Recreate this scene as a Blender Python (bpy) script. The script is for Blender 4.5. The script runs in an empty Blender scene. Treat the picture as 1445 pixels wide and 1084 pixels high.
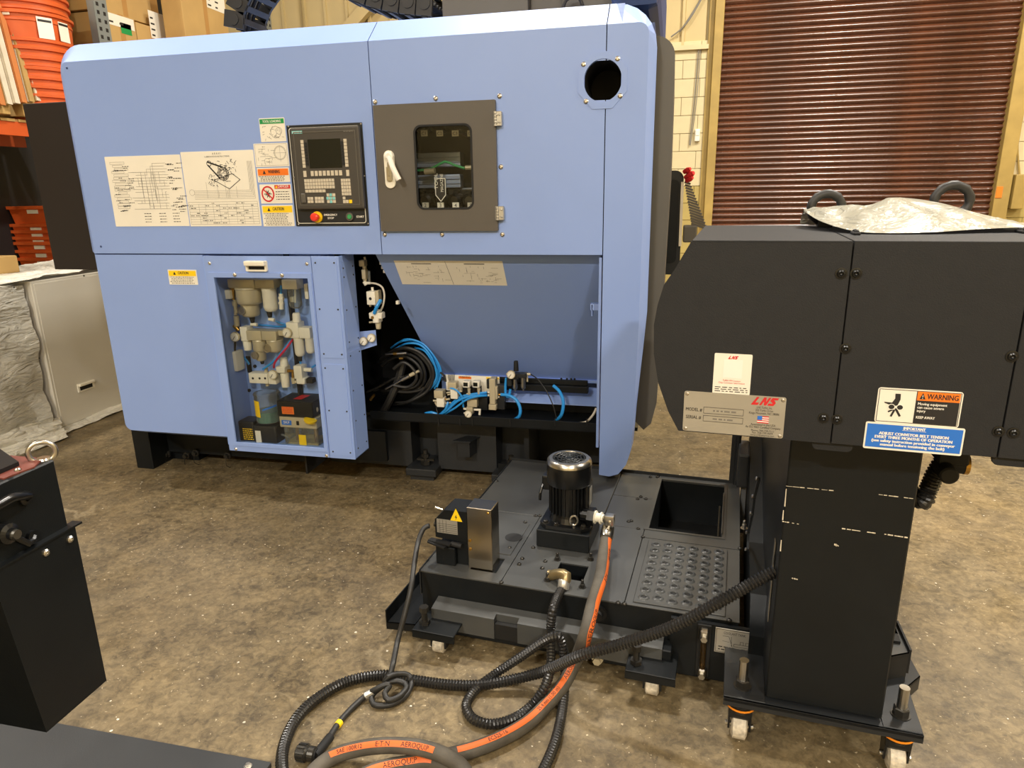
import bpy, bmesh, math, random
from mathutils import Vector, Matrix
PI = math.pi
random.seed(7)
sc = bpy.context.scene
COL = sc.collection

# ------------------------------------------------------------------ camera
F, PITCH, ROLL, YAW, YAWT, HC = 965.14, 0.274592, 0.0176642, -0.2274486, -0.3142791, 1.6
def cam_rows(yaw):
    cp, sp = math.cos(PITCH), math.sin(PITCH)
    fwd = Vector((0, cp, -sp)); right = Vector((1, 0, 0)); down = fwd.cross(right)
    cr, sr = math.cos(ROLL), math.sin(ROLL)
    r = right*cr + down*sr; d = -right*sr + down*cr
    A = Matrix(((math.cos(yaw), -math.sin(yaw), 0), (math.sin(yaw), math.cos(yaw), 0), (0, 0, 1)))
    At = A.transposed()
    return At @ r, At @ d, At @ fwd
MR = cam_rows(YAW)      # frame of the machine = world
TR = cam_rows(YAWT)     # frame of the coolant tank and conveyor (turned about 5 degrees)
ANG = YAWT - YAW        # rotation that takes tank coordinates to world coordinates
cam_d = bpy.data.cameras.new('camera'); cam = bpy.data.objects.new('camera', cam_d); COL.objects.link(cam)
cam_d.sensor_width = 36; cam_d.lens = F/1445*36; cam_d.clip_start = 0.05; cam_d.clip_end = 100
r_, d_, f_ = MR
cam.matrix_world = Matrix(((r_.x, -d_.x, -f_.x, 0), (r_.y, -d_.y, -f_.y, 0), (r_.z, -d_.z, -f_.z, HC), (0, 0, 0, 1)))
sc.camera = cam

# ------------------------------------------------------------------ world, lamps, exposure
W = bpy.data.worlds.new('world'); sc.world = W; W.use_nodes = True
W.node_tree.nodes['Background'].inputs[0].default_value = (1.0, 0.95, 0.88, 1)
W.node_tree.nodes['Background'].inputs[1].default_value = 0.2
sc.view_settings.view_transform = 'Standard'; sc.view_settings.look = 'None'
sc.view_settings.gamma = 1; sc.view_settings.exposure = 0.34; sc.view_settings.use_curve_mapping = False
def lamp(x, y, z, sx, sy, watts, col=(1, .94, .85), aim=None):
    l = bpy.data.lights.new('high_bay_lamp', 'AREA'); l.shape = 'RECTANGLE'; l.size = sx; l.size_y = sy; l.energy = watts; l.color = col
    o = bpy.data.objects.new('high_bay_lamp', l); o.location = (x, y, z); COL.objects.link(o)
    if aim: o.rotation_euler = (Vector(aim)-Vector((x, y, z))).to_track_quat('-Z', 'Y').to_euler()
    return o
LAMPS = [(-3.2, -1.6, 60), (1.8, -1.8, 75), (2.7, 5.4, 420), (-1.1, 4.1, 230), (-6.2, 2.6, 270), (-2.6, -6.0, 560), (3.2, -6.0, 500), (6.6, 1.5, 330)]
for lx, ly, lw in LAMPS: lamp(lx, ly, 6.55, .62, .34, lw)

# ------------------------------------------------------------------ image to place
def _at(rows, px, py, ax, val):
    a, b = (px-722.5)/F, (py-542.0)/F
    d = Vector([rows[0][i]*a + rows[1][i]*b + rows[2][i] for i in range(3)])
    o = Vector((0, 0, HC)); t = (val-o[ax])/d[ax]
    return o + d*t
def mX(px, py, v): return _at(MR, px, py, 0, v)
def mY(px, py, v): return _at(MR, px, py, 1, v)
def mZ(px, py, v=0): return _at(MR, px, py, 2, v)
def tX(px, py, v): return _at(TR, px, py, 0, v)
def tY(px, py, v): return _at(TR, px, py, 1, v)
def tZ(px, py, v=0): return _at(TR, px, py, 2, v)

# ------------------------------------------------------------------ materials
def lin(c):
    return tuple(((v/255)/12.92 if v/255 <= .04045 else ((v/255+.055)/1.055)**2.4) for v in c)
def mat(name, rgb, rough=.5, metal=0., bump=0., bscale=60., var=0., vscale=3., spec=.5, emit=None, alpha=1., trans=0., coat=0.):
    m = bpy.data.materials.new(name); m.use_nodes = True; nt = m.node_tree; N = nt.nodes; L = nt.links
    b = N['Principled BSDF']; c = lin(rgb)
    b.inputs['Base Color'].default_value = (*c, 1); b.inputs['Roughness'].default_value = rough
    b.inputs['Metallic'].default_value = metal; b.inputs['Specular IOR Level'].default_value = spec
    b.inputs['Alpha'].default_value = alpha; b.inputs['Transmission Weight'].default_value = trans
    b.inputs['Coat Weight'].default_value = coat
    if emit: b.inputs['Emission Color'].default_value = (*lin(rgb), 1); b.inputs['Emission Strength'].default_value = emit
    tc = N.new('ShaderNodeTexCoord')
    n = N.new('ShaderNodeTexNoise'); n.inputs['Scale'].default_value = vscale; n.inputs['Detail'].default_value = 5
    L.new(tc.outputs['Object'], n.inputs['Vector'])
    v = var if var else .04
    mr = N.new('ShaderNodeMapRange'); mr.inputs[1].default_value = .3; mr.inputs[2].default_value = .7
    mr.inputs[3].default_value = 1-v; mr.inputs[4].default_value = 1+v
    L.new(n.outputs[0], mr.inputs[0])
    mx = N.new('ShaderNodeVectorMath'); mx.operation = 'SCALE'; mx.inputs[0].default_value = c
    L.new(mr.outputs[0], mx.inputs['Scale']); L.new(mx.outputs[0], b.inputs['Base Color'])
    if bump:
        n2 = N.new('ShaderNodeTexNoise'); n2.inputs['Scale'].default_value = bscale; n2.inputs['Detail'].default_value = 3
        L.new(tc.outputs['Object'], n2.inputs['Vector'])
        bp = N.new('ShaderNodeBump'); bp.inputs['Strength'].default_value = bump; bp.inputs['Distance'].default_value = .002
        L.new(n2.outputs[0], bp.inputs['Height']); L.new(bp.outputs[0], b.inputs['Normal'])
    return m
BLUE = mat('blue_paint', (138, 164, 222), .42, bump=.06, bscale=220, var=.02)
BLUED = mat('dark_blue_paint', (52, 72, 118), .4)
BLACK = mat('black_paint', (18, 21, 23), .42, spec=.3, bump=.12, bscale=300, var=.18, vscale=6)
BLACKS = mat('satin_black_sheet', (36, 38, 40), .38, spec=.4, bump=.08, bscale=250, var=.14, vscale=5)
DECK = mat('sheen_lightened_deck', (70, 71, 70), .33, bump=.06, bscale=200, var=.16, vscale=4)  # lighter than the satin black: the deck's reflected sheen is in the colour
BLACKM = mat('matt_black', (14, 14, 14), .7)
PITCHB = mat('oily_black', (16, 17, 18), .28, bump=.2, bscale=20)
GRAPH = mat('graphite_powder_coat', (36, 37, 39), .6, spec=.3, bump=.35, bscale=420, var=.06, vscale=30)
BRONZE = mat('bronze_grey_coat', (86, 81, 74), .5, bump=.15, bscale=400)
SIDEB = mat('brown_grey_coat', (42, 36, 32), .6, spec=.3, bump=.2, bscale=400)
CHAR = mat('charcoal_cover', (88, 84, 76), .5, bump=.1, bscale=300)
CASTG = mat('dark_grey_casting', (36, 38, 40), .5, bump=.3, bscale=60, var=.12)
RUBBER = mat('black_rubber', (36, 35, 33), .5, bump=.15, bscale=80, var=.15, vscale=10)
HOSEG = mat('dusty_hose_rubber', (78, 73, 64), .75, bump=.4, bscale=120, var=.3, vscale=14)
CONDUIT = mat('glossy_conduit', (34, 33, 32), .3)
STEEL = mat('steel', (190, 186, 176), .28, metal=1., bump=.05, var=.08)
BOLTM = mat('bolt_steel', (205, 200, 190), .3, metal=1.)
INOX = mat('brushed_stainless', (176, 166, 148), .16, metal=1., bump=.03, bscale=30)
ALU = mat('brushed_aluminium', (188, 185, 176), .4, metal=.7, var=.06, vscale=12)
WHITEP = mat('cream_plastic', (232, 227, 210), .45)
SILV = mat('silver_casting', (194, 183, 154), .34, metal=.2, bump=.12, bscale=120, var=.05)
BRASS = mat('brass', (178, 138, 66), .28, metal=.9)
BRASSD = mat('dull_brass', (160, 142, 104), .38, metal=.8, var=.15, vscale=30)
PAPER = mat('white_sticker', (236, 231, 216), .45)
INK = mat('black_ink', (32, 30, 30), .6)
INKG = mat('grey_ink', (120, 116, 108), .6)
WHITE = mat('white_print', (240, 236, 226), .5)
ORANGES = mat('orange_print', (240, 122, 30), .5)
REDP = mat('red_print', (204, 34, 40), .5)
YELP = mat('yellow_print', (250, 208, 20), .5)
GREENP = mat('green_print', (20, 146, 74), .5)
BLUEP = mat('blue_print', (40, 112, 206), .45)
TEAL = mat('teal_print', (120, 196, 196), .5)
ORANGEH = mat('orange_stripe', (208, 98, 34), .55, bump=.1)
TUBEB = mat('blue_air_tube', (44, 148, 226), .35)
TUBER = mat('red_air_tube', (196, 30, 74), .35)
TUBEW = mat('white_cable', (206, 200, 186), .45)
REDK = mat('red_knob', (232, 60, 44), .35)
GREENK = mat('green_knob', (62, 158, 96), .35)
KEYC = mat('beige_keys', (200, 190, 170), .5)
SCREEN = mat('dark_screen', (22, 26, 22), .12)
HMI = mat('dark_grey_bezel', (66, 62, 56), .5)
def clear(name, tint, ior, body=0., bodyc=(220, 222, 216)):
    m = bpy.data.materials.new(name); m.use_nodes = True; nt = m.node_tree; N = nt.nodes; L = nt.links; N.clear()
    out = N.new('ShaderNodeOutputMaterial'); tr = N.new('ShaderNodeBsdfTransparent'); tr.inputs[0].default_value = (*tint, 1)
    gl = N.new('ShaderNodeBsdfGlossy'); gl.inputs['Roughness'].default_value = .03
    fr = N.new('ShaderNodeFresnel'); fr.inputs[0].default_value = ior; mx = N.new('ShaderNodeMixShader')
    L.new(fr.outputs[0], mx.inputs[0]); L.new(tr.outputs[0], mx.inputs[1]); L.new(gl.outputs[0], mx.inputs[2]); o = mx.outputs[0]
    if body:
        df = N.new('ShaderNodeBsdfDiffuse'); df.inputs[0].default_value = (*lin(bodyc), 1); m2 = N.new('ShaderNodeMixShader'); m2.inputs[0].default_value = body
        L.new(o, m2.inputs[1]); L.new(df.outputs[0], m2.inputs[2]); o = m2.outputs[0]
    L.new(o, out.inputs[0]); return m
GLASS = clear('window_glass', (.94, .95, .94), 1.3)
SMOKE = clear('smoked_glass', (.55, .54, .50), 1.45)
CLEARP = clear('clear_plastic', (.86, .88, .86), 1.35, .12)
AMBER = clear('amber_tube', (.55, .40, .22), 1.4, .2, (90, 70, 40))
BLUEI = mat('brightened_interior_blue', (138, 170, 232), .42)  # cover blue made lighter, extra brightness inside the cabinet put into the paint
TEALG = mat('teal_grease', (20, 116, 104), .3)
ORTUB = mat('orange_tub', (208, 92, 38), .42, var=.08, vscale=4)
CARD = mat('cardboard', (188, 154, 96), .85, bump=.1, bscale=40, var=.1, vscale=3)
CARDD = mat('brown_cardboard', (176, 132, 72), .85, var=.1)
WOOD = mat('pallet_wood', (178, 146, 88), .8, bump=.3, bscale=30, var=.2)
WHTRIM = mat('white_trim', (214, 204, 182), .6, var=.1, vscale=8)
ORTRIM = mat('orange_trim', (196, 122, 64), .6, var=.1)
RACKB = mat('galvanised_upright', (142, 150, 152), .4, metal=.4)
RACKO = mat('orange_beam', (200, 84, 32), .45, var=.08)
GREYC = mat('light_grey_cabinet', (212, 208, 196), .4, var=.03)
CASTW = mat('dirty_white_caster', (196, 186, 166), .6, bump=.8, bscale=90, var=.35, vscale=60)
RAILG = mat('grey_rail', (150, 162, 186), .35, metal=.2)
RINGO = mat('orange_ring', (236, 142, 28), .5)
REDBR = mat('red_brown_plate', (104, 52, 42), .5, var=.15)
REDC = mat('red_connector', (206, 34, 36), .4)
STEELD = mat('dark_bolt', (66, 64, 60), .35, metal=.7)
OLIVE = mat('olive_paint', (172, 152, 88), .6, bump=.3, bscale=30, var=.12)
FRAMEO = mat('olive_door_frame', (164, 138, 74), .5, var=.14, vscale=5)
MATP = mat('dark_floor_plate', (48, 50, 52), .45, bump=.1, bscale=200, var=.12)
LIGHTBOX = mat('lamp_diffuser', (255, 244, 220), .5, emit=3.)

def plastic_film(name, rgb, alpha):
    m = mat(name, rgb, .22, alpha=alpha, var=.1, vscale=9, spec=.7)
    nt = m.node_tree; N = nt.nodes; L = nt.links; b = N['Principled BSDF']
    tc = N.new('ShaderNodeTexCoord'); w = N.new('ShaderNodeTexNoise'); w.inputs['Scale'].default_value = 7; w.inputs['Detail'].default_value = 6; w.inputs['Distortion'].default_value = 1.6
    mp = N.new('ShaderNodeMapping'); mp.inputs['Scale'].default_value = (1, 1, 3.2); mp.inputs['Rotation'].default_value = (.5, .4, .3)
    L.new(tc.outputs['Object'], mp.inputs[0]); L.new(mp.outputs[0], w.inputs['Vector'])
    bp = N.new('ShaderNodeBump'); bp.inputs['Strength'].default_value = .9; bp.inputs['Distance'].default_value = .03
    L.new(w.outputs[0], bp.inputs['Height']); L.new(bp.outputs[0], b.inputs['Normal'])
    return m
FILM = plastic_film('crinkled_poly_sheet', (206, 204, 194), .94)
FILMS = plastic_film('white_dust_sheet', (228, 225, 212), .97)
FILMW = plastic_film('milky_poly_bag', (168, 166, 152), .95)

def concrete():
    m = bpy.data.materials.new('stained_concrete'); m.use_nodes = True; nt = m.node_tree; N = nt.nodes; L = nt.links
    b = N['Principled BSDF']; tc = N.new('ShaderNodeTexCoord')
    def noise(s, d=6, dist=0., rough=.6):
        n = N.new('ShaderNodeTexNoise'); n.inputs['Scale'].default_value = s; n.inputs['Detail'].default_value = d
        n.inputs['Distortion'].default_value = dist; n.inputs['Roughness'].default_value = rough
        L.new(tc.outputs['Object'], n.inputs['Vector']); return n.outputs[0]
    def ramp(src, stops):
        r = N.new('ShaderNodeValToRGB'); L.new(src, r.inputs[0]); e = r.color_ramp.elements
        e[0].position, e[0].color = stops[0][0], (*lin(stops[0][1]), 1); e[1].position, e[1].color = stops[-1][0], (*lin(stops[-1][1]), 1)
        for p, c in stops[1:-1]:
            q = e.new(p); q.color = (*lin(c), 1)
        return r.outputs[0]
    def mix(a, c, fac, mode='MIX', amt=1.):
        x = N.new('ShaderNodeMix'); x.data_type = 'RGBA'; x.blend_type = mode
        if isinstance(fac, float): x.inputs[0].default_value = fac
        else: L.new(fac, x.inputs[0])
        L.new(a, x.inputs[6])
        if isinstance(c, tuple): x.inputs[7].default_value = (*lin(c), 1)
        else: L.new(c, x.inputs[7])
        return x.outputs[2]
    def thr(src, lo, hi, a=0., z=1.):
        r = N.new('ShaderNodeMapRange'); L.new(src, r.inputs[0]); r.inputs[1].default_value = lo; r.inputs[2].default_value = hi
        r.inputs[3].default_value = a; r.inputs[4].default_value = z; return r.outputs[0]
    base = ramp(noise(.9, 9, .8, .62), [(.32, (56, 47, 31)), (.45, (82, 69, 45)), (.58, (104, 87, 57)), (.75, (132, 111, 73))])
    c = mix(base, ramp(noise(7, 8, .3, .7), [(.38, (72, 62, 44)), (.62, (160, 140, 102))]), .42)
    c = mix(c, ramp(noise(34, 6, .6, .75), [(.40, (58, 50, 37)), (.62, (172, 153, 115))]), .28)
    c = mix(c, (84, 77, 64), thr(noise(.42, 4, .5, .5), .46, .62, 0, .5))
    c = mix(c, (84, 72, 52), thr(noise(1.7, 9, 1.6, .7), .54, .68, 0, .7))
    c = mix(c, (196, 180, 148), thr(noise(58, 3, .4), .66, .72, 0, .85))
    c = mix(c, (70, 60, 44), thr(noise(26, 5, .2), .62, .70, 0, .65))
    # hairline cracks and scratches
    vo = N.new('ShaderNodeTexVoronoi'); vo.feature = 'DISTANCE_TO_EDGE'; vo.inputs['Scale'].default_value = .55
    wn = N.new('ShaderNodeTexNoise'); wn.inputs['Scale'].default_value = 1.6; wn.inputs['Detail'].default_value = 8
    L.new(tc.outputs['Object'], wn.inputs['Vector'])
    ad = N.new('ShaderNodeVectorMath'); ad.operation = 'ADD'; L.new(tc.outputs['Object'], ad.inputs[0]); L.new(wn.outputs[1], ad.inputs[1])
    L.new(ad.outputs[0], vo.inputs['Vector'])
    crack = thr(vo.outputs[0], .002, .007, 1, 0)
    patch = thr(noise(.6, 3), .50, .62, 0, .55)
    mu = N.new('ShaderNodeMath'); mu.operation = 'MULTIPLY'; L.new(crack, mu.inputs[0]); L.new(patch, mu.inputs[1])
    c = mix(c, (188, 172, 138), mu.outputs[0])
    L.new(c, b.inputs['Base Color'])
    L.new(thr(noise(3.1, 6, .5), .3, .7, .34, .68), b.inputs['Roughness'])
    bp = N.new('ShaderNodeBump'); bp.inputs['Strength'].default_value = .35; bp.inputs['Distance'].default_value = .003
    L.new(noise(38, 6, .2), bp.inputs['Height']); L.new(bp.outputs[0], b.inputs['Normal'])
    return m
CONC = concrete()
BLOCKM = mat('cream_painted_block', (204, 190, 150), .7, bump=.4, bscale=50, var=.05, vscale=6)
SIDING = mat('cream_siding', (196, 176, 126), .55, var=.06, vscale=2)
MORTAR = mat('block_mortar', (176, 162, 122), .8)
def shutter_mat():
    m = mat('brown_shutter_paint', (84, 48, 30), .24, var=.35, vscale=2.2, spec=.9)
    nt = m.node_tree; N = nt.nodes; L = nt.links; tc = N.new('ShaderNodeTexCoord'); n = N.new('ShaderNodeTexNoise')
    n.inputs['Scale'].default_value = 3; n.inputs['Detail'].default_value = 8; mp = N.new('ShaderNodeMapping'); mp.inputs['Scale'].default_value = (.5, 1, 3)
    L.new(tc.outputs['Object'], mp.inputs[0]); L.new(mp.outputs[0], n.inputs['Vector'])
    r = N.new('ShaderNodeMapRange'); r.inputs[1].default_value = .3; r.inputs[2].default_value = .7; r.inputs[3].default_value = .16; r.inputs[4].default_value = .36
    L.new(n.outputs[0], r.inputs[0]); L.new(r.outputs[0], N['Principled BSDF'].inputs['Roughness'])
    return m
SHUT = shutter_mat()

# ------------------------------------------------------------------ mesh helpers
def rotv(v, a):
    c, s = math.cos(a), math.sin(a); return Vector((v[0]*c - v[1]*s, v[0]*s + v[1]*c, v[2]))
class Thing:
    def __init__(s, name, label, cat, origin=(0, 0, 0), ang=0., group=None, kind=None):
        s.o = bpy.data.objects.new(name, None); COL.objects.link(s.o); s.o.empty_display_size = .05
        s.org = Vector(origin); s.o.location = rotv(s.org, ang); s.o.rotation_euler = (0, 0, ang); s.ang = ang
        s.o['label'] = label; s.o['category'] = cat
        if group: s.o['group'] = group
        if kind: s.o['kind'] = kind
    def part(s, name, bm, m, parent=None, label=None, kind=None, smooth=False):
        return link(name, bm, m, parent or s.o, s.org, label, kind, smooth)
    def copy(s, loc, label, deep=True):
        def cp(o, par):
            c = o.copy(); COL.objects.link(c); c.parent = par
            for ch in list(o.children): cp(ch, c)
            return c
        r = cp(s.o, None); r.location = rotv(Vector(loc), s.ang); r['label'] = label
        return r
def link(name, bm, m, parent=None, org=(0, 0, 0), label=None, kind=None, smooth=False):
    bmesh.ops.translate(bm, verts=bm.verts, vec=-Vector(org))
    bmesh.ops.recalc_face_normals(bm, faces=bm.faces)
    me = bpy.data.meshes.new(name)
    if smooth:
        for f in bm.faces: f.smooth = True
        for e in bm.edges:
            if len(e.link_faces) == 2 and e.calc_face_angle(0) > math.radians(38): e.smooth = False
    bm.to_mesh(me); bm.free(); me.materials.append(m)
    o = bpy.data.objects.new(name, me); COL.objects.link(o)
    if parent: o.parent = parent
    if label: o['label'] = label
    if kind: o['kind'] = kind
    return o
def solo(name, bm, m, label, cat, org=(0, 0, 0), ang=0., group=None, smooth=False, kind=None):
    o = link(name, bm, m, None, org, label, kind, smooth); o['category'] = cat
    o.location = rotv(Vector(org), ang); o.rotation_euler = (0, 0, ang)
    if group: o['group'] = group
    return o
def struct(name, bm, m, parent=None, org=(0, 0, 0), label=None, smooth=False):
    o = link(name, bm, m, parent, org if parent is None else org, label, None, smooth)
    if parent is None:
        o['kind'] = 'structure'; o.location = org
    return o
B = bmesh.new
def box(bm, x0, x1, y0, y1, z0, z1, b=0.):
    if x0 > x1: x0, x1 = x1, x0
    if y0 > y1: y0, y1 = y1, y0
    if z0 > z1: z0, z1 = z1, z0
    vs = [bm.verts.new(p) for p in ((x0, y0, z0), (x1, y0, z0), (x1, y1, z0), (x0, y1, z0), (x0, y0, z1), (x1, y0, z1), (x1, y1, z1), (x0, y1, z1))]
    fs = [bm.faces.new([vs[i] for i in q]) for q in ((0, 3, 2, 1), (4, 5, 6, 7), (0, 1, 5, 4), (1, 2, 6, 5), (2, 3, 7, 6), (3, 0, 4, 7))]
    if b:
        es = list({e for f in fs for e in f.edges})
        bmesh.ops.bevel(bm, geom=es, offset=min(b, (x1-x0)*.45, (y1-y0)*.45, (z1-z0)*.45), segments=2 if b > .004 else 1, profile=.6, affect='EDGES')
    return bm
def obox(bm, c, ax, ay, az, hx, hy, hz):
    c = Vector(c); ax, ay, az = Vector(ax).normalized(), Vector(ay).normalized(), Vector(az).normalized()
    vs = [bm.verts.new(c + ax*hx*i + ay*hy*j + az*hz*k) for i, j, k in ((-1, -1, -1), (1, -1, -1), (1, 1, -1), (-1, 1, -1), (-1, -1, 1), (1, -1, 1), (1, 1, 1), (-1, 1, 1))]
    for q in ((0, 3, 2, 1), (4, 5, 6, 7), (0, 1, 5, 4), (1, 2, 6, 5), (2, 3, 7, 6), (3, 0, 4, 7)): bm.faces.new([vs[i] for i in q])
    return bm
def basis(d):
    d = Vector(d).normalized(); a = Vector((0, 0, 1)) if abs(d.z) < .9 else Vector((1, 0, 0))
    u = d.cross(a).normalized(); return u, d.cross(u).normalized(), d
def lathe(bm, p0, axis, prof, n=20, caps=True):
    """prof: list of (distance along axis, radius)"""
    u, v, d = basis(axis); p0 = Vector(p0); rings = []
    for t, r in prof:
        if r < 1e-6: rings.append([bm.verts.new(p0 + d*t)])
        else: rings.append([bm.verts.new(p0 + d*t + (u*math.cos(2*PI*i/n) + v*math.sin(2*PI*i/n))*r) for i in range(n)])
    for a, b in zip(rings, rings[1:]):
        for i in range(n):
            j = (i+1) % n
            if len(a) == 1 and len(b) == 1: continue
            if len(a) == 1: bm.faces.new((a[0], b[i], b[j]))
            elif len(b) == 1: bm.faces.new((a[i], a[j], b[0]))
            else: bm.faces.new((a[i], a[j], b[j], b[i]))
    if caps:
        if len(rings[0]) > 1: bm.faces.new(rings[0])
        if len(rings[-1]) > 1: bm.faces.new(rings[-1])
    return bm
def cyl(bm, p0, p1, r, r1=None, n=16):
    p0, p1 = Vector(p0), Vector(p1); return lathe(bm, p0, p1-p0, [(0, r), ((p1-p0).length, r if r1 is None else r1)], n)
def spline(pts, step=.02, closed=False):
    P = [Vector(p) for p in pts]; out = []
    n = len(P)
    for i in range(n-1 if not closed else n):
        if closed: a, b, c, d = P[(i-1) % n], P[i], P[(i+1) % n], P[(i+2) % n]
        else: a, b, c, d = P[max(i-1, 0)], P[i], P[i+1], P[min(i+2, n-1)]
        k = max(2, int((c-b).length/step))
        for j in range(k):
            t = j/k
            out.append(.5*((2*b) + (c-a)*t + (2*a-5*b+4*c-d)*t*t + (3*b-a-3*c+d)*t**3))
    if not closed: out.append(P[-1])
    return out
def frames(path):
    fr = []; up = None
    for i, p in enumerate(path):
        t = (path[min(i+1, len(path)-1)] - path[max(i-1, 0)]).normalized()
        if up is None: up = Vector((0, 0, 1)) if abs(t.z) < .9 else Vector((0, -1, 0))
        u = (up - t*up.dot(t)).normalized(); up = u
        fr.append((p, t, u, t.cross(u)))
    return fr
def tube(bm, pts, r, n=10, step=.02, closed=False, rf=None, smooth_path=True):
    path = spline(pts, step, closed) if smooth_path else [Vector(p) for p in pts]
    fr = frames(path); rings = []
    for k, (p, t, u, v) in enumerate(fr):
        rr = rf(k, len(fr)) if rf else r
        rings.append([bm.verts.new(p + (u*math.cos(2*PI*i/n) + v*math.sin(2*PI*i/n))*rr) for i in range(n)])
    m = len(rings)
    for k in range(m if closed else m-1):
        a, b = rings[k], rings[(k+1) % m]
        for i in range(n): bm.faces.new((a[i], a[(i+1) % n], b[(i+1) % n], b[i]))
    if not closed: bm.faces.new(rings[0]); bm.faces.new(rings[-1])
    return bm
def resample(path, ds):
    out = [path[0]]; acc = 0.; last = path[0]
    for p in path[1:]:
        while (p-last).length >= ds:
            last = last + (p-last).normalized()*ds; out.append(last)
    return out
def corrugated(bm, pts, r, pitch=.0085, n=12, depth=.22):
    path = resample(spline(pts, .0025), pitch/3)
    pat = [1, 1-depth*.3, 1-depth]
    return tube(bm, path, r, n, smooth_path=False, rf=lambda k, m: r*pat[k % 3])
def prism(bm, poly, axis, d0, d1):
    """poly: 2D points; axis 'y' -> (x,z), 'x' -> (y,z), 'z' -> (x,y)"""
    def P(a, b, d): return {'y': (a, d, b), 'x': (d, a, b), 'z': (a, b, d)}[axis]
    A = [bm.verts.new(P(a, b, d0)) for a, b in poly]; Bv = [bm.verts.new(P(a, b, d1)) for a, b in poly]
    bm.faces.new(A); bm.faces.new(Bv[::-1]); n = len(poly)
    for i in range(n): bm.faces.new((A[i], A[(i+1) % n], Bv[(i+1) % n], Bv[i]))
    return bm
def rrect(x0, x1, z0, z1, r, k=5):
    if x0 > x1: x0, x1 = x1, x0
    if z0 > z1: z0, z1 = z1, z0
    pts = []
    for cx, cz, a in ((x1-r, z1-r, 0), (x0+r, z1-r, 90), (x0+r, z0+r, 180), (x1-r, z0+r, 270)):
        for i in range(k+1):
            t = math.radians(a + 90*i/k); pts.append((cx+r*math.cos(t), cz+r*math.sin(t)))
    return pts
def ringplate(bm, outer, inner, axis, d0, d1):
    """plate with a hole: outer and inner loops with the same number of points"""
    def P(a, b, d): return {'y': (a, d, b), 'x': (d, a, b), 'z': (a, b, d)}[axis]
    n = len(outer)
    V = [[bm.verts.new(P(*q, d)) for q in lp] for lp, d in ((outer, d0), (inner, d0), (outer, d1), (inner, d1))]
    for i in range(n):
        j = (i+1) % n
        bm.faces.new((V[0][i], V[0][j], V[1][j], V[1][i])); bm.faces.new((V[2][i], V[2][j], V[3][j], V[3][i]))
        bm.faces.new((V[0][i], V[0][j], V[2][j], V[2][i])); bm.faces.new((V[1][i], V[1][j], V[3][j], V[3][i]))
    return bm
def gridplate(bm, xs, zs, holes, axis, d0, d1):
    """rectangular plate cut into cells xs by zs; cells in holes (i,j) are left out"""
    def P(a, b, d): return {'y': (a, d, b), 'x': (d, a, b), 'z': (a, b, d)}[axis]
    cache = {}
    def V(i, j, k):
        if (i, j, k) not in cache: cache[(i, j, k)] = bm.verts.new(P(xs[i], zs[j], d0 if k == 0 else d1))
        return cache[(i, j, k)]
    nx, nz = len(xs)-1, len(zs)-1
    full = lambda i, j: 0 <= i < nx and 0 <= j < nz and (i, j) not in holes
    for i in range(nx):
        for j in range(nz):
            if not full(i, j): continue
            for k in (0, 1): bm.faces.new((V(i, j, k), V(i+1, j, k), V(i+1, j+1, k), V(i, j+1, k)))
            for di, dj, a, b in ((-1, 0, (i, j), (i, j+1)), (1, 0, (i+1, j), (i+1, j+1)), (0, -1, (i, j), (i+1, j)), (0, 1, (i, j+1), (i+1, j+1))):
                if not full(i+di, j+dj): bm.faces.new((V(*a, 0), V(*b, 0), V(*b, 1), V(*a, 1)))
    return bm
def quad(bm, pts): bm.faces.new([bm.verts.new(p) for p in pts]); return bm
_tc = {}
def text_mesh(s):
    if s not in _tc:
        cu = bpy.data.curves.new('t', 'FONT'); cu.body = s; cu.size = 1; cu.resolution_u = 2; cu.align_x = 'CENTER'
        o = bpy.data.objects.new('t', cu); COL.objects.link(o)
        dg = bpy.context.evaluated_depsgraph_get(); me = o.evaluated_get(dg).to_mesh()
        _tc[s] = ([v.co.copy() for v in me.vertices], [list(p.vertices) for p in me.polygons])
        bpy.data.objects.remove(o); bpy.data.curves.remove(cu)
    return _tc[s]
def put_text(bm, s, O, U, V, size, width=None, warp=None, bold=0.):
    if bold:
        for k in (-1, 1): put_text(bm, s, Vector(O)+Vector(U)*(bold*size*k)+Vector((0, -.00005*(k+2), 0)), U, V, size, width)
    vs, ps = text_mesh(s); O, U, V = Vector(O), Vector(U), Vector(V)
    if not vs: return bm
    w = max(v.x for v in vs) - min(v.x for v in vs); sx = size if width is None else width/w
    nv = []
    for v in vs:
        nv.append(bm.verts.new(warp(v.x*sx, v.y*size) if warp else O + U*(v.x*sx) + V*(v.y*size)))
    for p in ps:
        try: bm.faces.new([nv[i] for i in p])
        except ValueError: pass
    return bm
def bolt(bm, p, d, r=.009, h=.005, seg=10):
    """domed button-head screw at p pointing along d"""
    lathe(bm, p, d, [(0, r), (h*.5, r*.94), (h*.9, r*.6), (h, r*.42), (h*.55, r*.36), (h*.55, 0)], seg, caps=False); return bm
def hexbolt(bm, p, r=.011, h=.010, shank=0):
    p = Vector(p)
    lathe(bm, p, (0, 0, 1), [(0, r*1.5), (.002, r*1.5)], 12)
    lathe(bm, p+Vector((0, 0, .002)), (0, 0, 1), [(0, r), (h*.85, r), (h, r*.8)], 6)
    if shank: lathe(bm, p+Vector((0, 0, h)), (0, 0, 1), [(0, r*.6), (shank, r*.6), (shank+.002, r*.45)], 10)
    return bm
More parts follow.
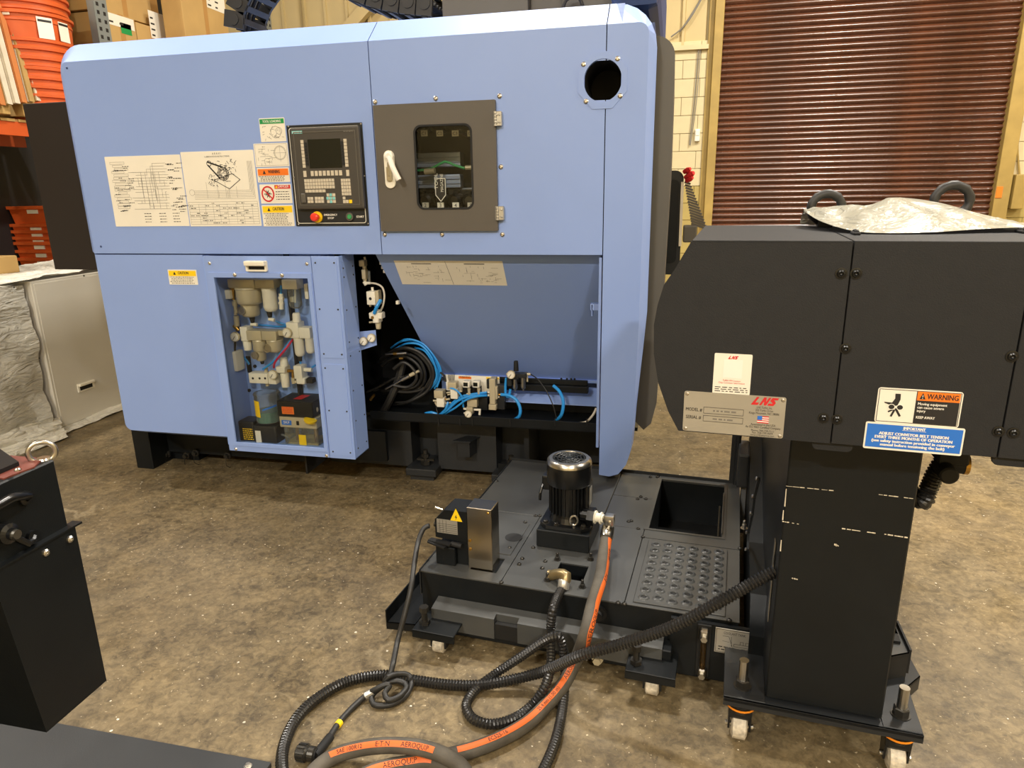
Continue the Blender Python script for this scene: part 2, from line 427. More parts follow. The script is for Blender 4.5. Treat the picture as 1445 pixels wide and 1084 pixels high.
# ================================================================== ROOM
bm = box(B(), -13, 8, -8, 9.3, -.12, 0); struct('floor', bm, CONC)
bm = box(B(), -13, 8, -8, 9.3, 7.0, 7.1); struct('ceiling', bm, SIDING)
bm = box(B(), -13.2, -13, -8, 9.3, -.1, 7.1); struct('wall_left', bm, SIDING)
bm = box(B(), 8, 8.2, -8, 9.3, -.1, 7.1); struct('wall_right', bm, BLOCKM)
bm = box(B(), -13.2, 8.2, -8.2, -8, -.1, 7.1); struct('wall_front', bm, SIDING)
YW = 9.0
SX0, SX1 = .45, 3.53         # roll-up door opening
bm = B(); gridplate(bm, [-13, SX0-.02, SX1+.02, 8], [-.05, 4.6, 7.05], {(1, 0)}, 'y', YW+.03, YW+.25)
wb = struct('wall_back', bm, MORTAR)
# painted blocks near the roll-up door, olive below, cream above
def block_mesh(w, h):
    b = B(); box(b, -w/2, w/2, -.02, .02, -h/2, h/2, .004); return b
protos = {}
def block(xc, zc, w, h, m):
    k = (round(w, 3), round(h, 3), m.name)
    if k not in protos:
        o = link('block', block_mesh(w, h), m, wb); protos[k] = o
    else:
        o = protos[k].copy(); COL.objects.link(o)
    o.location = (xc, YW+.012+random.uniform(-.0015, .0015), zc)
def blocks(x0, x1, z0, z1, hh=.203):
    j = 0; z = z0
    while z < z1-.01:
        x = x0 - (.2 if j % 2 else 0)
        while x < x1:
            a, b = max(x, x0), min(x+.4, x1)
            if b-a > .03: block((a+b)/2, z+hh/2, b-a-.003, hh-.004, OLIVE if z+hh < 1.64 else BLOCKM)
            x += .4
        z += hh; j += 1
blocks(-.75, SX0-.12, .0, 3.25)
blocks(SX1+.12, 5.2, .0, 3.25)
# horizontal ledge and corrugated siding above
b = B(); box(b, -13, SX0-.12, YW-.05, YW+.03, 3.15, 3.2); box(b, SX1+.12, 8, YW-.05, YW+.03, 3.15, 3.2); link('ledge', b, BLOCKM, wb)
b = B(); prism(b, [(0, 0), (.299, 0), (.299, -.006), (.29, -.012), (.06, -.012), (.05, -.04), (.02, -.04), (.01, -.012), (0, -.012)], 'z', 3.2, 7.0)
sp = link('siding_panel', b, SIDING, wb); sp.location = (-12.9, YW+.03, 0)
k = 1
while -12.9+.3*k < SX0-.4:
    o = sp.copy(); COL.objects.link(o); o.location = (-12.9+.3*k, YW+.03, 0); k += 1
for q in range(int((8-SX1-.2)/.3)):
    o = sp.copy(); COL.objects.link(o); o.location = (SX1+.2+.3*q, YW+.03, 0)
# steel braces on the siding wall (seen above the machine)
b = B()
for (a, c) in (((-6.4, 5.55), (-9.6, 3.4)), ((-4.4, 3.4), (-2.2, 5.2))):
    p0, p1 = Vector((a[0], YW-.08, a[1])), Vector((c[0], YW-.08, c[1])); d = p1-p0
    obox(b, (p0+p1)/2, d, (0, 1, 0), d.cross(Vector((0, 1, 0))), d.length/2, .05, .07)
box(b, -13, SX0-.2, YW-.1, YW, 4.35, 4.47)
link('brace', b, SIDING, wb)
# wires hanging above the block wall
b = B(); tube(b, [(.0, YW-.03, 3.35), (.25, YW-.04, 3.75), (.42, YW-.04, 4.3)], .008, 6); tube(b, [(-.1, YW-.03, 3.3), (.12, YW-.05, 3.5), (.5, YW-.04, 4.2)], .008, 6)
tube(b, [(.22, YW-.03, 3.2), (.2, YW-.03, 2.6), (.17, YW-.03, 2.1)], .006, 6); tube(b, [(.24, YW-.03, 3.2), (.225, YW-.03, 2.6), (.18, YW-.03, 2.1)], .005, 6)
link('wire', b, INKG, wb)
p = mY(984, 191, YW-.02)
b = B(); box(b, p.x-.03, p.x+.03, YW-.05, YW-.0, p.z-.07, p.z+.07, .012); box(b, p.x-.022, p.x+.022, YW-.056, YW-.048, p.z-.005, p.z+.055, .004)
solo('wall_switch', b, WHITEP, 'small white switch box on the cream block wall left of the brown roll-up door', 'switch')
# roll-up door
b = B(); box(b, SX0-.07, SX0+.03, YW-.10, YW+.10, 0, 5.2, .004); box(b, SX0-.13, SX0-.07, YW-.03, YW+.03, 0, 5.2, .004); box(b, SX1-.03, SX1+.12, YW-.10, YW+.10, 0, 5.2, .004); box(b, SX0-.12, SX1+.12, YW-.10, YW+.10, 4.55, 5.0, .004)
dr = struct('door_1', b, FRAMEO)
b = B(); pitch = .0655
prof = []
for i in range(9):
    t = i/8; prof.append((t*(pitch-.006), -.024*math.sin(PI*t)**1.15 if 0 < t < 1 else 0))
prof.append((pitch-.003, .006)); 
for (z0, y0), (z1, y1) in zip(prof, prof[1:]): quad(b, [(SX0+.02, y0, z0), (SX1-.02, y0, z0), (SX1-.02, y1, z1), (SX0+.02, y1, z1)])
bmesh.ops.remove_doubles(b, verts=b.verts, dist=1e-5)
sl = link('slat', b, SHUT, dr, smooth=True); sl.location = (0, YW, 0)
ns = int(4.6/pitch)
for i in range(1, ns):
    o = sl.copy(); COL.objects.link(o); o.location = (0, YW+random.uniform(-.002, .002), i*pitch); o.rotation_euler = (random.uniform(-.05, .05), random.uniform(-.0006, .0006), 0)
b = B(); box(b, SX0+.02, SX1-.02, YW+.012, YW+.02, 0, 4.6); link('curtain_backing', b, SHUT, dr)
b = B(); p = mY(1410, 270, YW-.10); box(b, p.x-.03, p.x+.03, YW-.108, YW-.10, p.z-.07, p.z+.05); link('orange_tag', b, ORANGES, dr, label='small orange sticker on the door frame')
b = B(); p = mY(1437, 262, YW-.06); box(b, p.x-.06, p.x+.06, YW-.12, YW-.012, p.z-.25, p.z+.12, .01); tube(b, [(p.x, YW-.05, p.z+.1), (p.x-.08, YW-.04, p.z+.6), (p.x+.02, YW-.04, p.z+1.4)], .01, 6); cyl(b, (p.x-.1, YW-.1, p.z-.55), (p.x+.1, YW-.1, p.z-.55), .04)
solo('conduit_box', b, FRAMEO, 'olive electrical box with conduit at the right frame edge beside the brown roll-up door', 'electrical box')
# lamps in the ceiling
for i, (lx, ly, lw) in enumerate(LAMPS):
    b = B(); box(b, lx-.62, lx+.62, ly-.27, ly+.27, 6.58, 6.70, .01); cyl(b, (lx, ly, 6.69), (lx, ly, 7.0), .02)
    if i == 0: first_lamp = (lx, ly)
    solo('high_bay_lamp_housing', b, SILV, 'white high bay lamp housing under the warehouse ceiling', 'ceiling lamp', group='high bay lamps under the ceiling')

# ================================================================== MACHINE
YF = 3.05
M = Thing('machining_center', 'large light blue machine tool with control panel and open lower bay', 'machine', (-1.5, 3.6, 0))
def cover(bm, inner, outer, yf, yo, yb, front=True, skip=()):
    A = [bm.verts.new((x, yf, z)) for x, z in inner]; O = [bm.verts.new((x, yo, z)) for x, z in outer]; Bk = [bm.verts.new((x, yb, z)) for x, z in outer]
    n = len(A)
    if front: bm.faces.new(A)
    for i in range(n):
        j = (i+1) % n
        if i in skip: continue
        bm.faces.new((A[i], A[j], O[j], O[i])); bm.faces.new((O[i], O[j], Bk[j], Bk[i]))
    return bm
def arc(cx, cz, r, a0, a1, k=6): return [(cx+r*math.cos(math.radians(a0+(a1-a0)*i/k)), cz+r*math.sin(math.radians(a0+(a1-a0)*i/k))) for i in range(k+1)]
ZS, ZT = 1.322, 2.24
XS1, XS2 = -1.323, -.288
# upper left cover
K = 8
inn = [(-2.93, ZS+.003)] + arc(-2.90, ZT-.03, .03, 180, 90, K) + [(XS1-.002, ZT), (XS1-.002, ZS+.003)]
out = [(-3.055, ZS+.003)] + arc(-2.915, ZT-.04, .14, 180, 90, K) + [(XS1-.002, ZT+.10), (XS1-.002, ZS+.003)]
bm = cover(B(), inn, out, YF, YF+.12, 4.9); M.part('upper_cover', bm, BLUE, smooth=True)
# upper right cover: front plate with door opening and vent opening
c_d = lambda x, y: (520+x/5.161, 130+y/5.161)
dTL, dBR = mY(528.5, 149, YF), mY(704, 325.5, YF)
DX0, DX1 = -1.312, dBR.x
DZ1, DZ0 = mY(700, 141, YF).z, dBR.z
vc = mY(850.5, 113.5, YF); VR = .092
bm = B()
xs = [XS1+.002, DX0+.06, DX1-.06, vc.x-.075, XS2-.002]; zs = [ZS+.003, DZ0+.06, DZ1-.06, vc.z-.075, vc.z+.075, ZT]
gridplate(bm, xs, zs, {(1, 1), (3, 3)}, 'y', YF, YF+.004)
x0, x1 = XS1+.002, XS2-.002
quad(bm, [(x0, YF, ZT), (x1, YF, ZT), (x1, YF+.12, ZT+.1), (x0, YF+.12, ZT+.1)]); quad(bm, [(x0, YF+.12, ZT+.1), (x1, YF+.12, ZT+.1), (x1, 4.9, ZT+.1), (x0, 4.9, ZT+.1)])
M.part('upper_cover', bm, BLUE)
# right corner strip, full height, rounded at both outer corners
XR, XRO = -.121, -.091
lowp = [(XS2+.002, .285), (-.238, .280), (-.195, .295), (-.160, .345), (-.139, .42), (-.131, .60), (-.125, .88), (-.122, 1.05)]
inn = lowp + arc(XR-.04, ZT-.04, .04, 0, 90, 6) + [(vc.x+.075, ZT), (XS2+.002, ZT)]
out = [(XS2+.002, .28), (-.236, .275), (-.190, .287), (-.154, .335), (-.134, .42), (-.125, .60), (-.104, .88), (-.092, 1.05)] + arc(XRO-.17, ZT-.07, .17, 0, 90, 6) + [(vc.x+.075, ZT+.1), (XS2+.002, ZT+.1)]
bm = B(); cover(bm, inn, out, YF, YF+.12, YF+.16, front=False, skip=(len(inn)-1,))
# front faces split round the vent opening
ptsF = [(x, YF, z) for x, z in inn]
low = lowp + [(XR, vc.z-.075), (XS2+.002, vc.z-.075)]
quad(bm, [(x, YF, z) for x, z in low])
quad(bm, [(vc.x+.075, YF, vc.z-.075), (XR, YF, vc.z-.075), (XR, YF, vc.z+.075), (vc.x+.075, YF, vc.z+.075)])
hi = [(XS2+.002, vc.z+.075), (XR, vc.z+.075)] + arc(XR-.04, ZT-.04, .04, 0, 90, 6) + [(XS2+.002, ZT)]
quad(bm, [(x, YF, z) for x, z in hi])
M.part('corner_cover', bm, BLUE)
# side wall of the machine right of the strip, darker upper hood
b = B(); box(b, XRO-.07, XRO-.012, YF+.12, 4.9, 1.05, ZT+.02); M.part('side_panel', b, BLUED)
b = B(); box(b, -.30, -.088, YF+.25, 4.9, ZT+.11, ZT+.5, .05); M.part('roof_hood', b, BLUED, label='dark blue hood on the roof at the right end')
# lower left cover with bevelled left and bottom edges
cL = -1.0
LX1 = mY(288, 360, YF).x
LXb = mY(322, 628, YF).x
LX1 = (LX1+LXb)/2
inn = [(LX1-.004, ZS-.003), (-2.93, ZS-.003)] + arc(-2.89, .39, .04, 180, 270, K) + [(LX1-.004, .35)]
out = [(LX1-.004, ZS-.003), (-3.045, ZS-.003)] + arc(-2.90, .44, .145, 180, 270, K) + [(LX1-.004, .295)]
bm = cover(B(), inn, out, YF, YF+.12, 3.5); M.part('lower_cover', bm, BLUE, smooth=True)
# vent ring in the seam
bm = B()
oc = [(vc.x+.108*math.cos(math.radians(22.5+45*int(i/6)))*(1-(i % 6)/6)+.108*math.cos(math.radians(22.5+45*(int(i/6)+1)))*((i % 6)/6), vc.z+.118*math.sin(math.radians(22.5+45*int(i/6)))*(1-(i % 6)/6)+.118*math.sin(math.radians(22.5+45*(int(i/6)+1)))*((i % 6)/6)) for i in range(48)]
ic = [(vc.x+.078*math.cos(math.radians(22.5+i*7.5)), vc.z+.082*math.sin(math.radians(22.5+i*7.5))) for i in range(48)]
ringplate(bm, oc, ic, 'y', YF-.003, YF+.02)
vr = M.part('vent_ring', bm, BLUE)
bm = B(); lathe(bm, (vc.x, YF+.02, vc.z), (0, 1, 0), [(i*.01, .084 if i % 2 else .077) for i in range(26)]+[(.26, .0)], 28, caps=False); M.part('vent_duct', bm, BLACKM, vr)
# shell behind
b = B(); box(b, -2.98, -.13, 3.6, 4.88, ZS, ZT+.08); M.part('enclosure', b, BLACKM)
# screws of the covers
SC = B()
for px, py in ((94.5, 96), (142.5, 348)): bolt(SC, mY(px, py, YF), (0, -1, 0), .006, .003)
M.part('screw', SC, BLUED, kind='stuff')
SC = B()
for px, py in ((823.5, 91), (871.5, 83), (827, 143), (875, 135.5), (529.5, 144), (615, 139), (705, 135.5), (707, 235.5), (709, 331), (624, 331), (543, 331)): bolt(SC, mY(px, py, YF), (0, -1, 0), .011, .007)
M.part('cover_screw', SC, BOLTM, kind='stuff')

# ---- door with window
yd = YF-.018
bm = B(); wTL, wBR = mY(*c_d(318, 248), yd), mY(*c_d(770, 852), yd)
WX0, WX1, WZ0, WZ1 = wTL.x+.008, wBR.x-.004, wBR.z+.004, wTL.z+.0
ringplate(bm, rrect(DX0, DX1, DZ0, DZ1, .004), rrect(WX0, WX1, WZ0, WZ1, .03), 'y', yd, YF-.002)
door = M.part('door', bm, BRONZE, label='bronze grey access door with a dark window')
bm = B(); ringplate(bm, rrect(WX0-.004, WX1+.004, WZ0-.004, WZ1+.004, .034), rrect(WX0+.004, WX1-.004, WZ0+.004, WZ1-.004, .028), 'y', yd-.003, yd+.004); M.part('window_gasket', bm, BLACKM, door)
bm = B(); box(bm, WX0-.01, WX1+.01, YF-.010, YF-.006, WZ0-.01, WZ1+.01); M.part('window_pane', bm, GLASS, door)
for (ax, ay, bx, by) in ((697, 157, 708, 178), (699, 291, 711, 311)):
    p, q = mY(ax, ay, yd), mY(bx, by, yd); b = B()
    xm = DX1
    box(b, p.x, xm-.004, yd-.008, yd, q.z, p.z, .003); box(b, xm+.004, q.x, yd-.006, YF, q.z, p.z, .003)
    n = 5; h = (p.z-q.z)/n
    for i in range(n): cyl(b, (xm, yd-.006, q.z+i*h+.001), (xm, yd-.006, q.z+(i+1)*h-.001), .007, n=10)
    for i in (.25, .75):
        bolt(b, (p.x+.012, yd-.008, q.z+(p.z-q.z)*i), (0, -1, 0), .005, .003); bolt(b, (q.x-.008, yd-.006, q.z+(p.z-q.z)*i), (0, -1, 0), .005, .003)
    M.part('hinge', b, ALU, door)
hT, hB = mY(*c_d(150, 425), yd), mY(*c_d(165, 700), yd)
hx = (hT.x+hB.x)/2
b = B(); prism(b, rrect(hx-.024, hx+.024, hB.z, hT.z, .023), 'y', yd-.008, yd); hp = M.part('handle', b, WHITEP, door)
b = B(); obox(b, (hx, yd-.012, hB.z+.062), (1, 0, 0), (0, 1, 0), (0, 0, 1), .012, .006, .03); box(b, hx-.006, hx+.006, yd-.02, yd-.008, hB.z+.05, hT.z-.05, .003); M.part('lock_body', b, STEEL, door)
e0 = mY(*c_d(150, 465), yd-.015); e1 = mY(*c_d(222, 640), yd-.045)
b = B(); tube(b, [e0, e0.lerp(e1, .5)+Vector((0, -.012, 0)), e1], .0125, 10); lathe(b, e0, (0, -1, 0), [(-.012, .02), (.008, .02), (.014, .012)], 14); M.part('lever', b, WHITE, door)
# what is behind the window
TM = Thing('tool_magazine', 'dark tool magazine seen behind the window of the bronze grey machine door', 'tool magazine', (DX0+.3, YF+.2, WZ0))
c2 = lambda x, y, Y: mY(520+x/5.161, 130+y/5.161, Y)
b = B(); box(b, DX0+.061, DX1-.061, YF+.40, YF+.42, DZ0+.02, DZ1-.02); TM.part('back_panel', b, CASTG)
for y0, y1, nm in ((445, 540, 'upper_rail'), (605, 695, 'lower_rail')):
    p, q = c2(325, y0, YF+.25), c2(700, y1, YF+.25); b = B(); box(b, p.x-.12, q.x-.02, YF+.25, YF+.31, q.z, p.z, .006)
    for f in (.28, .62): box(b, p.x-.12, q.x-.02, YF+.243, YF+.25, q.z+(p.z-q.z)*f, q.z+(p.z-q.z)*(f+.07), .002)
    TM.part(nm, b, RAILG)
b = B()
for i in range(5):
    p = c2(400+i*112, 262, YF+.2); lathe(b, (p.x, YF+.16, p.z+.02), (0, 1, 0), [(0, .03), (.01, .044), (.08, .044)], 16)
for i in range(4):
    p = c2(415+i*108, 790, YF+.2); lathe(b, (p.x, YF+.18, p.z), (0, 1, 0), [(0, .02), (.01, .034), (.08, .034)], 14)
p, q = c2(350, 700, YF+.28), c2(775, 850, YF+.28); box(b, p.x-.05, q.x+.02, YF+.27, YF+.4, q.z-.05, p.z, .01)
for i in range(9): 
    p = c2(390+i*42, 715+(i*37) % 70, YF+.25); box(b, p.x-.012, p.x+.012, YF+.24, YF+.28, p.z-.008, p.z+.008, .002)
TM.part('tool_pocket', b, PITCHB)
b = B(); bt = B()
for i, t in enumerate(('C1', 'C2', 'C3', 'C4')):
    p = c2(405+i*113, 300, YF+.12); box(b, p.x-.016, p.x+.016, YF+.12, YF+.123, p.z-.013, p.z+.013); put_text(bt, t, (p.x, YF+.1185, p.z-.007), (1, 0, 0), (0, 0, 1), .02)
for i, t in enumerate('2345'):
    p = c2(415+i*110, 825, YF+.12); box(b, p.x-.016, p.x+.016, YF+.12, YF+.123, p.z-.013, p.z+.013); put_text(bt, t, (p.x, YF+.1185, p.z-.008), (1, 0, 0), (0, 0, 1), .024)
tags = TM.part('number_tag', b, PAPER); TM.part('lettering', bt, INK, tags)
p, q = c2(482, 628, YF+.1), c2(568, 800, YF+.1); mx_ = (p.x+q.x)/2
b = B(); prism(b, [(p.x, p.z), (q.x, p.z), (q.x, q.z+.03), (mx_, q.z), (p.x, q.z+.03)], 'y', YF+.1, YF+.104); sg = TM.part('arrow_sign', b, INK, label='black arrow sign reading tool magazine')
b = B(); w_ = .004
O_ = [(p.x, p.z), (q.x, p.z), (q.x, q.z+.03), (mx_, q.z), (p.x, q.z+.03)]
cx_, cz_ = mx_, (p.z+q.z)/2+.01
I_ = [(cx_+(x-cx_)*.86, cz_+(z-cz_)*.92) for x, z in O_]; O2 = [(cx_+(x-cx_)*.98, cz_+(z-cz_)*.99) for x, z in O_]
ringplate(b, O2, I_, 'y', YF+.098, YF+.0995)
put_text(b, 'TOOL', (mx_-.012, YF+.0985, cz_+.03), (0, 0, 1), (-1, 0, 0), .024, .07); put_text(b, 'MAGAZINE', (mx_+.014, YF+.0985, cz_+.022), (0, 0, 1), (-1, 0, 0), .02, .08)
TM.part('lettering', b, WHITE, sg)
b = B(); pts = [c2(x, y, YF+.18) for x, y in ((340, 572), (410, 566), (470, 552), (555, 507), (620, 530), (700, 555))]
tube(b, pts, .006, 8); TM.part('green_cable', b, GREENK)
b = B(); pts = [c2(x, y, YF+.15) for x, y in ((620, 265), (690, 300), (760, 350))]; tube(b, pts, .007, 8); pts = [c2(x, y, YF+.15) for x, y in ((640, 255), (720, 270), (780, 320))]; tube(b, pts, .007, 8); TM.part('black_cable', b, BLACKM)
b = B(); p = c2(440, 580, YF+.17); cyl(b, (p.x-.02, YF+.17, p.z), (p.x+.03, YF+.17, p.z+.004), .014); p = c2(730, 550, YF+.17); cyl(b, (p.x-.015, YF+.17, p.z), (p.x+.015, YF+.17, p.z), .011); TM.part('cable_plug', b, SILV)
# shadow box sides behind the window
b = B(); box(b, DX0+.05, DX0+.06, YF+.005, YF+.42, DZ0+.02, DZ1-.02); box(b, DX1-.06, DX1-.05, YF+.005, YF+.42, DZ0+.02, DZ1-.02); box(b, DX0+.05, DX1-.05, YF+.005, YF+.42, DZ0+.01, DZ0+.02); box(b, DX0+.05, DX1-.05, YF+.005, YF+.42, DZ1-.02, DZ1-.01)
TM.part('housing', b, CHAR)

# ---- operator panel
ck = lambda x, y, Y=YF: mY(400+x/6.57, 165+y/6.57, Y)
P0, P1 = ck(28, 72), ck(795, 1008)
PX0, PX1, PZ0, PZ1 = P0.x, ck(725, 60).x+.003, P1.z, ck(400, 65).z
b = B(); box(b, PX0, PX1, YF-.006, YF, PZ0, PZ1, .002); cp = M.part('control_panel', b, BLACKS, label='black operator panel with screen, keypads and two push buttons')
b = B(); ringplate(b, rrect(PX0+.012, PX1-.012, PZ0+.012, PZ1-.012, .012), rrect(PX0+.0145, PX1-.0145, PZ0+.0145, PZ1-.0145, .010), 'y', YF-.0072, YF-.006); M.part('border_line', b, PAPER, cp)
yh = YF-.030
h0, h1 = ck(52, 100, yh), ck(742, 852, yh)
HX0, HX1, HZ0, HZ1 = h0.x, ck(690, 90, yh).x+.003, h1.z, ck(350, 92, yh).z
b = B(); box(b, HX0, HX1, yh, YF-.006, HZ0, HZ1, .008); M.part('bezel', b, HMI, cp)
b = B(); ringplate(b, rrect(HX0+.018, HX1-.018, HZ0+.018, HZ1-.018, .004), rrect(HX0+.022, HX1-.022, HZ0+.022, HZ1-.022, .004), 'y', yh-.002, yh+.001); M.part('bezel_rim', b, CHAR, cp)
kh = lambda x, y: ck(x, y, yh)
def hrect(b, xa, ya, xb, yb, d=.003, bev=0.):
    p, q = kh(xa, ya), kh(xb, yb); box(b, p.x, q.x, yh-d, yh, q.z, p.z, bev); return p, q
b = B(); p, q = kh(222, 210), kh(525, 470); qx = kh(525, 205).x; box(b, p.x, qx, yh-.0015, yh, q.z, p.z); M.part('screen', b, SCREEN, cp)
def keyrow(b, xa, ya, xb, yb, nx, nz, gap=.12, d=.003):
    """grid of keys; (xa,ya) upper left, (xb,yb) lower right in one upright rectangle"""
    p, q = kh(xa, ya), kh(xb, yb); w, h = (q.x-p.x)/nx, (p.z-q.z)/nz
    for i in range(nx):
        for j in range(nz):
            box(b, p.x+w*(i+gap/2), p.x+w*(i+1-gap/2), yh-d, yh, q.z+h*(j+gap/2), q.z+h*(j+1-gap/2))
    return b
def upright(xa, ya, yb, wpx): # keep a rectangle upright in space
    p = kh(xa, ya); q = kh(xa, yb); return p.x, q.z
def keys(name, xa, ya, wx, yb, nx, nz, m=KEYC, gap=.12):
    p = kh(xa, ya); r = kh(xa+wx, ya); q = kh(xa, yb); b = B(); w, h = (r.x-p.x)/nx, (p.z-q.z)/nz
    for i in range(nx):
        for j in range(nz): box(b, p.x+w*(i+gap/2), p.x+w*(i+1-gap/2), yh-.003, yh, q.z+h*(j+gap/2), q.z+h*(j+1-gap/2))
    M.part(name, b, m, cp)
keys('softkey_column', 157, 214, 30, 474, 1, 8); keys('softkey_column', 555, 202, 32, 465, 1, 8)
keys('softkey_label', 192, 235, 26, 455, 1, 8, BLACKS); keys('softkey_label', 530, 225, 24, 448, 1, 8, BLACKS)
keys('softkey_row', 248, 493, 300, 558, 8, 1, gap=.28); keys('function_key', 183, 497, 30, 562, 1, 1); keys('function_key', 580, 488, 30, 553, 1, 1)
keys('letter_keypad', 192, 576, 280, 670, 11, 3); keys('letter_keypad', 202, 674, 190, 704, 6, 1)
keys('number_keypad', 532, 572, 88, 730, 4, 5); keys('edit_keypad', 222, 742, 56, 800, 2, 2); keys('edit_keypad', 290, 740, 86, 800, 3, 2)
keys('cursor_keypad', 400, 708, 82, 800, 3, 3, KEYC); keys('edit_keypad', 550, 738, 26, 766, 1, 1); keys('edit_keypad', 552, 768, 54, 802, 2, 1); keys('input_key', 608, 766, 30, 802, 1, 1, YELP)
b = B()
for x, y in ((441, 722), (412, 754), (441, 754), (471, 754), (445, 786)):
    p = kh(x, y); box(b, p.x-.0055, p.x+.0055, yh-.0042, yh, p.z-.006, p.z+.006)
M.part('cursor_key', b, TEAL, cp)
b = B(); p = kh(185, 710); q = kh(185, 800); box(b, p.x-.012, p.x+.012, yh-.008, yh, q.z, p.z, .004); M.part('port_cover', b, CHAR, cp)
b = B(); p = kh(125, 143); box(b, p.x-.026, p.x+.026, yh-.001, yh, p.z-.006, p.z+.006); M.part('brand_plate', b, TEAL, cp)
b = B(); put_text(b, 'SIEMENS', (p.x, yh-.0015, p.z-.004), (1, 0, 0), (0, 0, 1), .011, .046); p = kh(600, 127); put_text(b, 'SINUMERIK', (p.x, yh-.0015, p.z-.003), (1, 0, 0), (0, 0, 1), .008, .045)
p = ck(438, 915, YF-.006); put_text(b, 'EMERGENCY', (p.x, YF-.0068, p.z-.001), (1, 0, 0), (0, 0, 1), .013, .068, bold=.03); put_text(b, 'STOP', (p.x, YF-.0068, p.z-.016), (1, 0, 0), (0, 0, 1), .013, .032, bold=.03)
p = ck(712, 922, YF-.006); put_text(b, 'START', (p.x, YF-.0068, p.z-.006), (1, 0, 0), (0, 0, 1), .013, .038, bold=.03)
M.part('lettering', b, WHITE, cp)
p = ck(318, 928, YF-.006)
b = B(); lathe(b, (p.x, YF-.006, p.z), (0, -1, 0), [(0, .026), (.006, .026), (.006, .0)], 24); M.part('stop_collar', b, YELP, cp)
b = B(); lathe(b, (p.x, YF-.006, p.z), (0, -1, 0), [(.004, .013), (.026, .013), (.026, .0185), (.036, .0195), (.042, .015), (.044, .0)], 24); M.part('stop_button', b, REDK, cp, smooth=True)
p = ck(622, 925, YF-.006)
b = B(); lathe(b, (p.x, YF-.006, p.z), (0, -1, 0), [(0, .0175), (.012, .0185), (.013, .012), (.006, .012)], 24, caps=False); M.part('button_collar', b, CHAR, cp)
b = B(); lathe(b, (p.x, YF-.006, p.z), (0, -1, 0), [(.0, .0115), (.012, .0115), (.015, .009), (.015, 0)], 20); M.part('start_button', b, GREENK, cp)
b = B()
for x, y in ((40, 88), (712, 66), (92, 560), (745, 548), (135, 995), (780, 990)):
    p = ck(x, y, YF-.006); bolt(b, (p.x+.003, YF-.006, p.z), (0, -1, 0), .004, .003)
M.part('panel_screw', b, BOLTM, cp, kind='stuff')

# ---- stickers and plates on the front
def plate(x0, x1, z0, z1, y, m=PAPER, parent=None, name='placard', label=None, r=.003, t=.0012):
    b = B(); prism(b, rrect(x0, x1, z0, z1, r, 2), 'y', y-t, y); return M.part(name, b, m, parent, label)
def line(b, x0, z0, x1, z1, y, w=.0012):
    d = Vector((x1-x0, 0, z1-z0)); 
    if d.length < 1e-6: return
    n = Vector((-d.z, 0, d.x)).normalized()*w*.5; p, q = Vector((x0, y, z0)), Vector((x1, y, z1)); quad(b, [p-n, q-n, q+n, p+n])
def rect(b, x0, x1, z0, z1, y, w=.001):
    line(b, x0, z0, x1, z0, y, w); line(b, x0, z1, x1, z1, y, w); line(b, x0, z0, x0, z1, y, w); line(b, x1, z0, x1, z1, y, w)
def fill(b, x0, x1, z0, z1, y): quad(b, [(x0, y, z0), (x1, y, z0), (x1, y, z1), (x0, y, z1)])
def fake_text(b, x0, x1, z, y, h=.003, rnd=random):
    x = x0
    while x < x1-.002:
        w = rnd.uniform(.004, .014); w = min(w, x1-x); fill(b, x, x+w, z, z+h*.62, y); x += w+.0035
def dcirc(b, cx, cz, r, y, w=.001, n=20):
    for i in range(n):
        a, c = 2*PI*i/n, 2*PI*(i+1)/n; line(b, cx+r*math.cos(a), cz+r*math.sin(a), cx+r*math.cos(c), cz+r*math.sin(c), y, w)
yp = YF-.002
def mrect(ax, ay, bx, by, y=YF):
    p, q = mY(ax, ay, y), mY(bx, by, y); return p.x, q.x, q.z, p.z
# big circuit diagram
x0, x1, z0, z1 = mrect(147.4, 221.5, 268.3, 319); x1 = mY(254, 218, YF).x-.001
pl = plate(x0, x1, z0, z1, YF, label='white circuit diagram sheet, leftmost on the machine front'); R = random.Random(3)
W_, H_ = x1-x0, z1-z0
b = B(); rows = [z0+H_*(.25+.04*i) for i in range(17)]
for i in range(26):
    za, zb = R.choice(rows), R.choice(rows); xa = x0+W_*R.uniform(.28, .4); xm = x0+W_*R.uniform(.4, .75); xb = x0+W_*R.uniform(.74, .82)
    line(b, xa, za, xm, za, yp, .0012); line(b, xm, za, xm, zb, yp, .0012); line(b, xm, zb, xb, zb, yp, .0012)
for i in range(16): 
    z = z0+H_*(.26+.042*i); rect(b, x0+W_*R.uniform(.05, .14), x0+W_*R.uniform(.2, .3), z, z+H_*.03, yp)
M.part('diagram', b, INKG, pl)
b = B()
for i in range(60):
    xa = x0+W_*R.choice((R.uniform(.06, .28), R.uniform(.78, .95))); z = z0+H_*R.uniform(.2, .9); fake_text(b, xa, xa+.02+R.random()*.02, z, yp-.0002, .005, R)
for i, gx in enumerate((.42, .62, .8)): 
    for j in range(4): fake_text(b, x0+W_*gx, x0+W_*(gx+.09), z0+H_*(.06+.04*j), yp, .005, R)
M.part('fine_print', b, INK, pl)
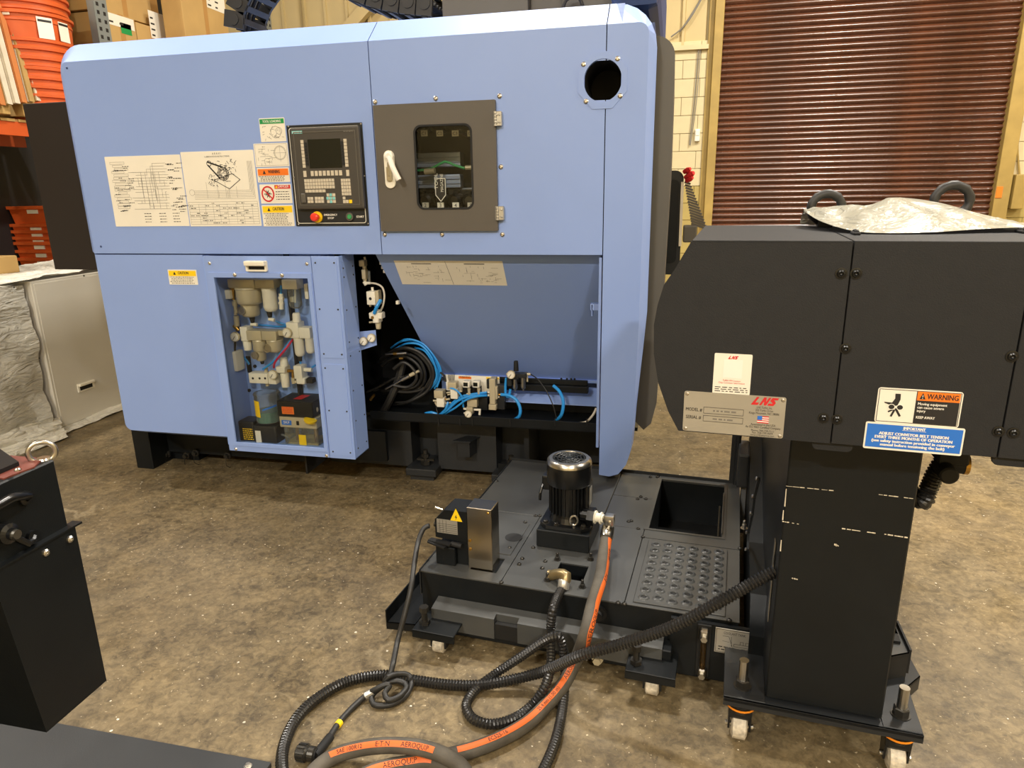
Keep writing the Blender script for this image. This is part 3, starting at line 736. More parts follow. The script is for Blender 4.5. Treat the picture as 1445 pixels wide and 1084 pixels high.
# lubrication chart
x0, x1, z0, z1 = mrect(254.3, 214.8, 370.8, 318.8); x0 = mY(254.5, 214.8, YF).x; x1 = mY(357.5, 212, YF).x-.0005
pl = plate(x0, x1, z0, z1, YF, label='white lubrication chart with a drawing and a table'); W_, H_ = x1-x0, z1-z0
b = B(); rect(b, x0+.008, x1-.008, z0+.01, z0+H_*.33, yp)
for i in range(1, 9): line(b, x0+.008, z0+.01+(H_*.33-.01)*i/9, x1-.008, z0+.01+(H_*.33-.01)*i/9, yp, .0009)
for f in (.16, .25, .36, .45, .56, .68, .78, .9): line(b, x0+W_*f, z0+.01, x0+W_*f, z0+H_*.3, yp, .0009)
for i in range(6): line(b, x0+W_*.12, z0+H_*(.37+.022*i), x1-W_*(.04+.012*i), z0+H_*(.37+.022*i), yp, .001); line(b, x1-W_*(.04+.012*i), z0+H_*(.37+.022*i), x1-W_*(.04+.012*i), z1-H_*.14, yp, .001)
for i in range(8): xa = x0+W_*R.uniform(.15, .8); line(b, xa, z0+H_*.38, xa, z0+H_*R.uniform(.46, .62), yp, .001)
dcirc(b, x0+W_*.09, z0+H_*.46, .014, yp, .001)
M.part('diagram', b, INKG, pl)
b = B()
put_text(b, 'A R A X I', (x0+W_*.5, yp, z1-H_*.045), (1, 0, 0), (0, 0, 1), .012); put_text(b, 'LUBRICATION INSTRUCTIONS', (x0+W_*.5, yp, z1-H_*.08), (1, 0, 0), (0, 0, 1), .009, W_*.34)
for i in range(46): xa = x0+W_*R.uniform(.03, .9); z = z0+.014+(H_*.33-.01)*R.randint(0, 8)/9; fake_text(b, xa, min(xa+.018, x1-.01), z, yp, .005, R)
cx, cz = x0+W_*.56, z0+H_*.70
for k in range(3): dcirc(b, cx, cz, .030-.006*k, yp, .003)
line(b, x0+W_*.36, z0+H_*.86, cx, cz+.03, yp, .007); line(b, x0+W_*.36, z0+H_*.82, cx-.02, cz-.022, yp, .007); dcirc(b, x0+W_*.38, z0+H_*.84, .012, yp, .003)
quadp = [(.42, .62), (.62, .5), (.78, .62), (.68, .7)]
for (a, c), (d, e) in zip(quadp, quadp[1:]+quadp[:1]): line(b, x0+W_*a, z0+H_*c, x0+W_*d, z0+H_*e, yp, .003)
for i in range(70):
    a = x0+W_*R.gauss(.6, .09); c = z0+H_*R.gauss(.74, .07); line(b, a, c, a+R.uniform(-.018, .018), c+R.uniform(-.014, .014), yp, .0022)
for i in range(24):
    a = x0+W_*R.gauss(.42, .03); c = z0+H_*R.gauss(.6, .05); line(b, a, c, a+R.uniform(-.014, .014), c+R.uniform(-.014, .014), yp, .0022)
M.part('fine_print', b, INK, pl)
cs = lambda x, y: (350+x/6.57, 160+y/6.57)
def srect(xa, ya, wx, yb):
    p, r, q = mY(*cs(xa, ya), YF), mY(*cs(xa+wx, ya), YF), mY(*cs(xa, yb), YF); return p.x, r.x, q.z, p.z
# tool loading
x0, x1, z0, z1 = srect(100, 48, 236, 268); pl = plate(x0, x1, z0, z1, YF, label='white sticker with green heading tool loading'); W_, H_ = x1-x0, z1-z0
b = B(); fill(b, x0+.003, x1-.003, z1-H_*.24, z1-.004, yp); M.part('heading_band', b, GREENP, pl)
b = B(); put_text(b, 'TOOL LOADING', ((x0+x1)/2, yp-.0004, z1-H_*.19), (1, 0, 0), (0, 0, 1), H_*.15, W_*.72, bold=.02); M.part('lettering', b, WHITE, pl)
b = B(); dcirc(b, x0+W_*.62, z0+H_*.4, .026, yp, .0015); dcirc(b, x0+W_*.75, z0+H_*.45, .015, yp, .0015)
for i in range(26): a, c = x0+W_*R.uniform(.08, .85), z0+H_*R.uniform(.12, .68); line(b, a, c, a+R.uniform(-.014, .014), c+R.uniform(-.01, .01), yp, .0016)
M.part('diagram', b, INKG, pl)
# dimension drawing
x0, x1, z0, z1 = srect(50, 282, 316, 500); pl = plate(x0, x1, z0, z1, YF-.0005, label='white dimension drawing sticker below the green heading'); W_, H_ = x1-x0, z1-z0
b = B(); rect(b, x0+.006, x1-.006, z0+.006, z1-.004, yp, .001); dcirc(b, x0+W_*.76, z0+H_*.58, .031, yp, .0016); dcirc(b, x0+W_*.76, z0+H_*.58, .027, yp, .0012); line(b, x0+W_*.76, z0+H_*.2, x0+W_*.76, z1-.01, yp, .001); line(b, x0+W_*.55, z0+H_*.58, x1-.01, z0+H_*.58, yp, .001)
for i in range(34): a, c = x0+W_*R.uniform(.1, .52), z0+H_*R.uniform(.15, .9); L_ = R.uniform(.01, .03); line(b, a, c, a+(L_ if i % 2 else 0), c+(0 if i % 2 else -L_*.6), yp, .0014)
M.part('diagram', b, INKG, pl)
def sticker(sr, head, band, hm, tm, lab, lines):
    x0, x1, z0, z1 = sr; pl = plate(x0, x1, z0, z1, YF, label=lab); W_, H_ = x1-x0, z1-z0
    b = B(); fill(b, x0+.005, x1-.005, z1-band, z1-.005, yp); M.part('heading_band', b, hm, pl)
    b = B(); put_text(b, head, ((x0+x1)/2+.006, yp-.0004, z1-band*.72), (1, 0, 0), (0, 0, 1), band*.62, W_*.36, bold=.025)
    tx = (x0+x1)/2-W_*.27; quad(b, [(tx-.008, yp-.0004, z1-band*.8), (tx+.008, yp-.0004, z1-band*.8), (tx, yp-.0004, z1-band*.3)])
    M.part('lettering', b, tm, pl)
    b = B()
    for i in range(lines): fake_text(b, x0+.008+(.008 if i % 3 else 0), x1-.01-R.random()*.03, z1-band-(H_-band)*(i+.9)/(lines+.6), yp, .0055, R)
    M.part('fine_print', b, INKG, pl)
sticker(srect(80, 508, 300, 642), 'WARNING', .035, ORANGES, INK, 'sticker with orange warning heading', 4)
sticker(srect(125, 852, 290, 1048), 'CAUTION', .035, YELP, INK, 'sticker with yellow caution heading beside the operator panel', 8)
x0, x1, z0, z1 = srect(105, 660, 292, 838); pl = plate(x0, x1, z0, z1, YF, label='sticker with red danger heading and prohibition sign'); W_, H_ = x1-x0, z1-z0
b = B(); fill(b, x0+W_*.48, x1-.004, z1-H_*.24, z1-.004, yp); ringplate(b, [(x0+W_*.25+.034*math.cos(2*PI*i/24), z0+H_*.5+.037*math.sin(2*PI*i/24)) for i in range(24)], [(x0+W_*.25+.027*math.cos(2*PI*i/24), z0+H_*.5+.030*math.sin(2*PI*i/24)) for i in range(24)], 'y', yp-.0006, yp); line(b, x0+W_*.25-.022, z0+H_*.5+.022, x0+W_*.25+.022, z0+H_*.5-.022, yp-.0007, .006); M.part('red_mark', b, REDP, pl)
b = B(); put_text(b, 'DANGER', (x0+W_*.76, yp-.0005, z1-H_*.19), (1, 0, 0), (0, 0, 1), .02, W_*.34); M.part('lettering', b, WHITE, pl)
b = B(); quad(b, [(x0+W_*.5, yp-.0005, z1-H_*.2), (x0+W_*.58, yp-.0005, z1-H_*.2), (x0+W_*.54, yp-.0005, z1-H_*.06)]); M.part('triangle', b, YELP, pl)
b = B()
for i in range(4): fake_text(b, x0+W_*.5, x1-.012, z0+H_*(.2+.13*i), yp, .005, R)
for i in range(12): a = 2*PI*i/12; line(b, x0+W_*.25, z0+H_*.5, x0+W_*.25+.02*math.cos(a)*(1-(i % 3)*.25), z0+H_*.5+.02*math.sin(a)*(1-(i % 2)*.4), yp-.0002, .003)
M.part('fine_print', b, INK, pl)
x0, x1, z0, z1 = mrect(236.5, 380.5, 280, 402); sticker((x0, x1, z0, z1), 'CAUTION', .032, YELP, INK, 'small yellow and white caution sticker on the lower left cover', 5)
# ================================================================== devices drawn from boxes, bowls and dials
class Crop:
    def __init__(s, ox, oy, sc_, Y): s.ox, s.oy, s.s, s.Y = ox, oy, sc_, Y
    def P(s, x, y, Y=None): return mY(s.ox+x/s.s, s.oy+y/s.s, s.Y if Y is None else Y)
    def mpx(s, x, y): return (s.P(x+10, y).x - s.P(x, y).x)/10
    def mpz(s, x, y): return (s.P(x, y).z - s.P(x, y+10).z)/10
def prim(b, C_, p):
    k = p[0]
    if k == 'b':
        xa, ya, xb, yb = p[1:5]; d = p[5] if len(p) > 5 else .03; yo = p[6] if len(p) > 6 else 0.
        c = C_.P((xa+xb)/2, (ya+yb)/2); w = (xb-xa)*C_.mpx(xa, ya)/2; h = (yb-ya)*C_.mpz(xa, ya)/2
        box(b, c.x-w, c.x+w, C_.Y-d+yo, C_.Y+d+yo, c.z-h, c.z+h, min(w, h, d)*.22)
    elif k == 'c':      # bowl: straight cylinder with rounded lower end
        x, ya, yb, w = p[1:5]; tp = p[5] if len(p) > 5 else 1.
        t, q = C_.P(x, ya), C_.P(x, yb); r = w*C_.mpx(x, ya)/2; L_ = t.z-q.z
        lathe(b, (t.x, C_.Y, t.z), (0, 0, -1), [(0, r), (L_*.08, r*1.06), (L_*.12, r), (L_*.8, r*tp), (L_*.93, r*tp*.86), (L_, r*tp*.6)], 16)
    elif k == 't':      # knob / taper
        x, ya, yb, w0, w1 = p[1:6]; t, q = C_.P(x, ya), C_.P(x, yb); m = C_.mpx(x, ya)/2
        L_ = t.z-q.z; lathe(b, (t.x, C_.Y, t.z), (0, 0, -1), [(0, w0*m*.85), (L_*.12, w0*m), (L_, w1*m)], 14)
    elif k == 'g':      # dial facing the viewer
        x, y, w = p[1:4]; yo = p[4] if len(p) > 4 else .03; c = C_.P(x, y); r = w*C_.mpx(x, y)
        lathe(b, (c.x, C_.Y-yo, c.z), (0, 1, 0), [(0, r*.86), (0, r), (.012, r), (.02, r*.4), (yo, r*.35)], 20)
    elif k == 'f':      # dial face
        x, y, w = p[1:4]; yo = p[4] if len(p) > 4 else .03; c = C_.P(x, y); r = w*C_.mpx(x, y)
        lathe(b, (c.x, C_.Y-yo-.0012, c.z), (0, 1, 0), [(0, r*.84), (.001, r*.84)], 20)
    elif k == 'n':      # needle
        x, y, w = p[1:4]; yo = p[4] if len(p) > 4 else .03; c = C_.P(x, y); r = w*C_.mpx(x, y); Yn = C_.Y-yo-.002
        quad(b, [(c.x-r*.5, Yn, c.z-r*.62), (c.x-r*.4, Yn, c.z-r*.68), (c.x+r*.14, Yn, c.z+r*.1), (c.x+r*.02, Yn, c.z+r*.16)])
        for i in range(9):
            a = math.radians(-40+i*32.5); 
            for rr in (.7,): quad(b, [(c.x+r*rr*math.cos(a)-r*.04, Yn, c.z+r*rr*math.sin(a)-r*.04), (c.x+r*rr*math.cos(a)+r*.04, Yn, c.z+r*rr*math.sin(a)-r*.04), (c.x+r*rr*math.cos(a)+r*.04, Yn, c.z+r*rr*math.sin(a)+r*.04), (c.x+r*rr*math.cos(a)-r*.04, Yn, c.z+r*rr*math.sin(a)+r*.04)])
    elif k == 'h':      # cylinder between two image points
        xa, ya, xb, yb, w = p[1:6]; m = C_.mpx(xa, ya)/2; yo = p[6] if len(p) > 6 else 0
        a, c = C_.P(xa, ya), C_.P(xb, yb); a.y += yo; c.y += yo; cyl(b, a, c, w*m, n=12)
    elif k == 's':      # sight disc with ring
        x, y, w = p[1:4]; yo = p[4]; c = C_.P(x, y); r = w*C_.mpx(x, y)
        lathe(b, (c.x, C_.Y-yo, c.z), (0, 1, 0), [(.004, r*.6), (0, r*.66), (0, r), (.02, r)], 18)
    return b
def device(C_, name, label, cat, parts, group=None):
    xs_, ys_ = [], []
    for _, _, pr in parts:
        for p in pr:
            if p[0] in 'bh': xs_ += [p[1], p[3]]; ys_ += [p[2], p[4]]
            elif p[0] in 'ct': xs_.append(p[1]); ys_ += [p[2], p[3]]
            else: xs_.append(p[1]); ys_.append(p[2])
    o = C_.P(sum(xs_)/len(xs_), max(ys_)); T_ = Thing(name, label, cat, o, group=group)
    for pn, m, pr in parts:
        b = B()
        for p in pr: prim(b, C_, p)
        T_.part(pn, b, m, smooth=True)
    return T_
def mtube(name, C_, pts, r, m, label, cat='hose', Y=None, group=None):
    b = B(); P_ = [C_.P(p[0], p[1], (C_.Y if Y is None else Y)+(p[2] if len(p) > 2 else 0)) for p in pts]
    tube(b, P_, r, 8, .012); o = solo(name, b, m, label, cat, org=P_[0], smooth=True, group=group); return o

# ================================================================== SERVICE CABINET
YC = 3.015
cc = lambda x, y, Y=YC: mY(280+x/3.496, 350+y/3.496, Y)
CX0 = (mY(288, 362, YC).x+mY(322.9, 636, YC).x)/2; CX1 = (mY(477.4, 361.4, YC).x+mY(501.7, 648.9, YC).x)/2
CZ0 = mY(501.7, 648.9, YC).z; CZ1 = ZS-.004
wx0 = (cc(75, 145).x+cc(190, 960).x)/2; wx1 = (cc(540, 150).x+cc(622, 985).x)/2; wz1 = cc(300, 147).z; wz0 = cc(400, 972).z
cdx = (cc(553, 45).x+cc(645, 1015).x)/2
CYB = mX(520.3, 631.7, CX1).y
S = Thing('service_cabinet', 'light blue service cabinet with a clear window full of pneumatic units', 'cabinet', ((CX0+CX1)/2, YC+.1, CZ0))
b = B(); box(b, CX1-.004, CX1, YC+.003, CYB, CZ0, CZ1); box(b, CX0, CX0+.003, YC+.003, CYB+.1, CZ0, CZ1); box(b, CX0, CX1, YC+.003, CYB, CZ0, CZ0+.004)
box(b, cdx+.002, CX1, YC, YC+.004, CZ0, CZ1, .0015)
S.part('body', b, BLUE)
b = B(); box(b, wx0-.05, wx1+.03, YC+.225, YC+.23, wz0-.02, wz1+.1); box(b, wx0-.055, wx0-.05, YC+.006, YC+.225, wz0-.02, wz1+.1); box(b, wx1+.03, wx1+.034, YC+.006, YC+.225, wz0-.02, wz1+.1); box(b, wx0-.05, wx1+.03, YC+.006, YC+.225, wz0-.03, wz0-.02)
S.part('inner_box', b, BLUEI)
b = B(); gridplate(b, [CX0, wx0, wx1, cdx], [CZ0+.002, wz0, wz1, CZ1], {(1, 1)}, 'y', YC, YC+.004); cd = S.part('door', b, BLUE)
b = B(); gridplate(b, [wx0-.028, wx0, wx1, wx1+.02], [wz0-.02, wz0, wz1, wz1+.024], {(1, 1)}, 'y', YC-.004, YC); S.part('window_frame', b, BLUE, cd)
b = B(); box(b, wx0-.01, wx1+.01, YC+.005, YC+.009, wz0-.01, wz1+.01); S.part('window_pane', b, GLASS, cd)
p, q = cc(235, 62), cc(345, 115)
b = B(); ringplate(b, rrect(p.x, q.x, q.z, p.z, .006), rrect(p.x+.012, q.x-.012, q.z+.008, p.z-.026, .003), 'y', YC-.012, YC); box(b, p.x+.002, q.x-.002, YC-.03, YC-.008, p.z-.024, p.z, .006); hd = S.part('handle', b, WHITEP, cd)
b = B(); box(b, p.x+.012, q.x-.012, YC-.002, YC-.0005, q.z+.008, p.z-.02); S.part('handle_recess', b, BLACKM, hd)
b = B()
for x, y in ((180, 132), (413, 135)): bolt(b, cc(x, y, YC-.004), (0, -1, 0), .011, .007)
for x, y in ((55, 75), (535, 78), (186, 992), (632, 1025)): bolt(b, cc(x, y), (0, -1, 0), .009, .005)
S.part('door_screw', b, BOLTM, cd, kind='stuff')
for (xa, ya, xb, yb) in ((556, 52, 715, 545), (610, 572, 755, 1028)):
    p, q = cc(xa, ya), cc(xb, yb); x0 = (cdx+.012); x1 = CX1-.012
    b = B(); prism(b, rrect(x0, x1, q.z, p.z, .012), 'y', YC-.0025, YC); ap = S.part('access_panel', b, BLUE, label='narrow screwed access panel')
    b = B()
    for z in (p.z-.02, (p.z+q.z)/2, q.z+.02):
        for x in (x0+.012, x1-.012): bolt(b, (x, YC-.0025, z), (0, -1, 0), .0045, .003)
    S.part('panel_screw', b, STEELD, ap, kind='stuff')
# side plates with screws
b = B(); zq = mY(508, 497, YC).z
box(b, CX1, CX1+.002, YC+.02, CYB-.01, zq+.01, CZ1-.03); box(b, CX1, CX1+.002, YC+.02, CYB-.01, CZ0+.03, zq-.01)
sp_ = S.part('side_panel', b, BLUE)
b = B()
for z in [CZ0+.05, CZ0+.2, CZ0+.36, zq-.03, zq+.04, zq+.2, zq+.36, CZ1-.06]:
    for y in (YC+.035, CYB-.025): bolt(b, (CX1+.002, y, z), (1, 0, 0), .0045, .003)
S.part('side_screw', b, STEELD, sp_, kind='stuff')
# contents, all measured on one drawing of the window
Q = Crop(280, 350, 3.496, YC+.16)
device(Q, 'air_filter', 'largest silver air filter, at the top left inside the cabinet window, with round sight glass', 'air filter',
 [('head', SILV, [('b', 172, 150, 300, 192, .05)]), ('bowl', SILV, [('c', 246, 192, 280, 112), ('c', 254, 275, 338, 78)]), ('sight_glass', STEEL, [('s', 240, 302, 19, .055)]), ('drain', BLACKM, [('t', 264, 338, 368, 26, 16)]), ('fitting', WHITEP, [('h', 260, 376, 290, 378, 15)])])
device(Q, 'air_filter', 'slim cream air filter, second unit from the left at the top of the cabinet window', 'air filter',
 [('head', SILV, [('b', 298, 152, 392, 195, .04)]), ('bowl', WHITEP, [('c', 347, 195, 312, 64)]), ('drain', BLACKM, [('t', 350, 312, 342, 26, 18)]), ('fitting', WHITEP, [('h', 348, 350, 375, 356, 16)])])
device(Q, 'speed_controller', 'small white speed controller hanging on a blue tube near the top of the cabinet window', 'valve',
 [('body', WHITEP, [('h', 408, 225, 410, 302, 20), ('h', 398, 248, 420, 250, 16), ('h', 398, 272, 420, 274, 14)]), ('tube', TUBEB, [('h', 407, 185, 408, 226, 9)])])
device(Q, 'oil_mist_filter', 'filter with a clear bowl at the top right inside the cabinet window', 'air filter',
 [('head', WHITEP, [('b', 428, 152, 502, 200, .035)]), ('bowl', CLEARP, [('c', 472, 200, 296, 58)]), ('insert', WHITEP, [('b', 455, 240, 473, 266, .012), ('h', 478, 200, 478, 270, 9)]), ('fitting', WHITEP, [('b', 532, 175, 550, 250, .02)])])
device(Q, 'solenoid_valve', 'white solenoid valve with brass elbow on the left wall inside the cabinet window', 'valve',
 [('body', WHITEP, [('b', 106, 203, 172, 248, .03), ('t', 130, 248, 290, 34, 22)]), ('brass_elbow', BRASS, [('h', 172, 195, 172, 255, 16), ('h', 160, 196, 188, 196, 20), ('h', 178, 380, 200, 408, 22)]), ('fitting_chain', SILV, [('h', 180, 255, 184, 330, 16), ('h', 178, 262, 180, 285, 22), ('h', 186, 335, 190, 385, 24), ('h', 188, 300, 188, 318, 22)])])
device(Q, 'filter_regulator', 'cream regulator with dial, at the left end of the middle row in the cabinet window', 'regulator',
 [('body', WHITEP, [('b', 222, 385, 258, 455, .03), ('t', 240, 455, 502, 40, 34)]), ('gauge', SILV, [('g', 206, 430, 21, .05)]), ('gauge_face', PAPER, [('f', 206, 430, 21, .05)]), ('needle', INK, [('n', 206, 430, 21, .05)])])
device(Q, 'air_filter', 'silver mist separator with sight glass in the middle row of the cabinet window', 'air filter',
 [('head', SILV, [('b', 256, 402, 328, 450, .038)]), ('bowl', SILV, [('c', 302, 450, 512, 64), ('c', 306, 508, 556, 46)]), ('sight_glass', STEEL, [('s', 296, 523, 17, .04)]), ('drain', BLACKM, [('t', 314, 556, 572, 18, 14)])])
device(Q, 'air_filter', 'short silver filter with sight glass beside the tall regulator in the cabinet window', 'air filter',
 [('head', SILV, [('b', 330, 404, 402, 450, .038), ('b', 402, 405, 456, 432, .02)]), ('bowl', SILV, [('c', 376, 450, 512, 72)]), ('sight_glass', STEEL, [('s', 360, 486, 20, .045)])])
device(Q, 'filter_regulator', 'tall cream regulator with ribbed knob and long bowl, centre right of the cabinet window', 'regulator',
 [('knob', WHITEP, [('t', 482, 320, 362, 34, 38)]), ('body', WHITEP, [('b', 450, 362, 510, 440, .034)]), ('bowl', WHITEP, [('c', 494, 440, 532, 46)]), ('drain', BLACKM, [('t', 500, 532, 558, 22, 16)]), ('gauge', SILV, [('g', 460, 410, 22, .05)]), ('gauge_face', PAPER, [('f', 460, 410, 22, .05)]), ('needle', INK, [('n', 460, 410, 22, .05)])])
device(Q, 'air_filter', 'small cream filter right of the tall regulator, against the right window edge', 'air filter',
 [('head', WHITEP, [('b', 508, 388, 564, 442, .03)]), ('bowl', WHITEP, [('c', 548, 442, 518, 42)])])
device(Q, 'shut_off_valve', 'white shut off valve with lever inside the cabinet window, at the left edge', 'valve',
 [('body', WHITEP, [('b', 150, 505, 208, 602, .035), ('h', 172, 462, 172, 505, 26)]), ('lever', WHITE, [('h', 132, 522, 176, 528, 20), ('h', 134, 550, 176, 554, 20)])])
device(Q, 'valve_manifold', 'white valve manifold block below the middle row in the cabinet window', 'valve manifold',
 [('body', WHITEP, [('b', 264, 612, 356, 662, .03), ('b', 358, 612, 396, 666, .03)]), ('fitting', SILV, [('h', 335, 590, 335, 614, 16), ('h', 340, 662, 342, 680, 18)]), ('port', BLACKM, [('f', 285, 636, 6, .031), ('f', 318, 636, 6, .031), ('f', 345, 636, 6, .031)])])
device(Q, 'filter_regulator', 'small cream regulator with dial beside the white manifold block in the cabinet window', 'regulator',
 [('body', WHITEP, [('t', 420, 540, 580, 32, 38), ('b', 396, 580, 440, 612, .03), ('t', 424, 612, 684, 40, 34)]), ('gauge', SILV, [('g', 390, 614, 21, .05)]), ('gauge_face', PAPER, [('f', 390, 614, 21, .05)]), ('needle', INK, [('n', 390, 614, 21, .05)])])
device(Q, 'brass_tee', 'brass tee fitting with a drop pipe in the lower middle of the cabinet window', 'pipe fitting',
 [('tee', BRASS, [('h', 438, 606, 484, 608, 15), ('h', 466, 606, 468, 640, 15)]), ('nut', SILV, [('h', 468, 640, 472, 668, 20), ('h', 470, 652, 484, 664, 12)])])
device(Q, 'solenoid_valve', 'cream solenoid valve against the right window edge above the lubricators', 'valve',
 [('body', WHITEP, [('b', 484, 576, 524, 640, .03), ('b', 496, 636, 538, 666, .03), ('h', 524, 600, 560, 602, 20)]), ('coil', BLACKM, [('b', 540, 640, 572, 664, .02)])])
mtube('power_cable', Q, [(182, 440, .0), (178, 560, -.02), (185, 720, -.03), (205, 840, -.03), (238, 900, -.02)], .0065, RUBBER, 'black cable hanging down the left side of the cabinet window', 'cable')
mtube('air_tube', Q, [(270, 378, .05), (330, 382, .06), (400, 388, .06), (455, 380, .05)], .005, TUBEB, 'blue air tube running level below the upper filters in the cabinet window')
mtube('air_tube', Q, [(372, 356, .04), (410, 372, .05), (450, 382, .05)], .005, TUBEB, 'blue air tube slanting from the slim cream filter drain to the tall regulator')
mtube('air_tube', Q, [(318, 598, -.02), (370, 560, -.03), (425, 495, -.02), (462, 446, 0)], .0055, TUBEB, 'blue air tube curving from the white manifold up to the tall regulator')
mtube('air_tube', Q, [(372, 590, -.02), (380, 560, -.04), (425, 505, -.04), (466, 450, 0)], .006, TUBER, 'crimson air tube curving up to the tall regulator in the cabinet window')
mtube('air_tube', Q, [(210, 530, .06), (235, 550, .06), (252, 575, .06)], .008, TUBEB, 'short blue tube bundle beside the shut off valve in the cabinet window')
mtube('air_tube', Q, [(500, 555, .02), (512, 590, .02), (530, 612, .02), (560, 590, .02), (578, 578, .02)], .005, TUBEB, 'blue air tube looping under the tall regulator drain to the right')
# grease lubricator
C2 = Crop(280, 350, 3.496, YC+.12)
T_ = Thing('grease_lubricator', 'grease lubricator with clear teal filled reservoir on a black base in the cabinet window', 'lubricator', C2.P(330, 962))
c = C2.P(352, 850); r = 55*C2.mpx(350, 780); zt = C2.P(345, 712).z; zb = C2.P(352, 850).z
b = B(); lathe(b, (c.x, c.y, zb), (0, 0, 1), [(0, r), (.01, r*1.03), (.018, r), (zt-zb-.012, r), (zt-zb-.006, r*1.05), (zt-zb, r*1.0), (zt-zb, 0)], 26, caps=False); T_.part('reservoir', b, CLEARP, smooth=True)
b = B(); lathe(b, (c.x, c.y, zb+.002), (0, 0, 1), [(0, r*.95), ((zt-zb)*.36, r*.95)], 24); T_.part('grease', b, TEALG, smooth=True)
b = B(); p, q = C2.P(292, 738), C2.P(342, 818); n = 6
x0, x1 = p.x, q.x
for i in range(n):
    xa, xb = x0+(x1-x0)*i/n, x0+(x1-x0)*(i+1)/n; fa = math.sqrt(max(0, (r*1.012)**2-(xa-c.x)**2)); fb = math.sqrt(max(0, (r*1.012)**2-(xb-c.x)**2)); quad(b, [(xa, c.y-fa, q.z), (xb, c.y-fb, q.z), (xb, c.y-fb, p.z), (xa, c.y-fa, p.z)])
T_.part('label_sheet', b, YELP, label='yellow label on the reservoir')
b = B(); p, q = C2.P(348, 768), C2.P(398, 790)
for i in range(6):
    xa, xb = p.x+(q.x-p.x)*i/6, p.x+(q.x-p.x)*(i+1)/6; fa = math.sqrt(max(0, (r*1.012)**2-(xa-c.x)**2)); fb = math.sqrt(max(0, (r*1.012)**2-(xb-c.x)**2)); z = q.z+(p.z-q.z)*i/6*.8; quad(b, [(xa, c.y-fa, z), (xb, c.y-fb, z+.004), (xb, c.y-fb, z+.014), (xa, c.y-fa, z+.010)])
T_.part('logo_stripe', b, BLUEP)
b = B(); prim(b, C2, ('b', 226, 842, 302, 945, .05)); prim(b, C2, ('b', 300, 862, 412, 955, .055)); T_.part('base', b, BLACKS)
b = B(); p, q = C2.P(244, 872), C2.P(300, 938); yy = C2.Y-.0515
for i in range(6): fake_text(b, p.x, q.x, p.z-(p.z-q.z)*(i+.7)/6.4, yy, .009, R)
T_.part('yellow_print', b, YELP)
b = B(); p, q = C2.P(308, 884), C2.P(342, 945); fill(b, p.x, q.x, q.z, p.z, C2.Y-.0565); T_.part('barcode_label', b, PAPER)
b = B(); tube(b, [C2.P(412, 920, C2.Y-.03), C2.P(440, 935, C2.Y-.05), C2.P(436, 962, C2.Y-.05), C2.P(380, 972, C2.Y-.05)], .006, 8); T_.part('hose', b, CLEARP)
# oil lubricator
T_ = Thing('oil_lubricator', 'black box oil lubricator with orange label and yellow filler cap in the cabinet window', 'lubricator', C2.P(520, 990))
p, q = C2.P(414, 742), C2.P(592, 812)
b = B(); x0 = C2.P(418, 780).x; x1 = C2.P(590, 770).x; box(b, x0, x1, C2.Y-.06, C2.Y+.10, C2.P(500, 818).z, C2.P(500, 742).z, .004); T_.part('motor_cover', b, BLACK)
b = B(); p, q = C2.P(440, 765), C2.P(502, 804); fill(b, p.x, q.x, q.z, p.z, C2.Y-.0615); T_.part('label_sheet', b, ORANGES, label='orange label')
b = B()
for i in range(4): fake_text(b, p.x+.004, q.x-.006, p.z-(p.z-q.z)*(i+.8)/4.6, C2.Y-.0622, .006, R)
T_.part('fine_print', b, REDP)
b = B(); zz = C2.P(500, 742).z+.0008; xc = (x0+x1)/2; quad(b, [(xc-.03, C2.Y-.02, zz), (xc+.02, C2.Y-.02, zz), (xc+.03, C2.Y+.06, zz), (xc-.02, C2.Y+.06, zz)]); T_.part('red_label', b, REDP)
b = B(); x1b = C2.P(606, 840).x; box(b, x0+.002, x1b, C2.Y-.055, C2.Y+.11, C2.P(500, 872).z, C2.P(500, 820).z, .004); T_.part('pump_block', b, SILV)
b = B(); p, q = C2.P(437, 832), C2.P(487, 858); fill(b, p.x, q.x, q.z, p.z, C2.Y-.0565); bd = T_.part('brand_plate', b, BLUEP)
b = B(); put_text(b, 'SKF', ((p.x+q.x)/2, C2.Y-.0572, q.z+.008), (1, 0, 0), (0, 0, 1), .02, .036); T_.part('lettering', b, WHITE, bd)
b = B(); p = C2.P(516, 848); box(b, p.x-.008, p.x+.008, C2.Y-.058, C2.Y-.05, p.z-.012, p.z+.012, .002); T_.part('switch', b, PITCHB)
b = B(); p = C2.P(580, 835); lathe(b, (p.x, C2.Y-.062, p.z-.004), (.25, -.1, 1), [(0, .030), (.006, .034), (.014, .034), (.018, .02)], 20); T_.part('filler_cap', b, YELP, smooth=True)
b = B(); x0r, x1r = C2.P(450, 930).x, C2.P(614, 930).x; box(b, x0r, x1r, C2.Y-.05, C2.Y+.1, C2.P(500, 985).z, C2.P(500, 872).z, .008); T_.part('reservoir', b, CLEARP)
b = B(); box(b, x0r+.006, x1r-.006, C2.Y-.044, C2.Y+.09, C2.P(500, 983).z, C2.P(500, 945).z); T_.part('oil', b, OLIVE)
b = B(); p, q = C2.P(518, 905), C2.P(560, 972); fill(b, p.x, q.x, q.z, p.z, C2.Y-.052); T_.part('label_sheet', b, YELP, label='yellow label on the reservoir')
b = B(); cyl(b, C2.P(486, 872, C2.Y), C2.P(492, 980, C2.Y), .01); cyl(b, C2.P(578, 872, C2.Y-.03), C2.P(584, 960, C2.Y-.03), .012); T_.part('level_tube', b, BRASS)
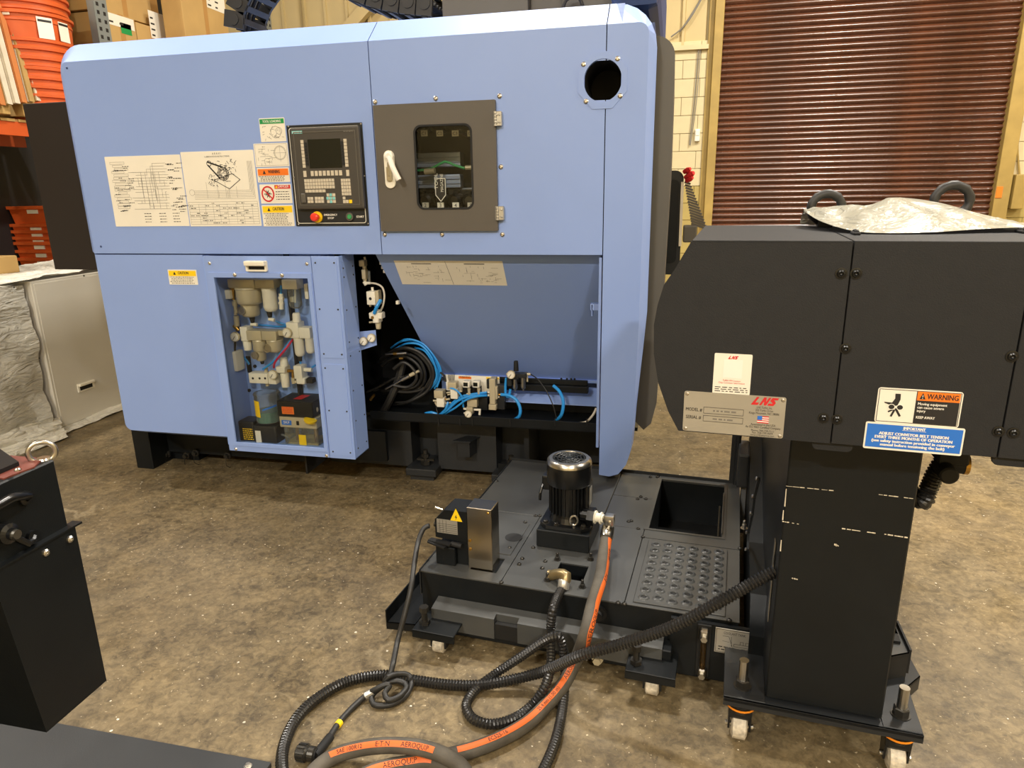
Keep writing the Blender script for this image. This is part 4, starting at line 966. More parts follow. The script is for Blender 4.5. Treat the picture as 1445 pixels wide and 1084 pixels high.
device(Q, 'pressure_gauge', 'small round dial half hidden at the right window edge beside the oil lubricator', 'gauge', [('case', SILV, [('g', 597, 782, 17, .06)]), ('face', PAPER, [('f', 597, 782, 17, .06)]), ('needle', INK, [('n', 597, 782, 17, .06)])])
b = B()
for x, y in ((108, 352), (140, 622), (252, 702), (280, 583), (180, 850)): c = cc(x, y, YC+.224); cyl(b, (c.x, YC+.217, c.z), (c.x, YC+.225, c.z), .009, n=12)
box(b, cc(245, 545, YC+.22).x-.014, cc(245, 545, YC+.22).x+.014, YC+.218, YC+.224, cc(245, 605, YC+.26).z, cc(245, 525, YC+.26).z, .01)
S.part('bolt', b, BLACKM, kind='stuff')

# ================================================================== OPEN LOWER BAY
bx1 = XS2-.004
b = B(); box(b, CX1+.0, bx1, 4.3, 4.32, .1, ZS); box(b, CX1-.4, CX1-.39, CYB+.02, 4.3, .1, ZS); box(b, CX1-.4, CX1, 4.3, 4.32, .1, ZS); box(b, bx1-.0, bx1+.01, 3.75, 4.3, .1, ZS)
M.part('bay_lining', b, BLACKM)
b = B(); box(b, -2.98, -.13, 3.55, 4.85, .34, .36); M.part('bed_plate', b, PITCHB)
# hopper front
HY = 3.64
hp_ = [mY(537, 362, 3.16), mY(846, 362, 3.16), mY(843.5, 531, HY), mY(618, 527, HY)]
HTL, HTR = Vector((hp_[0].x, 3.10, ZS+.0)), Vector((bx1-.0, 3.10, ZS+.0))
HBL, HBR = hp_[3], Vector((bx1, HY, hp_[3].z))
b = B(); N_ = Vector((0, .02, .01))
v = [b.verts.new(p) for p in (HTL, HTR, HBR, HBL)]+[b.verts.new(p+N_) for p in (HTL, HTR, HBR, HBL)]
for q in ((0, 1, 2, 3), (7, 6, 5, 4), (0, 4, 5, 1), (1, 5, 6, 2), (2, 6, 7, 3), (3, 7, 4, 0)): b.faces.new([v[i] for i in q])
M.part('hopper_front', b, BLUE)
def hop(px, py):   # point on the sloping hopper sheet
    n = (HTR-HTL).cross(HBL-HTL).normalized(); o = Vector((0, 0, HC)); d = mY(px, py, 3.2)-o; t = (HTL-o).dot(n)/d.dot(n); return o+d*t
b = B(); box(b, HBL.x, bx1, HY-.012, HY+.02, HBL.z-.018, HBL.z, .003); box(b, HBL.x, bx1, HY+.06, HY+.08, .38, HBL.z-.018); M.part('hopper_lip', b, BLUE)
# placard pair on the hopper
Uh = Vector((1, 0, 0)); Vh = (HTL-Vector((HTL.x, HY, HBL.z))).normalized(); Nh = Uh.cross(Vh)
if Nh.y > 0: Nh = -Nh
p0, p1 = hop(568, 401), hop(716, 403); ht = (hop(552, 367)-hop(568, 401)).dot(Vh)
o_ = hop(568, 401); wd = (hop(716, 403)-o_).dot(Uh); top = hop(551.5, 367.5); hh = (top-o_).dot(Vh); x_off = (top-o_).dot(Uh)
def hpt(u, v, n=.0012): return o_+Uh*u+Vh*v+Nh*n
b = B(); quad(b, [hpt(0, 0), hpt(wd, 0), hpt(wd, hh), hpt(0, hh)]) if abs(x_off) < .03 else quad(b, [hpt(0, 0), hpt(wd, 0), hpt(wd+x_off*.6, hh), hpt(x_off, hh)])
pl = M.part('placard', b, PAPER, label='cream double diagram sheet on the hopper')
b = B()
def hl(u0, v0, u1, v1, w=.0012):
    d = Vector((u1-u0, v1-v0)); n = Vector((-d.y, d.x)).normalized()*w*.5; quad(b, [hpt(u0-n.x, v0-n.y, .002), hpt(u1-n.x, v1-n.y, .002), hpt(u1+n.x, v1+n.y, .002), hpt(u0+n.x, v0+n.y, .002)])
for (u0, u1) in ((.012, wd*.49), (wd*.51, wd-.012)):
    for i in range(40):
        u, v_ = R.uniform(u0+.03, u1-.02), R.uniform(.015, hh*.75); L_ = R.uniform(.01, .04)
        if i % 2: hl(u, v_, min(u+L_, u1), v_)
        else: hl(u, v_, u, min(v_+L_*.6, hh*.8))
hl(wd*.5, .004, wd*.5+x_off*.8, hh-.004, .002)
for (uc) in (wd*.25, wd*.74): hl(uc-.05, hh*.88, uc+.05, hh*.88, .006)
M.part('diagram', b, INKG, pl)
# brackets on the right inner side of the bay
b = B(); box(b, bx1-.055, bx1, 3.13, 3.17, mY(840, 438, 3.13).z, mY(840, 429, 3.13).z); box(b, bx1-.05, bx1-.046, 3.13, 3.17, mY(836, 446, 3.13).z, mY(836, 430, 3.13).z)
box(b, bx1-.012, bx1, 3.06, 3.14, .42, ZS-.01)
M.part('stiffener', b, BLUE)
# rails under the hopper
C7 = lambda x, y, Y: mY(600+x/5.558, 490+y/5.558, Y)
b = B(); p, q = C7(800, 232, 3.47), C7(1275, 300, 3.47); box(b, p.x-.35, q.x, 3.455, 3.475, q.z, p.z-.006, .003); box(b, p.x-.35, q.x+.006, 3.43, 3.475, q.z-.035, q.z+.0, .003)
for x in (1068, 1112, 1145, 1172): bolt(b, C7(x, 248+(x-1068)*.02, 3.455), (0, -1, 0), .006, .003)
M.part('black_rail', b, BLACK)
b = B(); p, q = C7(620, 350, 3.55), C7(1335, 450, 3.42); z1, z0 = C7(900, 345, 3.55).z, C7(900, 432, 3.42).z
quad(b, [(p.x, 3.42, z0), (bx1, 3.42, z0), (bx1, 3.55, z1+.03), (p.x, 3.55, z1+.03)]); quad(b, [(p.x, 3.42, z0), (bx1, 3.42, z0), (bx1, 3.42, z0-.008), (p.x, 3.42, z0-.008)])
M.part('chip_slope', b, BLUE)
YB = 3.33
bt, bb = mY(842, 597.7, YB), mY(842, 611, YB)
zB1, zB0 = bt.z, bb.z
b = B(); box(b, CX1-.05, bx1, YB, YB+.012, zB0, zB1, .002); box(b, CX1-.05, bx1, YB+.012, YB+.24, zB1-.03, zB1-.025); box(b, CX1-.05, bx1, YB+.235, YB+.245, zB1-.03, zB1+.07); box(b, CX1-.05, bx1, YB, YB+.03, zB0, zB0+.004)
M.part('drip_tray', b, BLACK)
b = B()
for x in (372, 668, 1018, 1268, 275, 108): 
    p = C7(x, 600, YB); box(b, p.x-.003, p.x+.003, YB-.006, YB-.0005, p.z-.012, p.z+.03)
M.part('cable_tie', b, BLACKM, kind='stuff')
# sticker plate behind the valves
p, q = C7(160, 215, 3.42), C7(585, 360, 3.42)
b = B(); box(b, p.x, q.x, 3.42, 3.424, q.z, p.z, .001); pl = M.part('placard', b, PAPER, label='white warning plate behind the valve row under the hopper')
b = B(); u, w = C7(262, 228, 3.42), C7(362, 250, 3.42); fill(b, u.x, w.x, w.z, u.z, 3.4185); M.part('orange_band', b, ORANGES, pl)
b = B(); put_text(b, 'WARNING', ((u.x+w.x)/2, 3.4178, w.z+.006), (1, 0, 0), (0, 0, 1), .014, .06)
for i in range(5): c = C7(190+i*9, 262, 3.42); line(b, c.x, c.z, c.x+.002*(i-2), c.z+.035, 3.4178, .004)
M.part('lettering', b, INK, pl)
b = B(); u, w = C7(478, 235, 3.42), C7(580, 252, 3.42); fill(b, u.x, w.x, w.z, u.z, 3.4185); M.part('yellow_band', b, YELP, pl)
# ------- base casting, feet
C8 = lambda x, y, Y: mY(500+x/3.6125, 570+y/3.6125, Y)
YBF = 3.52
def cx8(xa, ya, xb, yb, Y): p, q = C8(xa, ya, Y), C8(xb, yb, Y); return p.x, q.x, q.z, p.z
b = B()
xL, _, zb_, _ = cx8(100, 240, 100, 240, YBF)
xa_ = C8(290, 180, YBF).x; xb_ = C8(425, 180, YBF).x; xc_ = C8(722, 180, YBF).x; xd_ = C8(865, 180, YBF).x; xe_ = C8(890, 180, YBF).x
box(b, xL-.1, xa_, YBF, 4.6, .05, .33); box(b, xb_, xc_, YBF, 4.6, .05, .33); box(b, xd_, xe_, YBF, 4.6, .05, .33); box(b, xa_, xd_, YBF+.14, 4.6, .05, .33); box(b, xe_, bx1+.06, YBF+.3, 4.6, .03, .33)
box(b, -2.9, xL-.1, YBF+.15, 4.6, .05, .33)
M.part('base_casting', b, CASTG)
for (u0, u1) in ((xa_, xb_), (xc_, xd_)):
    b = B(); box(b, u0-.01, u1+.01, YBF-.09, YBF+.2, .03, .075, .006); box(b, u0+.01, u1-.01, YBF-.07, YBF+.1, 0, .03); M.part('foot', b, CASTG)
for xx in (-2.6, -2.0): b = B(); box(b, xx, xx+.2, YBF+.1, YBF+.3, 0, .06); M.part('foot', b, CASTG)
for xx in ((xa_+xb_)/2+.01, (xc_+xd_)/2+.01):
    b = B(); cyl(b, (xx, YBF-.02, .07), (xx, YBF-.02, .17), .014); lathe(b, (xx, YBF-.02, .08), (0, 0, 1), [(0, .03), (.025, .03)], 6); lathe(b, (xx, YBF-.02, .125), (0, 0, 1), [(0, .024), (.02, .024)], 6); box(b, xx-.05, xx+.05, YBF-.03, YBF-.01, .105, .115); M.part('leveling_bolt', b, STEELD)
x0, x1, z0, z1 = cx8(515, 148, 635, 198, YBF-.03)
b = B(); prism(b, [(x0, YBF-.10), (x1-.03, YBF-.10), (x1, YBF), (x0+.06, YBF)], 'z', z0+.02, z0+.028); prism(b, [(x0+.03, YBF-.085), (x1-.04, YBF-.085), (x1-.02, YBF), (x0+.06, YBF)], 'z', z0-.07, z0+.02); M.part('lug', b, BLACKS)
# left leg and underside panel
xl0, xl1 = mY(190, 640, 3.30).x, mY(213, 640, 3.30).x
b = B(); box(b, xl0, xl1, 3.30, 3.9, .0, .42, .004); box(b, xl1, mY(250, 640, 3.30).x, 3.48, 3.9, .0, .3); M.part('corner_leg', b, BLACK)
b = B(); box(b, xl1, CX0+.2, 3.45, 3.46, .06, .36); box(b, CX0+.2, CX1, 3.40, 3.43, .12, .30); M.part('skirt', b, BLACK)
b = B()
for px, py in ((238, 640), (265, 642), (278, 638), (323, 642)):
    p = mY(px, py, 3.45); lathe(b, (p.x, 3.445, p.z), (0, -1, 0), [(0, .022), (.012, .022), (.012, .014), (.03, .013), (.03, 0)], 14, caps=False)
    tube(b, [(p.x, 3.42, p.z-.01), (p.x+.01, 3.40, p.z-.05), (p.x+.03, 3.42, p.z-.07)], .002, 5)
M.part('drain_plug', b, STEELD, kind='stuff')

# ------- pneumatics in the bay
V6 = Crop(500, 350, 4.333, 3.22)
b = B(); p, q = V6.P(40, 490, 3.2), V6.P(135, 640, 3.2)
ys = CYB+.004
g = Thing('gauge_bracket', 'small blue bracket with two round dials beside the right side of the service cabinet', 'bracket', V6.P(80, 640, ys))
p, q = V6.P(30, 500, ys), V6.P(138, 618, ys); prism(b, [(p.x, q.z-.01), (q.x, q.z+.02), (q.x, p.z), (p.x, p.z-.01)], 'y', ys, ys+.004); g.part('plate', b, BLUE)
Gc = Crop(500, 350, 4.333, ys)
for i, (x, y) in enumerate(((64, 566), (112, 546))):
    b = B(); prim(b, Gc, ('g', x, y, 24, .02)); dl = g.part('dial', b, SILV)
    b = B(); prim(b, Gc, ('f', x, y, 24, .02)); g.part('dial_face', b, PAPER, dl)
    b = B(); prim(b, Gc, ('n', x, y, 24, .02)); g.part('needle', b, INK, dl)
device(V6, 'quick_coupler', 'cream fitting string at the top left of the open lower bay', 'pipe fitting', [('body', SILV, [('b', 36, 72, 70, 112, .02), ('h', 62, 55, 66, 72, 14), ('h', 62, 112, 66, 200, 24), ('b', 52, 130, 76, 190, .016)]), ('elbow', WHITEP, [('h', 60, 205, 74, 226, 24), ('h', 74, 215, 98, 215, 16)]), ('tube', CLEARP, [('h', 90, 140, 92, 205, 14)])])
device(V6, 'solenoid_valve', 'cream boxy valve with a diagonal mark, upper left of the open lower bay', 'valve', [('body', WHITEP, [('b', 88, 262, 140, 344, .028), ('h', 110, 240, 112, 262, 16)]), ('side_block', SILV, [('b', 140, 258, 158, 346, .02)]), ('mark', INK, [('f', 112, 305, 10, .0285)]), ('fitting', SILV, [('h', 98, 344, 98, 358, 14), ('h', 128, 344, 128, 358, 14)])])
device(V6, 'shut_off_valve', 'cream ball valve above the two dials in the open lower bay', 'valve', [('body', WHITEP, [('b', 100, 392, 178, 430, .024), ('b', 122, 380, 160, 455, .026)]), ('bowl', SILV, [('t', 145, 450, 494, 36, 28)]), ('port', BRASS, [('f', 124, 420, 11, .027)]), ('fitting', SILV, [('h', 92, 455, 124, 452, 12)])])
mtube('air_tube', V6, [(122, 400, -.03), (138, 360, -.04), (162, 318, -.02)], .009, TUBEB, 'thick short blue tube between the boxy valve and the ball valve in the bay')
mtube('air_tube', V6, [(90, 215), (130, 218, -.01), (170, 240, -.01), (184, 290, -.01), (176, 350, -.01), (160, 385)], .005, TUBEW, 'thin grey tube arching beside the boxy valve in the bay')
b = B()
for x, y in ((168, 92), (178, 118), (190, 142)): prim(b, V6, ('b', x-8, y-9, x+8, y+9, .015))
solo('terminal_clip', b, WHITEP, 'row of small white clips along the top left edge of the blue hopper', 'clip')
b = B(); prim(b, V6, ('b', 258, 322, 274, 344, .012)); solo('sensor_clip', b, WHITEP, 'single small white clip in the dark gap left of the hopper', 'clip')
Vh_ = Crop(500, 350, 4.333, 3.46)
blk = [[(150, 700, .1), (220, 650), (300, 640), (390, 680), (430, 760), (415, 840), (330, 885), (180, 890, .1)],
       [(170, 720, .05), (240, 672), (320, 668), (390, 720), (410, 790), (370, 850), (260, 872), (120, 870, .1)],
       [(160, 680, .1), (260, 620), (360, 630), (440, 700), (470, 780), (440, 850), (340, 880), (200, 870)],
       [(200, 660, .1), (300, 612), (400, 640), (470, 720), (480, 800), (440, 880), (330, 940), (230, 960, .1)],
       [(240, 740), (300, 700), (360, 740), (380, 800), (330, 850), (240, 840)]]
names = ['outermost black hose loop in the coil left of the hopper', 'inner black hose loop in the coil left of the hopper', 'black hose loop reaching highest in the coil left of the hopper', 'black hose loop sweeping low to the right in the coil left of the hopper', 'smallest black hose loop at the middle of the coil left of the hopper']
for i, (pp, nm) in enumerate(zip(blk, names)):
    mtube('hydraulic_hose', Vh_, [(x[0], x[1], (x[2] if len(x) > 2 else 0)-.02*i) for x in pp], .009, RUBBER, nm, 'hose')
for i, pp in enumerate(([(225, 612, .1), (290, 570), (370, 570), (440, 610), (500, 700), (520, 780), (490, 860)], [(240, 600, .1), (310, 560), (390, 572), (450, 615), (510, 700), (530, 770), (505, 850)], [(370, 610, .05), (430, 630), (480, 700), (508, 760), (500, 820), (440, 885)], [(250, 618, .1), (320, 585), (400, 592), (460, 650), (495, 730), (500, 800), (450, 870)])):
    mtube('air_tube', Vh_, [(x[0], x[1], (x[2] if len(x) > 2 else 0)-.03-.008*i) for x in pp], .0055, TUBEB, ('second blue tube from outside', 'outermost blue tube', 'innermost blue tube', 'third blue tube from outside')[i]+' in the coil left of the hopper', 'hose', group='coiled blue tubes left of the hopper')
mtube('suction_hose', Vh_, [(300, 690, -.02), (270, 800, -.04), (230, 900, -.06), (180, 1000, -.06)], .022, RUBBER, 'thick black hose dropping through the coil in the bay', 'hose')
mtube('drain_hose', Vh_, [(80, 880), (150, 850, -.03), (240, 800, -.05), (300, 790, -.05)], .007, RUBBER, 'thin black hose leading to the silver coupling in the bay', 'hose')
mtube('sensor_cable', Vh_, [(250, 945, -.02), (330, 935, -.04), (410, 880, -.05), (450, 820, -.05), (480, 760, -.04)], .0045, RUBBER, 'thin black cable sweeping right under the hose coil', 'cable')
Vf = Crop(500, 350, 4.333, 3.38)
device(Vf, 'hose_coupling', 'long silver hose coupling pointing up right out of the hose coil', 'hose fitting', [('sleeve', STEEL, [('h', 290, 806, 338, 782, 26), ('h', 190, 862, 292, 806, 13)]), ('nut', SILV, [('h', 340, 780, 372, 764, 22), ('h', 372, 764, 396, 752, 16)])])
device(Vf, 'brass_plug', 'small brass plug pointing down left of the hose coil', 'hose fitting', [('body', BRASS, [('h', 98, 930, 122, 898, 16)])])
device(Vf, 'hose_coupling', 'small brass and steel coupling at the top of the hose coil', 'hose fitting', [('body', STEEL, [('h', 190, 650, 240, 646, 12), ('h', 262, 646, 320, 642, 16)]), ('nut', BRASS, [('h', 240, 646, 262, 646, 20), ('h', 276, 676, 298, 674, 14)])])
V7 = Crop(600, 490, 5.558, 3.37)
device(V7, 'solenoid_valve', 'leftmost silver solenoid valve with fittings under the hopper', 'valve', [('coil', SILV, [('b', 80, 332, 150, 392, .026)]), ('body', WHITEP, [('b', 98, 388, 158, 462, .022)]), ('fitting', SILV, [('h', 64, 420, 98, 420, 16), ('h', 78, 430, 90, 456, 14), ('h', 158, 412, 194, 406, 16), ('h', 158, 440, 204, 436, 14)]), ('nut', BRASS, [('h', 156, 408, 166, 408, 20)])])
device(V7, 'solenoid_valve', 'second silver solenoid valve from the left, in front of the white warning plate', 'valve', [('coil', SILV, [('b', 186, 268, 254, 322, .026)]), ('body', WHITEP, [('b', 206, 318, 262, 398, .022)]), ('fitting', SILV, [('h', 168, 358, 206, 352, 14), ('h', 176, 374, 206, 368, 12), ('h', 262, 350, 290, 346, 14)])])
for i, (xa, xb, lab) in enumerate(((300, 356, 'left one of two square pressure switches with dark displays under the hopper'), (376, 432, 'right one of two square pressure switches with dark displays under the hopper'))):
    device(V7, 'pressure_switch', lab, 'pressure switch', [('case', WHITEP, [('b', xa, 262, xb, 312, .02)]), ('display', SCREEN, [('b', xa+8, 270, xb-14, 300, .004, -.018)]), ('stem', SILV, [('h', (xa+xb)/2+14, 312, (xa+xb)/2+18, 372, 22), ('h', (xa+xb)/2+8, 330, (xa+xb)/2+28, 330, 12), ('h', (xa+xb)/2-2, 366, (xa+xb)/2+30, 366, 12)])])
device(V7, 'valve_manifold', 'tall silver valve manifold with blue tubes on both sides under the hopper', 'valve manifold', [('body', SILV, [('b', 512, 238, 560, 440, .028), ('b', 520, 300, 574, 400, .024), ('b', 506, 440, 566, 484, .026)]), ('fitting', WHITEP, [('h', 492, 355, 514, 355, 16), ('h', 492, 378, 514, 378, 16), ('h', 560, 392, 582, 392, 14)]), ('nut', BRASS, [('h', 574, 372, 594, 372, 18)]), ('back_block', BLACKS, [('b', 560, 300, 622, 490, .02, .02), ('b', 478, 256, 512, 330, .012, .02)])])
device(V7, 'pressure_regulator', 'small silver regulator with round dial, lowest unit under the hopper', 'regulator', [('body', SILV, [('b', 336, 402, 414, 462, .022), ('b', 330, 460, 380, 520, .018)]), ('gauge', SILV, [('g', 355, 505, 28, .045)]), ('gauge_face', PAPER, [('f', 355, 505, 28, .045)]), ('needle', INK, [('n', 355, 505, 28, .045)]), ('fitting', WHITEP, [('h', 302, 482, 332, 486, 18), ('h', 305, 518, 330, 514, 14), ('h', 384, 490, 436, 492, 18), ('h', 430, 486, 426, 530, 18)])])
device(V7, 'filter_regulator', 'black and chrome filter regulator with round dial and two bowls against the blue hopper edge', 'regulator', [('knob', BLACKM, [('t', 712, 108, 186, 34, 40)]), ('body', BLACKS, [('b', 664, 200, 742, 246, .024), ('b', 738, 202, 800, 236, .022), ('b', 648, 230, 684, 300, .02)]), ('gauge', SILV, [('g', 688, 198, 32, .05)]), ('gauge_face', PAPER, [('f', 688, 198, 32, .05)]), ('needle', INK, [('n', 688, 198, 32, .05)]), ('bowl', STEEL, [('c', 704, 242, 330, 38), ('c', 768, 236, 326, 38), ('t', 706, 330, 346, 16, 10), ('t', 770, 326, 344, 16, 10)]), ('fitting', SILV, [('h', 742, 212, 826, 212, 20), ('h', 800, 212, 802, 270, 14), ('h', 640, 205, 652, 240, 14)])])
# black electrical block behind the lower regulator
device(Crop(600, 490, 5.558, 3.41), 'connector_block', 'black connector block behind the valve row under the hopper', 'connector', [('body', BLACK, [('b', 420, 388, 500, 484, .03), ('b', 300, 300, 440, 400, .02), ('b', 380, 310, 404, 360, .03)])])
tb = [([(0, 522), (50, 512, -.01), (95, 528, -.01)], .008, 'flat blue tube end at the far left of the drip tray'),
 ([(108, 530), (160, 505, -.02), (260, 420, -.03), (360, 385, -.03), (484, 378)], .0065, 'upper long blue tube from the drip tray to the tall manifold'),
 ([(120, 526, .01), (180, 470, -.0), (270, 395, -.0), (370, 370, 0), (484, 355)], .0065, 'blue tube arching highest to the tall manifold'),
 ([(150, 524), (230, 480, -.03), (320, 415, -.04), (400, 388, -.04), (484, 380, -.01)], .0055, 'lower long blue tube from the drip tray to the tall manifold'),
 ([(150, 506, -.02), (168, 470, -.03), (180, 430, -.02)], .0065, 'short blue tube rising beside the leftmost solenoid valve'),
 ([(188, 318, -.02), (240, 335, -.03), (285, 385, -.03), (300, 470, -.02)], .005, 'thin blue tube dropping across the second solenoid valve'),
 ([(594, 372), (660, 380, -.01), (715, 415, -.02), (745, 480, -.03), (738, 540, -.03), (694, 572)], .0085, 'blue tube arching right of the tall manifold down to the tray'),
 ([(636, 240), (630, 300), (632, 370), (655, 392), (668, 330)], .007, 'blue U shaped tube below the black filter regulator'),
 ([(1005, 302, .02), (1055, 350), (1083, 430, -.02), (1068, 530, -.03), (1018, 582)], .0085, 'blue tube arching alone over the right half of the drip tray')]
for pts, r, lab in tb: mtube('air_tube', V7, pts, r, TUBEB, lab)
mtube('sensor_cable', V7, [(828, 214), (880, 250, .01), (945, 335, 0), (1000, 450, -.02), (1030, 560, -.02)], .003, RUBBER, 'thin black cable falling from the filter regulator to the tray', 'cable')
mtube('sensor_cable', V7, [(105, 540, -.02), (90, 490), (84, 450)], .003, RUBBER, 'thin black cable under the leftmost solenoid valve', 'cable')
mtube('white_cable', V7, [(1342, 480, .0), (1310, 540, -.02), (1250, 590, -.02), (1130, 592, -.02), (1040, 588)], .006, TUBEW, 'pale cable bundle curving along the right end of the drip tray', 'cable')
mtube('white_cable', V7, [(180, 535, -.02), (300, 542, -.02), (450, 556, -.02), (640, 566, -.0)], .0045, TUBEW, 'pale cable lying along the front of the drip tray', 'cable')
mtube('white_cable', V7, [(120, 200), (150, 225, -.01), (160, 270, -.01)], .006, RUBBER, 'short black hook shaped cable at the left end of the warning plate', 'cable')
# ================================================================== COOLANT TANK (turned frame)
TX0, TX1, TY0, TY1, TZ = -1.035, .095, 2.04, 3.165, .25
K = Thing('coolant_tank', 'low black coolant tank on casters with dimpled step plate and square pit', 'coolant tank', (-.47, 2.6, 0), ANG)
hX0, hX1, hY0, hY1 = -.548, -.44, 2.135, 2.24
pX0, pX1, pY0, pY1 = -.262, .027, 2.598, 3.115
b = B(); xs = [TX0+.004, hX0, hX1, pX0, pX1, TX1-.004]; ys = [TY0+.002, hY0, hY1, pY0, pY1, TY1-.004]
gridplate(b, xs, ys, {(1, 1), (3, 3)}, 'z', .04, TZ-.006); K.part('body', b, BLACK)
b = B(); box(b, TX0+.02, TX1-.02, TY0+.02, TY1-.02, .03, .042); K.part('bottom', b, PITCHB)
def deck(x0, x1, y0, y1, z=TZ, label=None, hole=None, m=DECK):
    b = B()
    if hole: gridplate(b, [x0, hole[0], hole[1], x1], [y0, hole[2], hole[3], y1], {(1, 1)}, 'z', z-.005, z)
    else: box(b, x0, x1, y0, y1, z-.005, z, .0015)
    return K.part('deck_plate', b, m, label=label)
g_ = .0015
deck(TX0, -.722-g_, TY0, 2.585-g_, hole=(-.86, -.757, 2.10, 2.205)); deck(-.722+g_, -.278-g_, TY0, 2.585-g_, hole=(hX0, hX1, hY0, hY1))
deck(TX0, -.46-g_, 2.585+g_, TY1); deck(-.46+g_, -.278-g_, 2.885+g_, TY1); deck(-.46+g_, -.278-g_, 2.585+g_, 2.885-g_)
deck(-.278+g_, TX1, 2.52+g_, TY1, hole=(pX0, pX1, pY0, pY1), label='plate round the square pit'); deck(-.278+g_, TX1, TY0, 2.52-g_)
b = B(); box(b, -.90, -.745, 2.235, 2.50, TZ, TZ+.003, .001); K.part('cover_plate', b, DECK)
b = B(); lathe(b, (-.775, 2.37, TZ+.0032), (0, 0, 1), [(0, .035), (.0006, .035)], 20); K.part('port_hole', b, BLACKM)
b = B()     # rim round the square pit and the opening lip
gridplate(b, [pX0-.02, pX0, pX1, pX1+.012], [pY0-.012, pY0, pY1, pY1+.01], {(1, 1)}, 'z', TZ, TZ+.004); box(b, pX1-.004, pX1, pY0+.02, pY1-.1, .15, TZ+.012); K.part('pit_frame', b, DECK)
b = B(); cyl(b, (pX1-.015, pY0+.1, .2), (pX1-.015, pY1-.12, .2), .005); K.part('pit_rod', b, STEELD)
# dimpled step plate
gx0, gx1, gy0, gy1 = -.250, .050, 2.055, 2.495
b = B(); box(b, gx0, gx1, gy0, gy1, TZ, TZ+.006, .002); gp = K.part('grip_plate', b, DECK, label='dimpled step plate')
def dimple_mesh():
    b = B(); lathe(b, (0, 0, 0), (0, 0, 1), [(0, .0195), (.0045, .0155), (.0058, .0125), (.004, .010), (.0, .0092)], 14, caps=False); return b
b = dimple_mesh(); dm = link('dimple', b, DECK, gp, smooth=True)
b = B(); lathe(b, (0, 0, .0004), (0, 0, 1), [(0, .0072), (.0003, .0072)], 12); dh = bpy.data.meshes.new('dimple_hole'); b.to_mesh(dh); b.free(); dh.materials.append(BLACKM)
hb = B()
first = True
for i in range(6):
    for j in range(9):
        x = gx0+.032+i*.0475+.0; y = gy0+.03+j*.047+(.008 if i % 2 else 0)
        if first: o = dm; first = False
        else: o = dm.copy(); COL.objects.link(o)
        o.location = (x-K.org.x, y-K.org.y, TZ+.006)
        lathe(hb, (x, y, TZ+.0063), (0, 0, 1), [(0, .0094), (.0006, .0094)], 10)
K.part('dimple_hole', hb, BLACKM, gp, kind='stuff')
# front ledge, skirt
lx0, lx1 = -.965, -.14
b = B(); sx0, sx1 = tY(697, 868, 1.975).x, tY(730, 874, 1.975).x
prism(b, [(2.04, .156), (1.972, .146), (1.972, .066), (2.04, .066)], 'x', lx0, sx0); prism(b, [(2.04, .156), (1.972, .146), (1.972, .066), (2.04, .066)], 'x', sx1, lx1); prism(b, [(2.04, .156), (2.0, .150), (1.995, .066), (2.04, .066)], 'x', sx0, sx1)
K.part('front_ledge', b, DECK)
b = B(); box(b, sx0, sx1, 1.976, 1.995, .066, .125); K.part('ledge_slot', b, BLACKM)
b = B(); box(b, lx0+.02, lx1+.02, 2.0, 2.04, .03, .07, .003); box(b, lx1-.13, lx1+.03, 1.978, 2.04, .075, .14, .003); box(b, lx1+.02, TX1+.12, 2.02, 2.035, .03, TZ-.012); K.part('skirt', b, BLACK)
# low drip tray along the left side
b = B(); prism(b, [(TX0, 1.97), (-1.145, 1.955), (-1.13, 3.22), (TX0, 3.22)], 'z', .060, .064); prism(b, [(-1.145, 1.955), (-1.141, 1.955), (-1.126, 3.22), (-1.13, 3.22)], 'z', .060, .115); prism(b, [(TX0, 3.215), (-1.13, 3.215), (-1.13, 3.22), (TX0, 3.22)], 'z', .06, .2); prism(b, [(-1.145, 1.955), (TX0+.0, 1.97), (TX0, 1.974), (-1.145, 1.959)], 'z', .035, .064)
K.part('side_tray', b, BLACK)
b = B(); box(b, TX0-.004, TX1+.0, TY1-.004, TY1, TZ-.01, TZ+.014); box(b, TX0-.004, TX0, TY0, TY1, TZ-.1, TZ+.004); K.part('rim', b, BLACKS)
b = B(); cyl(b, (TX1-.02, TY1-.01, TZ), (TX1-.02, TY1-.01, .58), .012); box(b, TX1-.05, TX1-.01, TY1-.006, TY1-.002, TZ, .62); K.part('post', b, BLACKS)
# casters on brackets
def caster_bracket(x, y):
    b = B(); box(b, x-.085, x+.075, y-.055, y+.07, .098, .106, .002); box(b, x-.085, x+.075, y-.055, y-.049, .075, .104); br = K.part('caster_bracket', b, BLACK)
    b = B(); cyl(b, (x-.055, y-.01, .104), (x-.055, y-.01, .165), .011, n=10); lathe(b, (x-.055, y-.01, .155), (0, 0, 1), [(0, .017), (.02, .017)], 6); lathe(b, (x-.055, y-.01, .106), (0, 0, 1), [(0, .02), (.014, .02)], 6); K.part('jack_bolt', b, STEELD, br)
    b = B(); box(b, x-.028, x+.028, y-.02, y+.03, .06, .096, .004); box(b, x-.03, x-.024, y-.025, y+.02, .025, .09); box(b, x+.024, x+.03, y-.025, y+.02, .025, .09); K.part('caster_fork', b, BLACKM, br)
    b = B(); lathe(b, (x-.022, y-.005, .033), (1, 0, 0), [(0, .024), (.004, .033), (.04, .033), (.044, .024)], 22); K.part('wheel', b, CASTW, br)
caster_bracket(tZ(622, 918).x, 1.945); caster_bracket(tZ(920, 978).x, 1.945)
b = B(); c = tY(844, 865, 2.036); lathe(b, (c.x, 2.04, c.z), (0, -1, 0), [(0, .03), (.012, .03), (.012, .02), (.03, .018), (.03, 0)], 18, caps=False); K.part('port_flange', b, BLACKM)
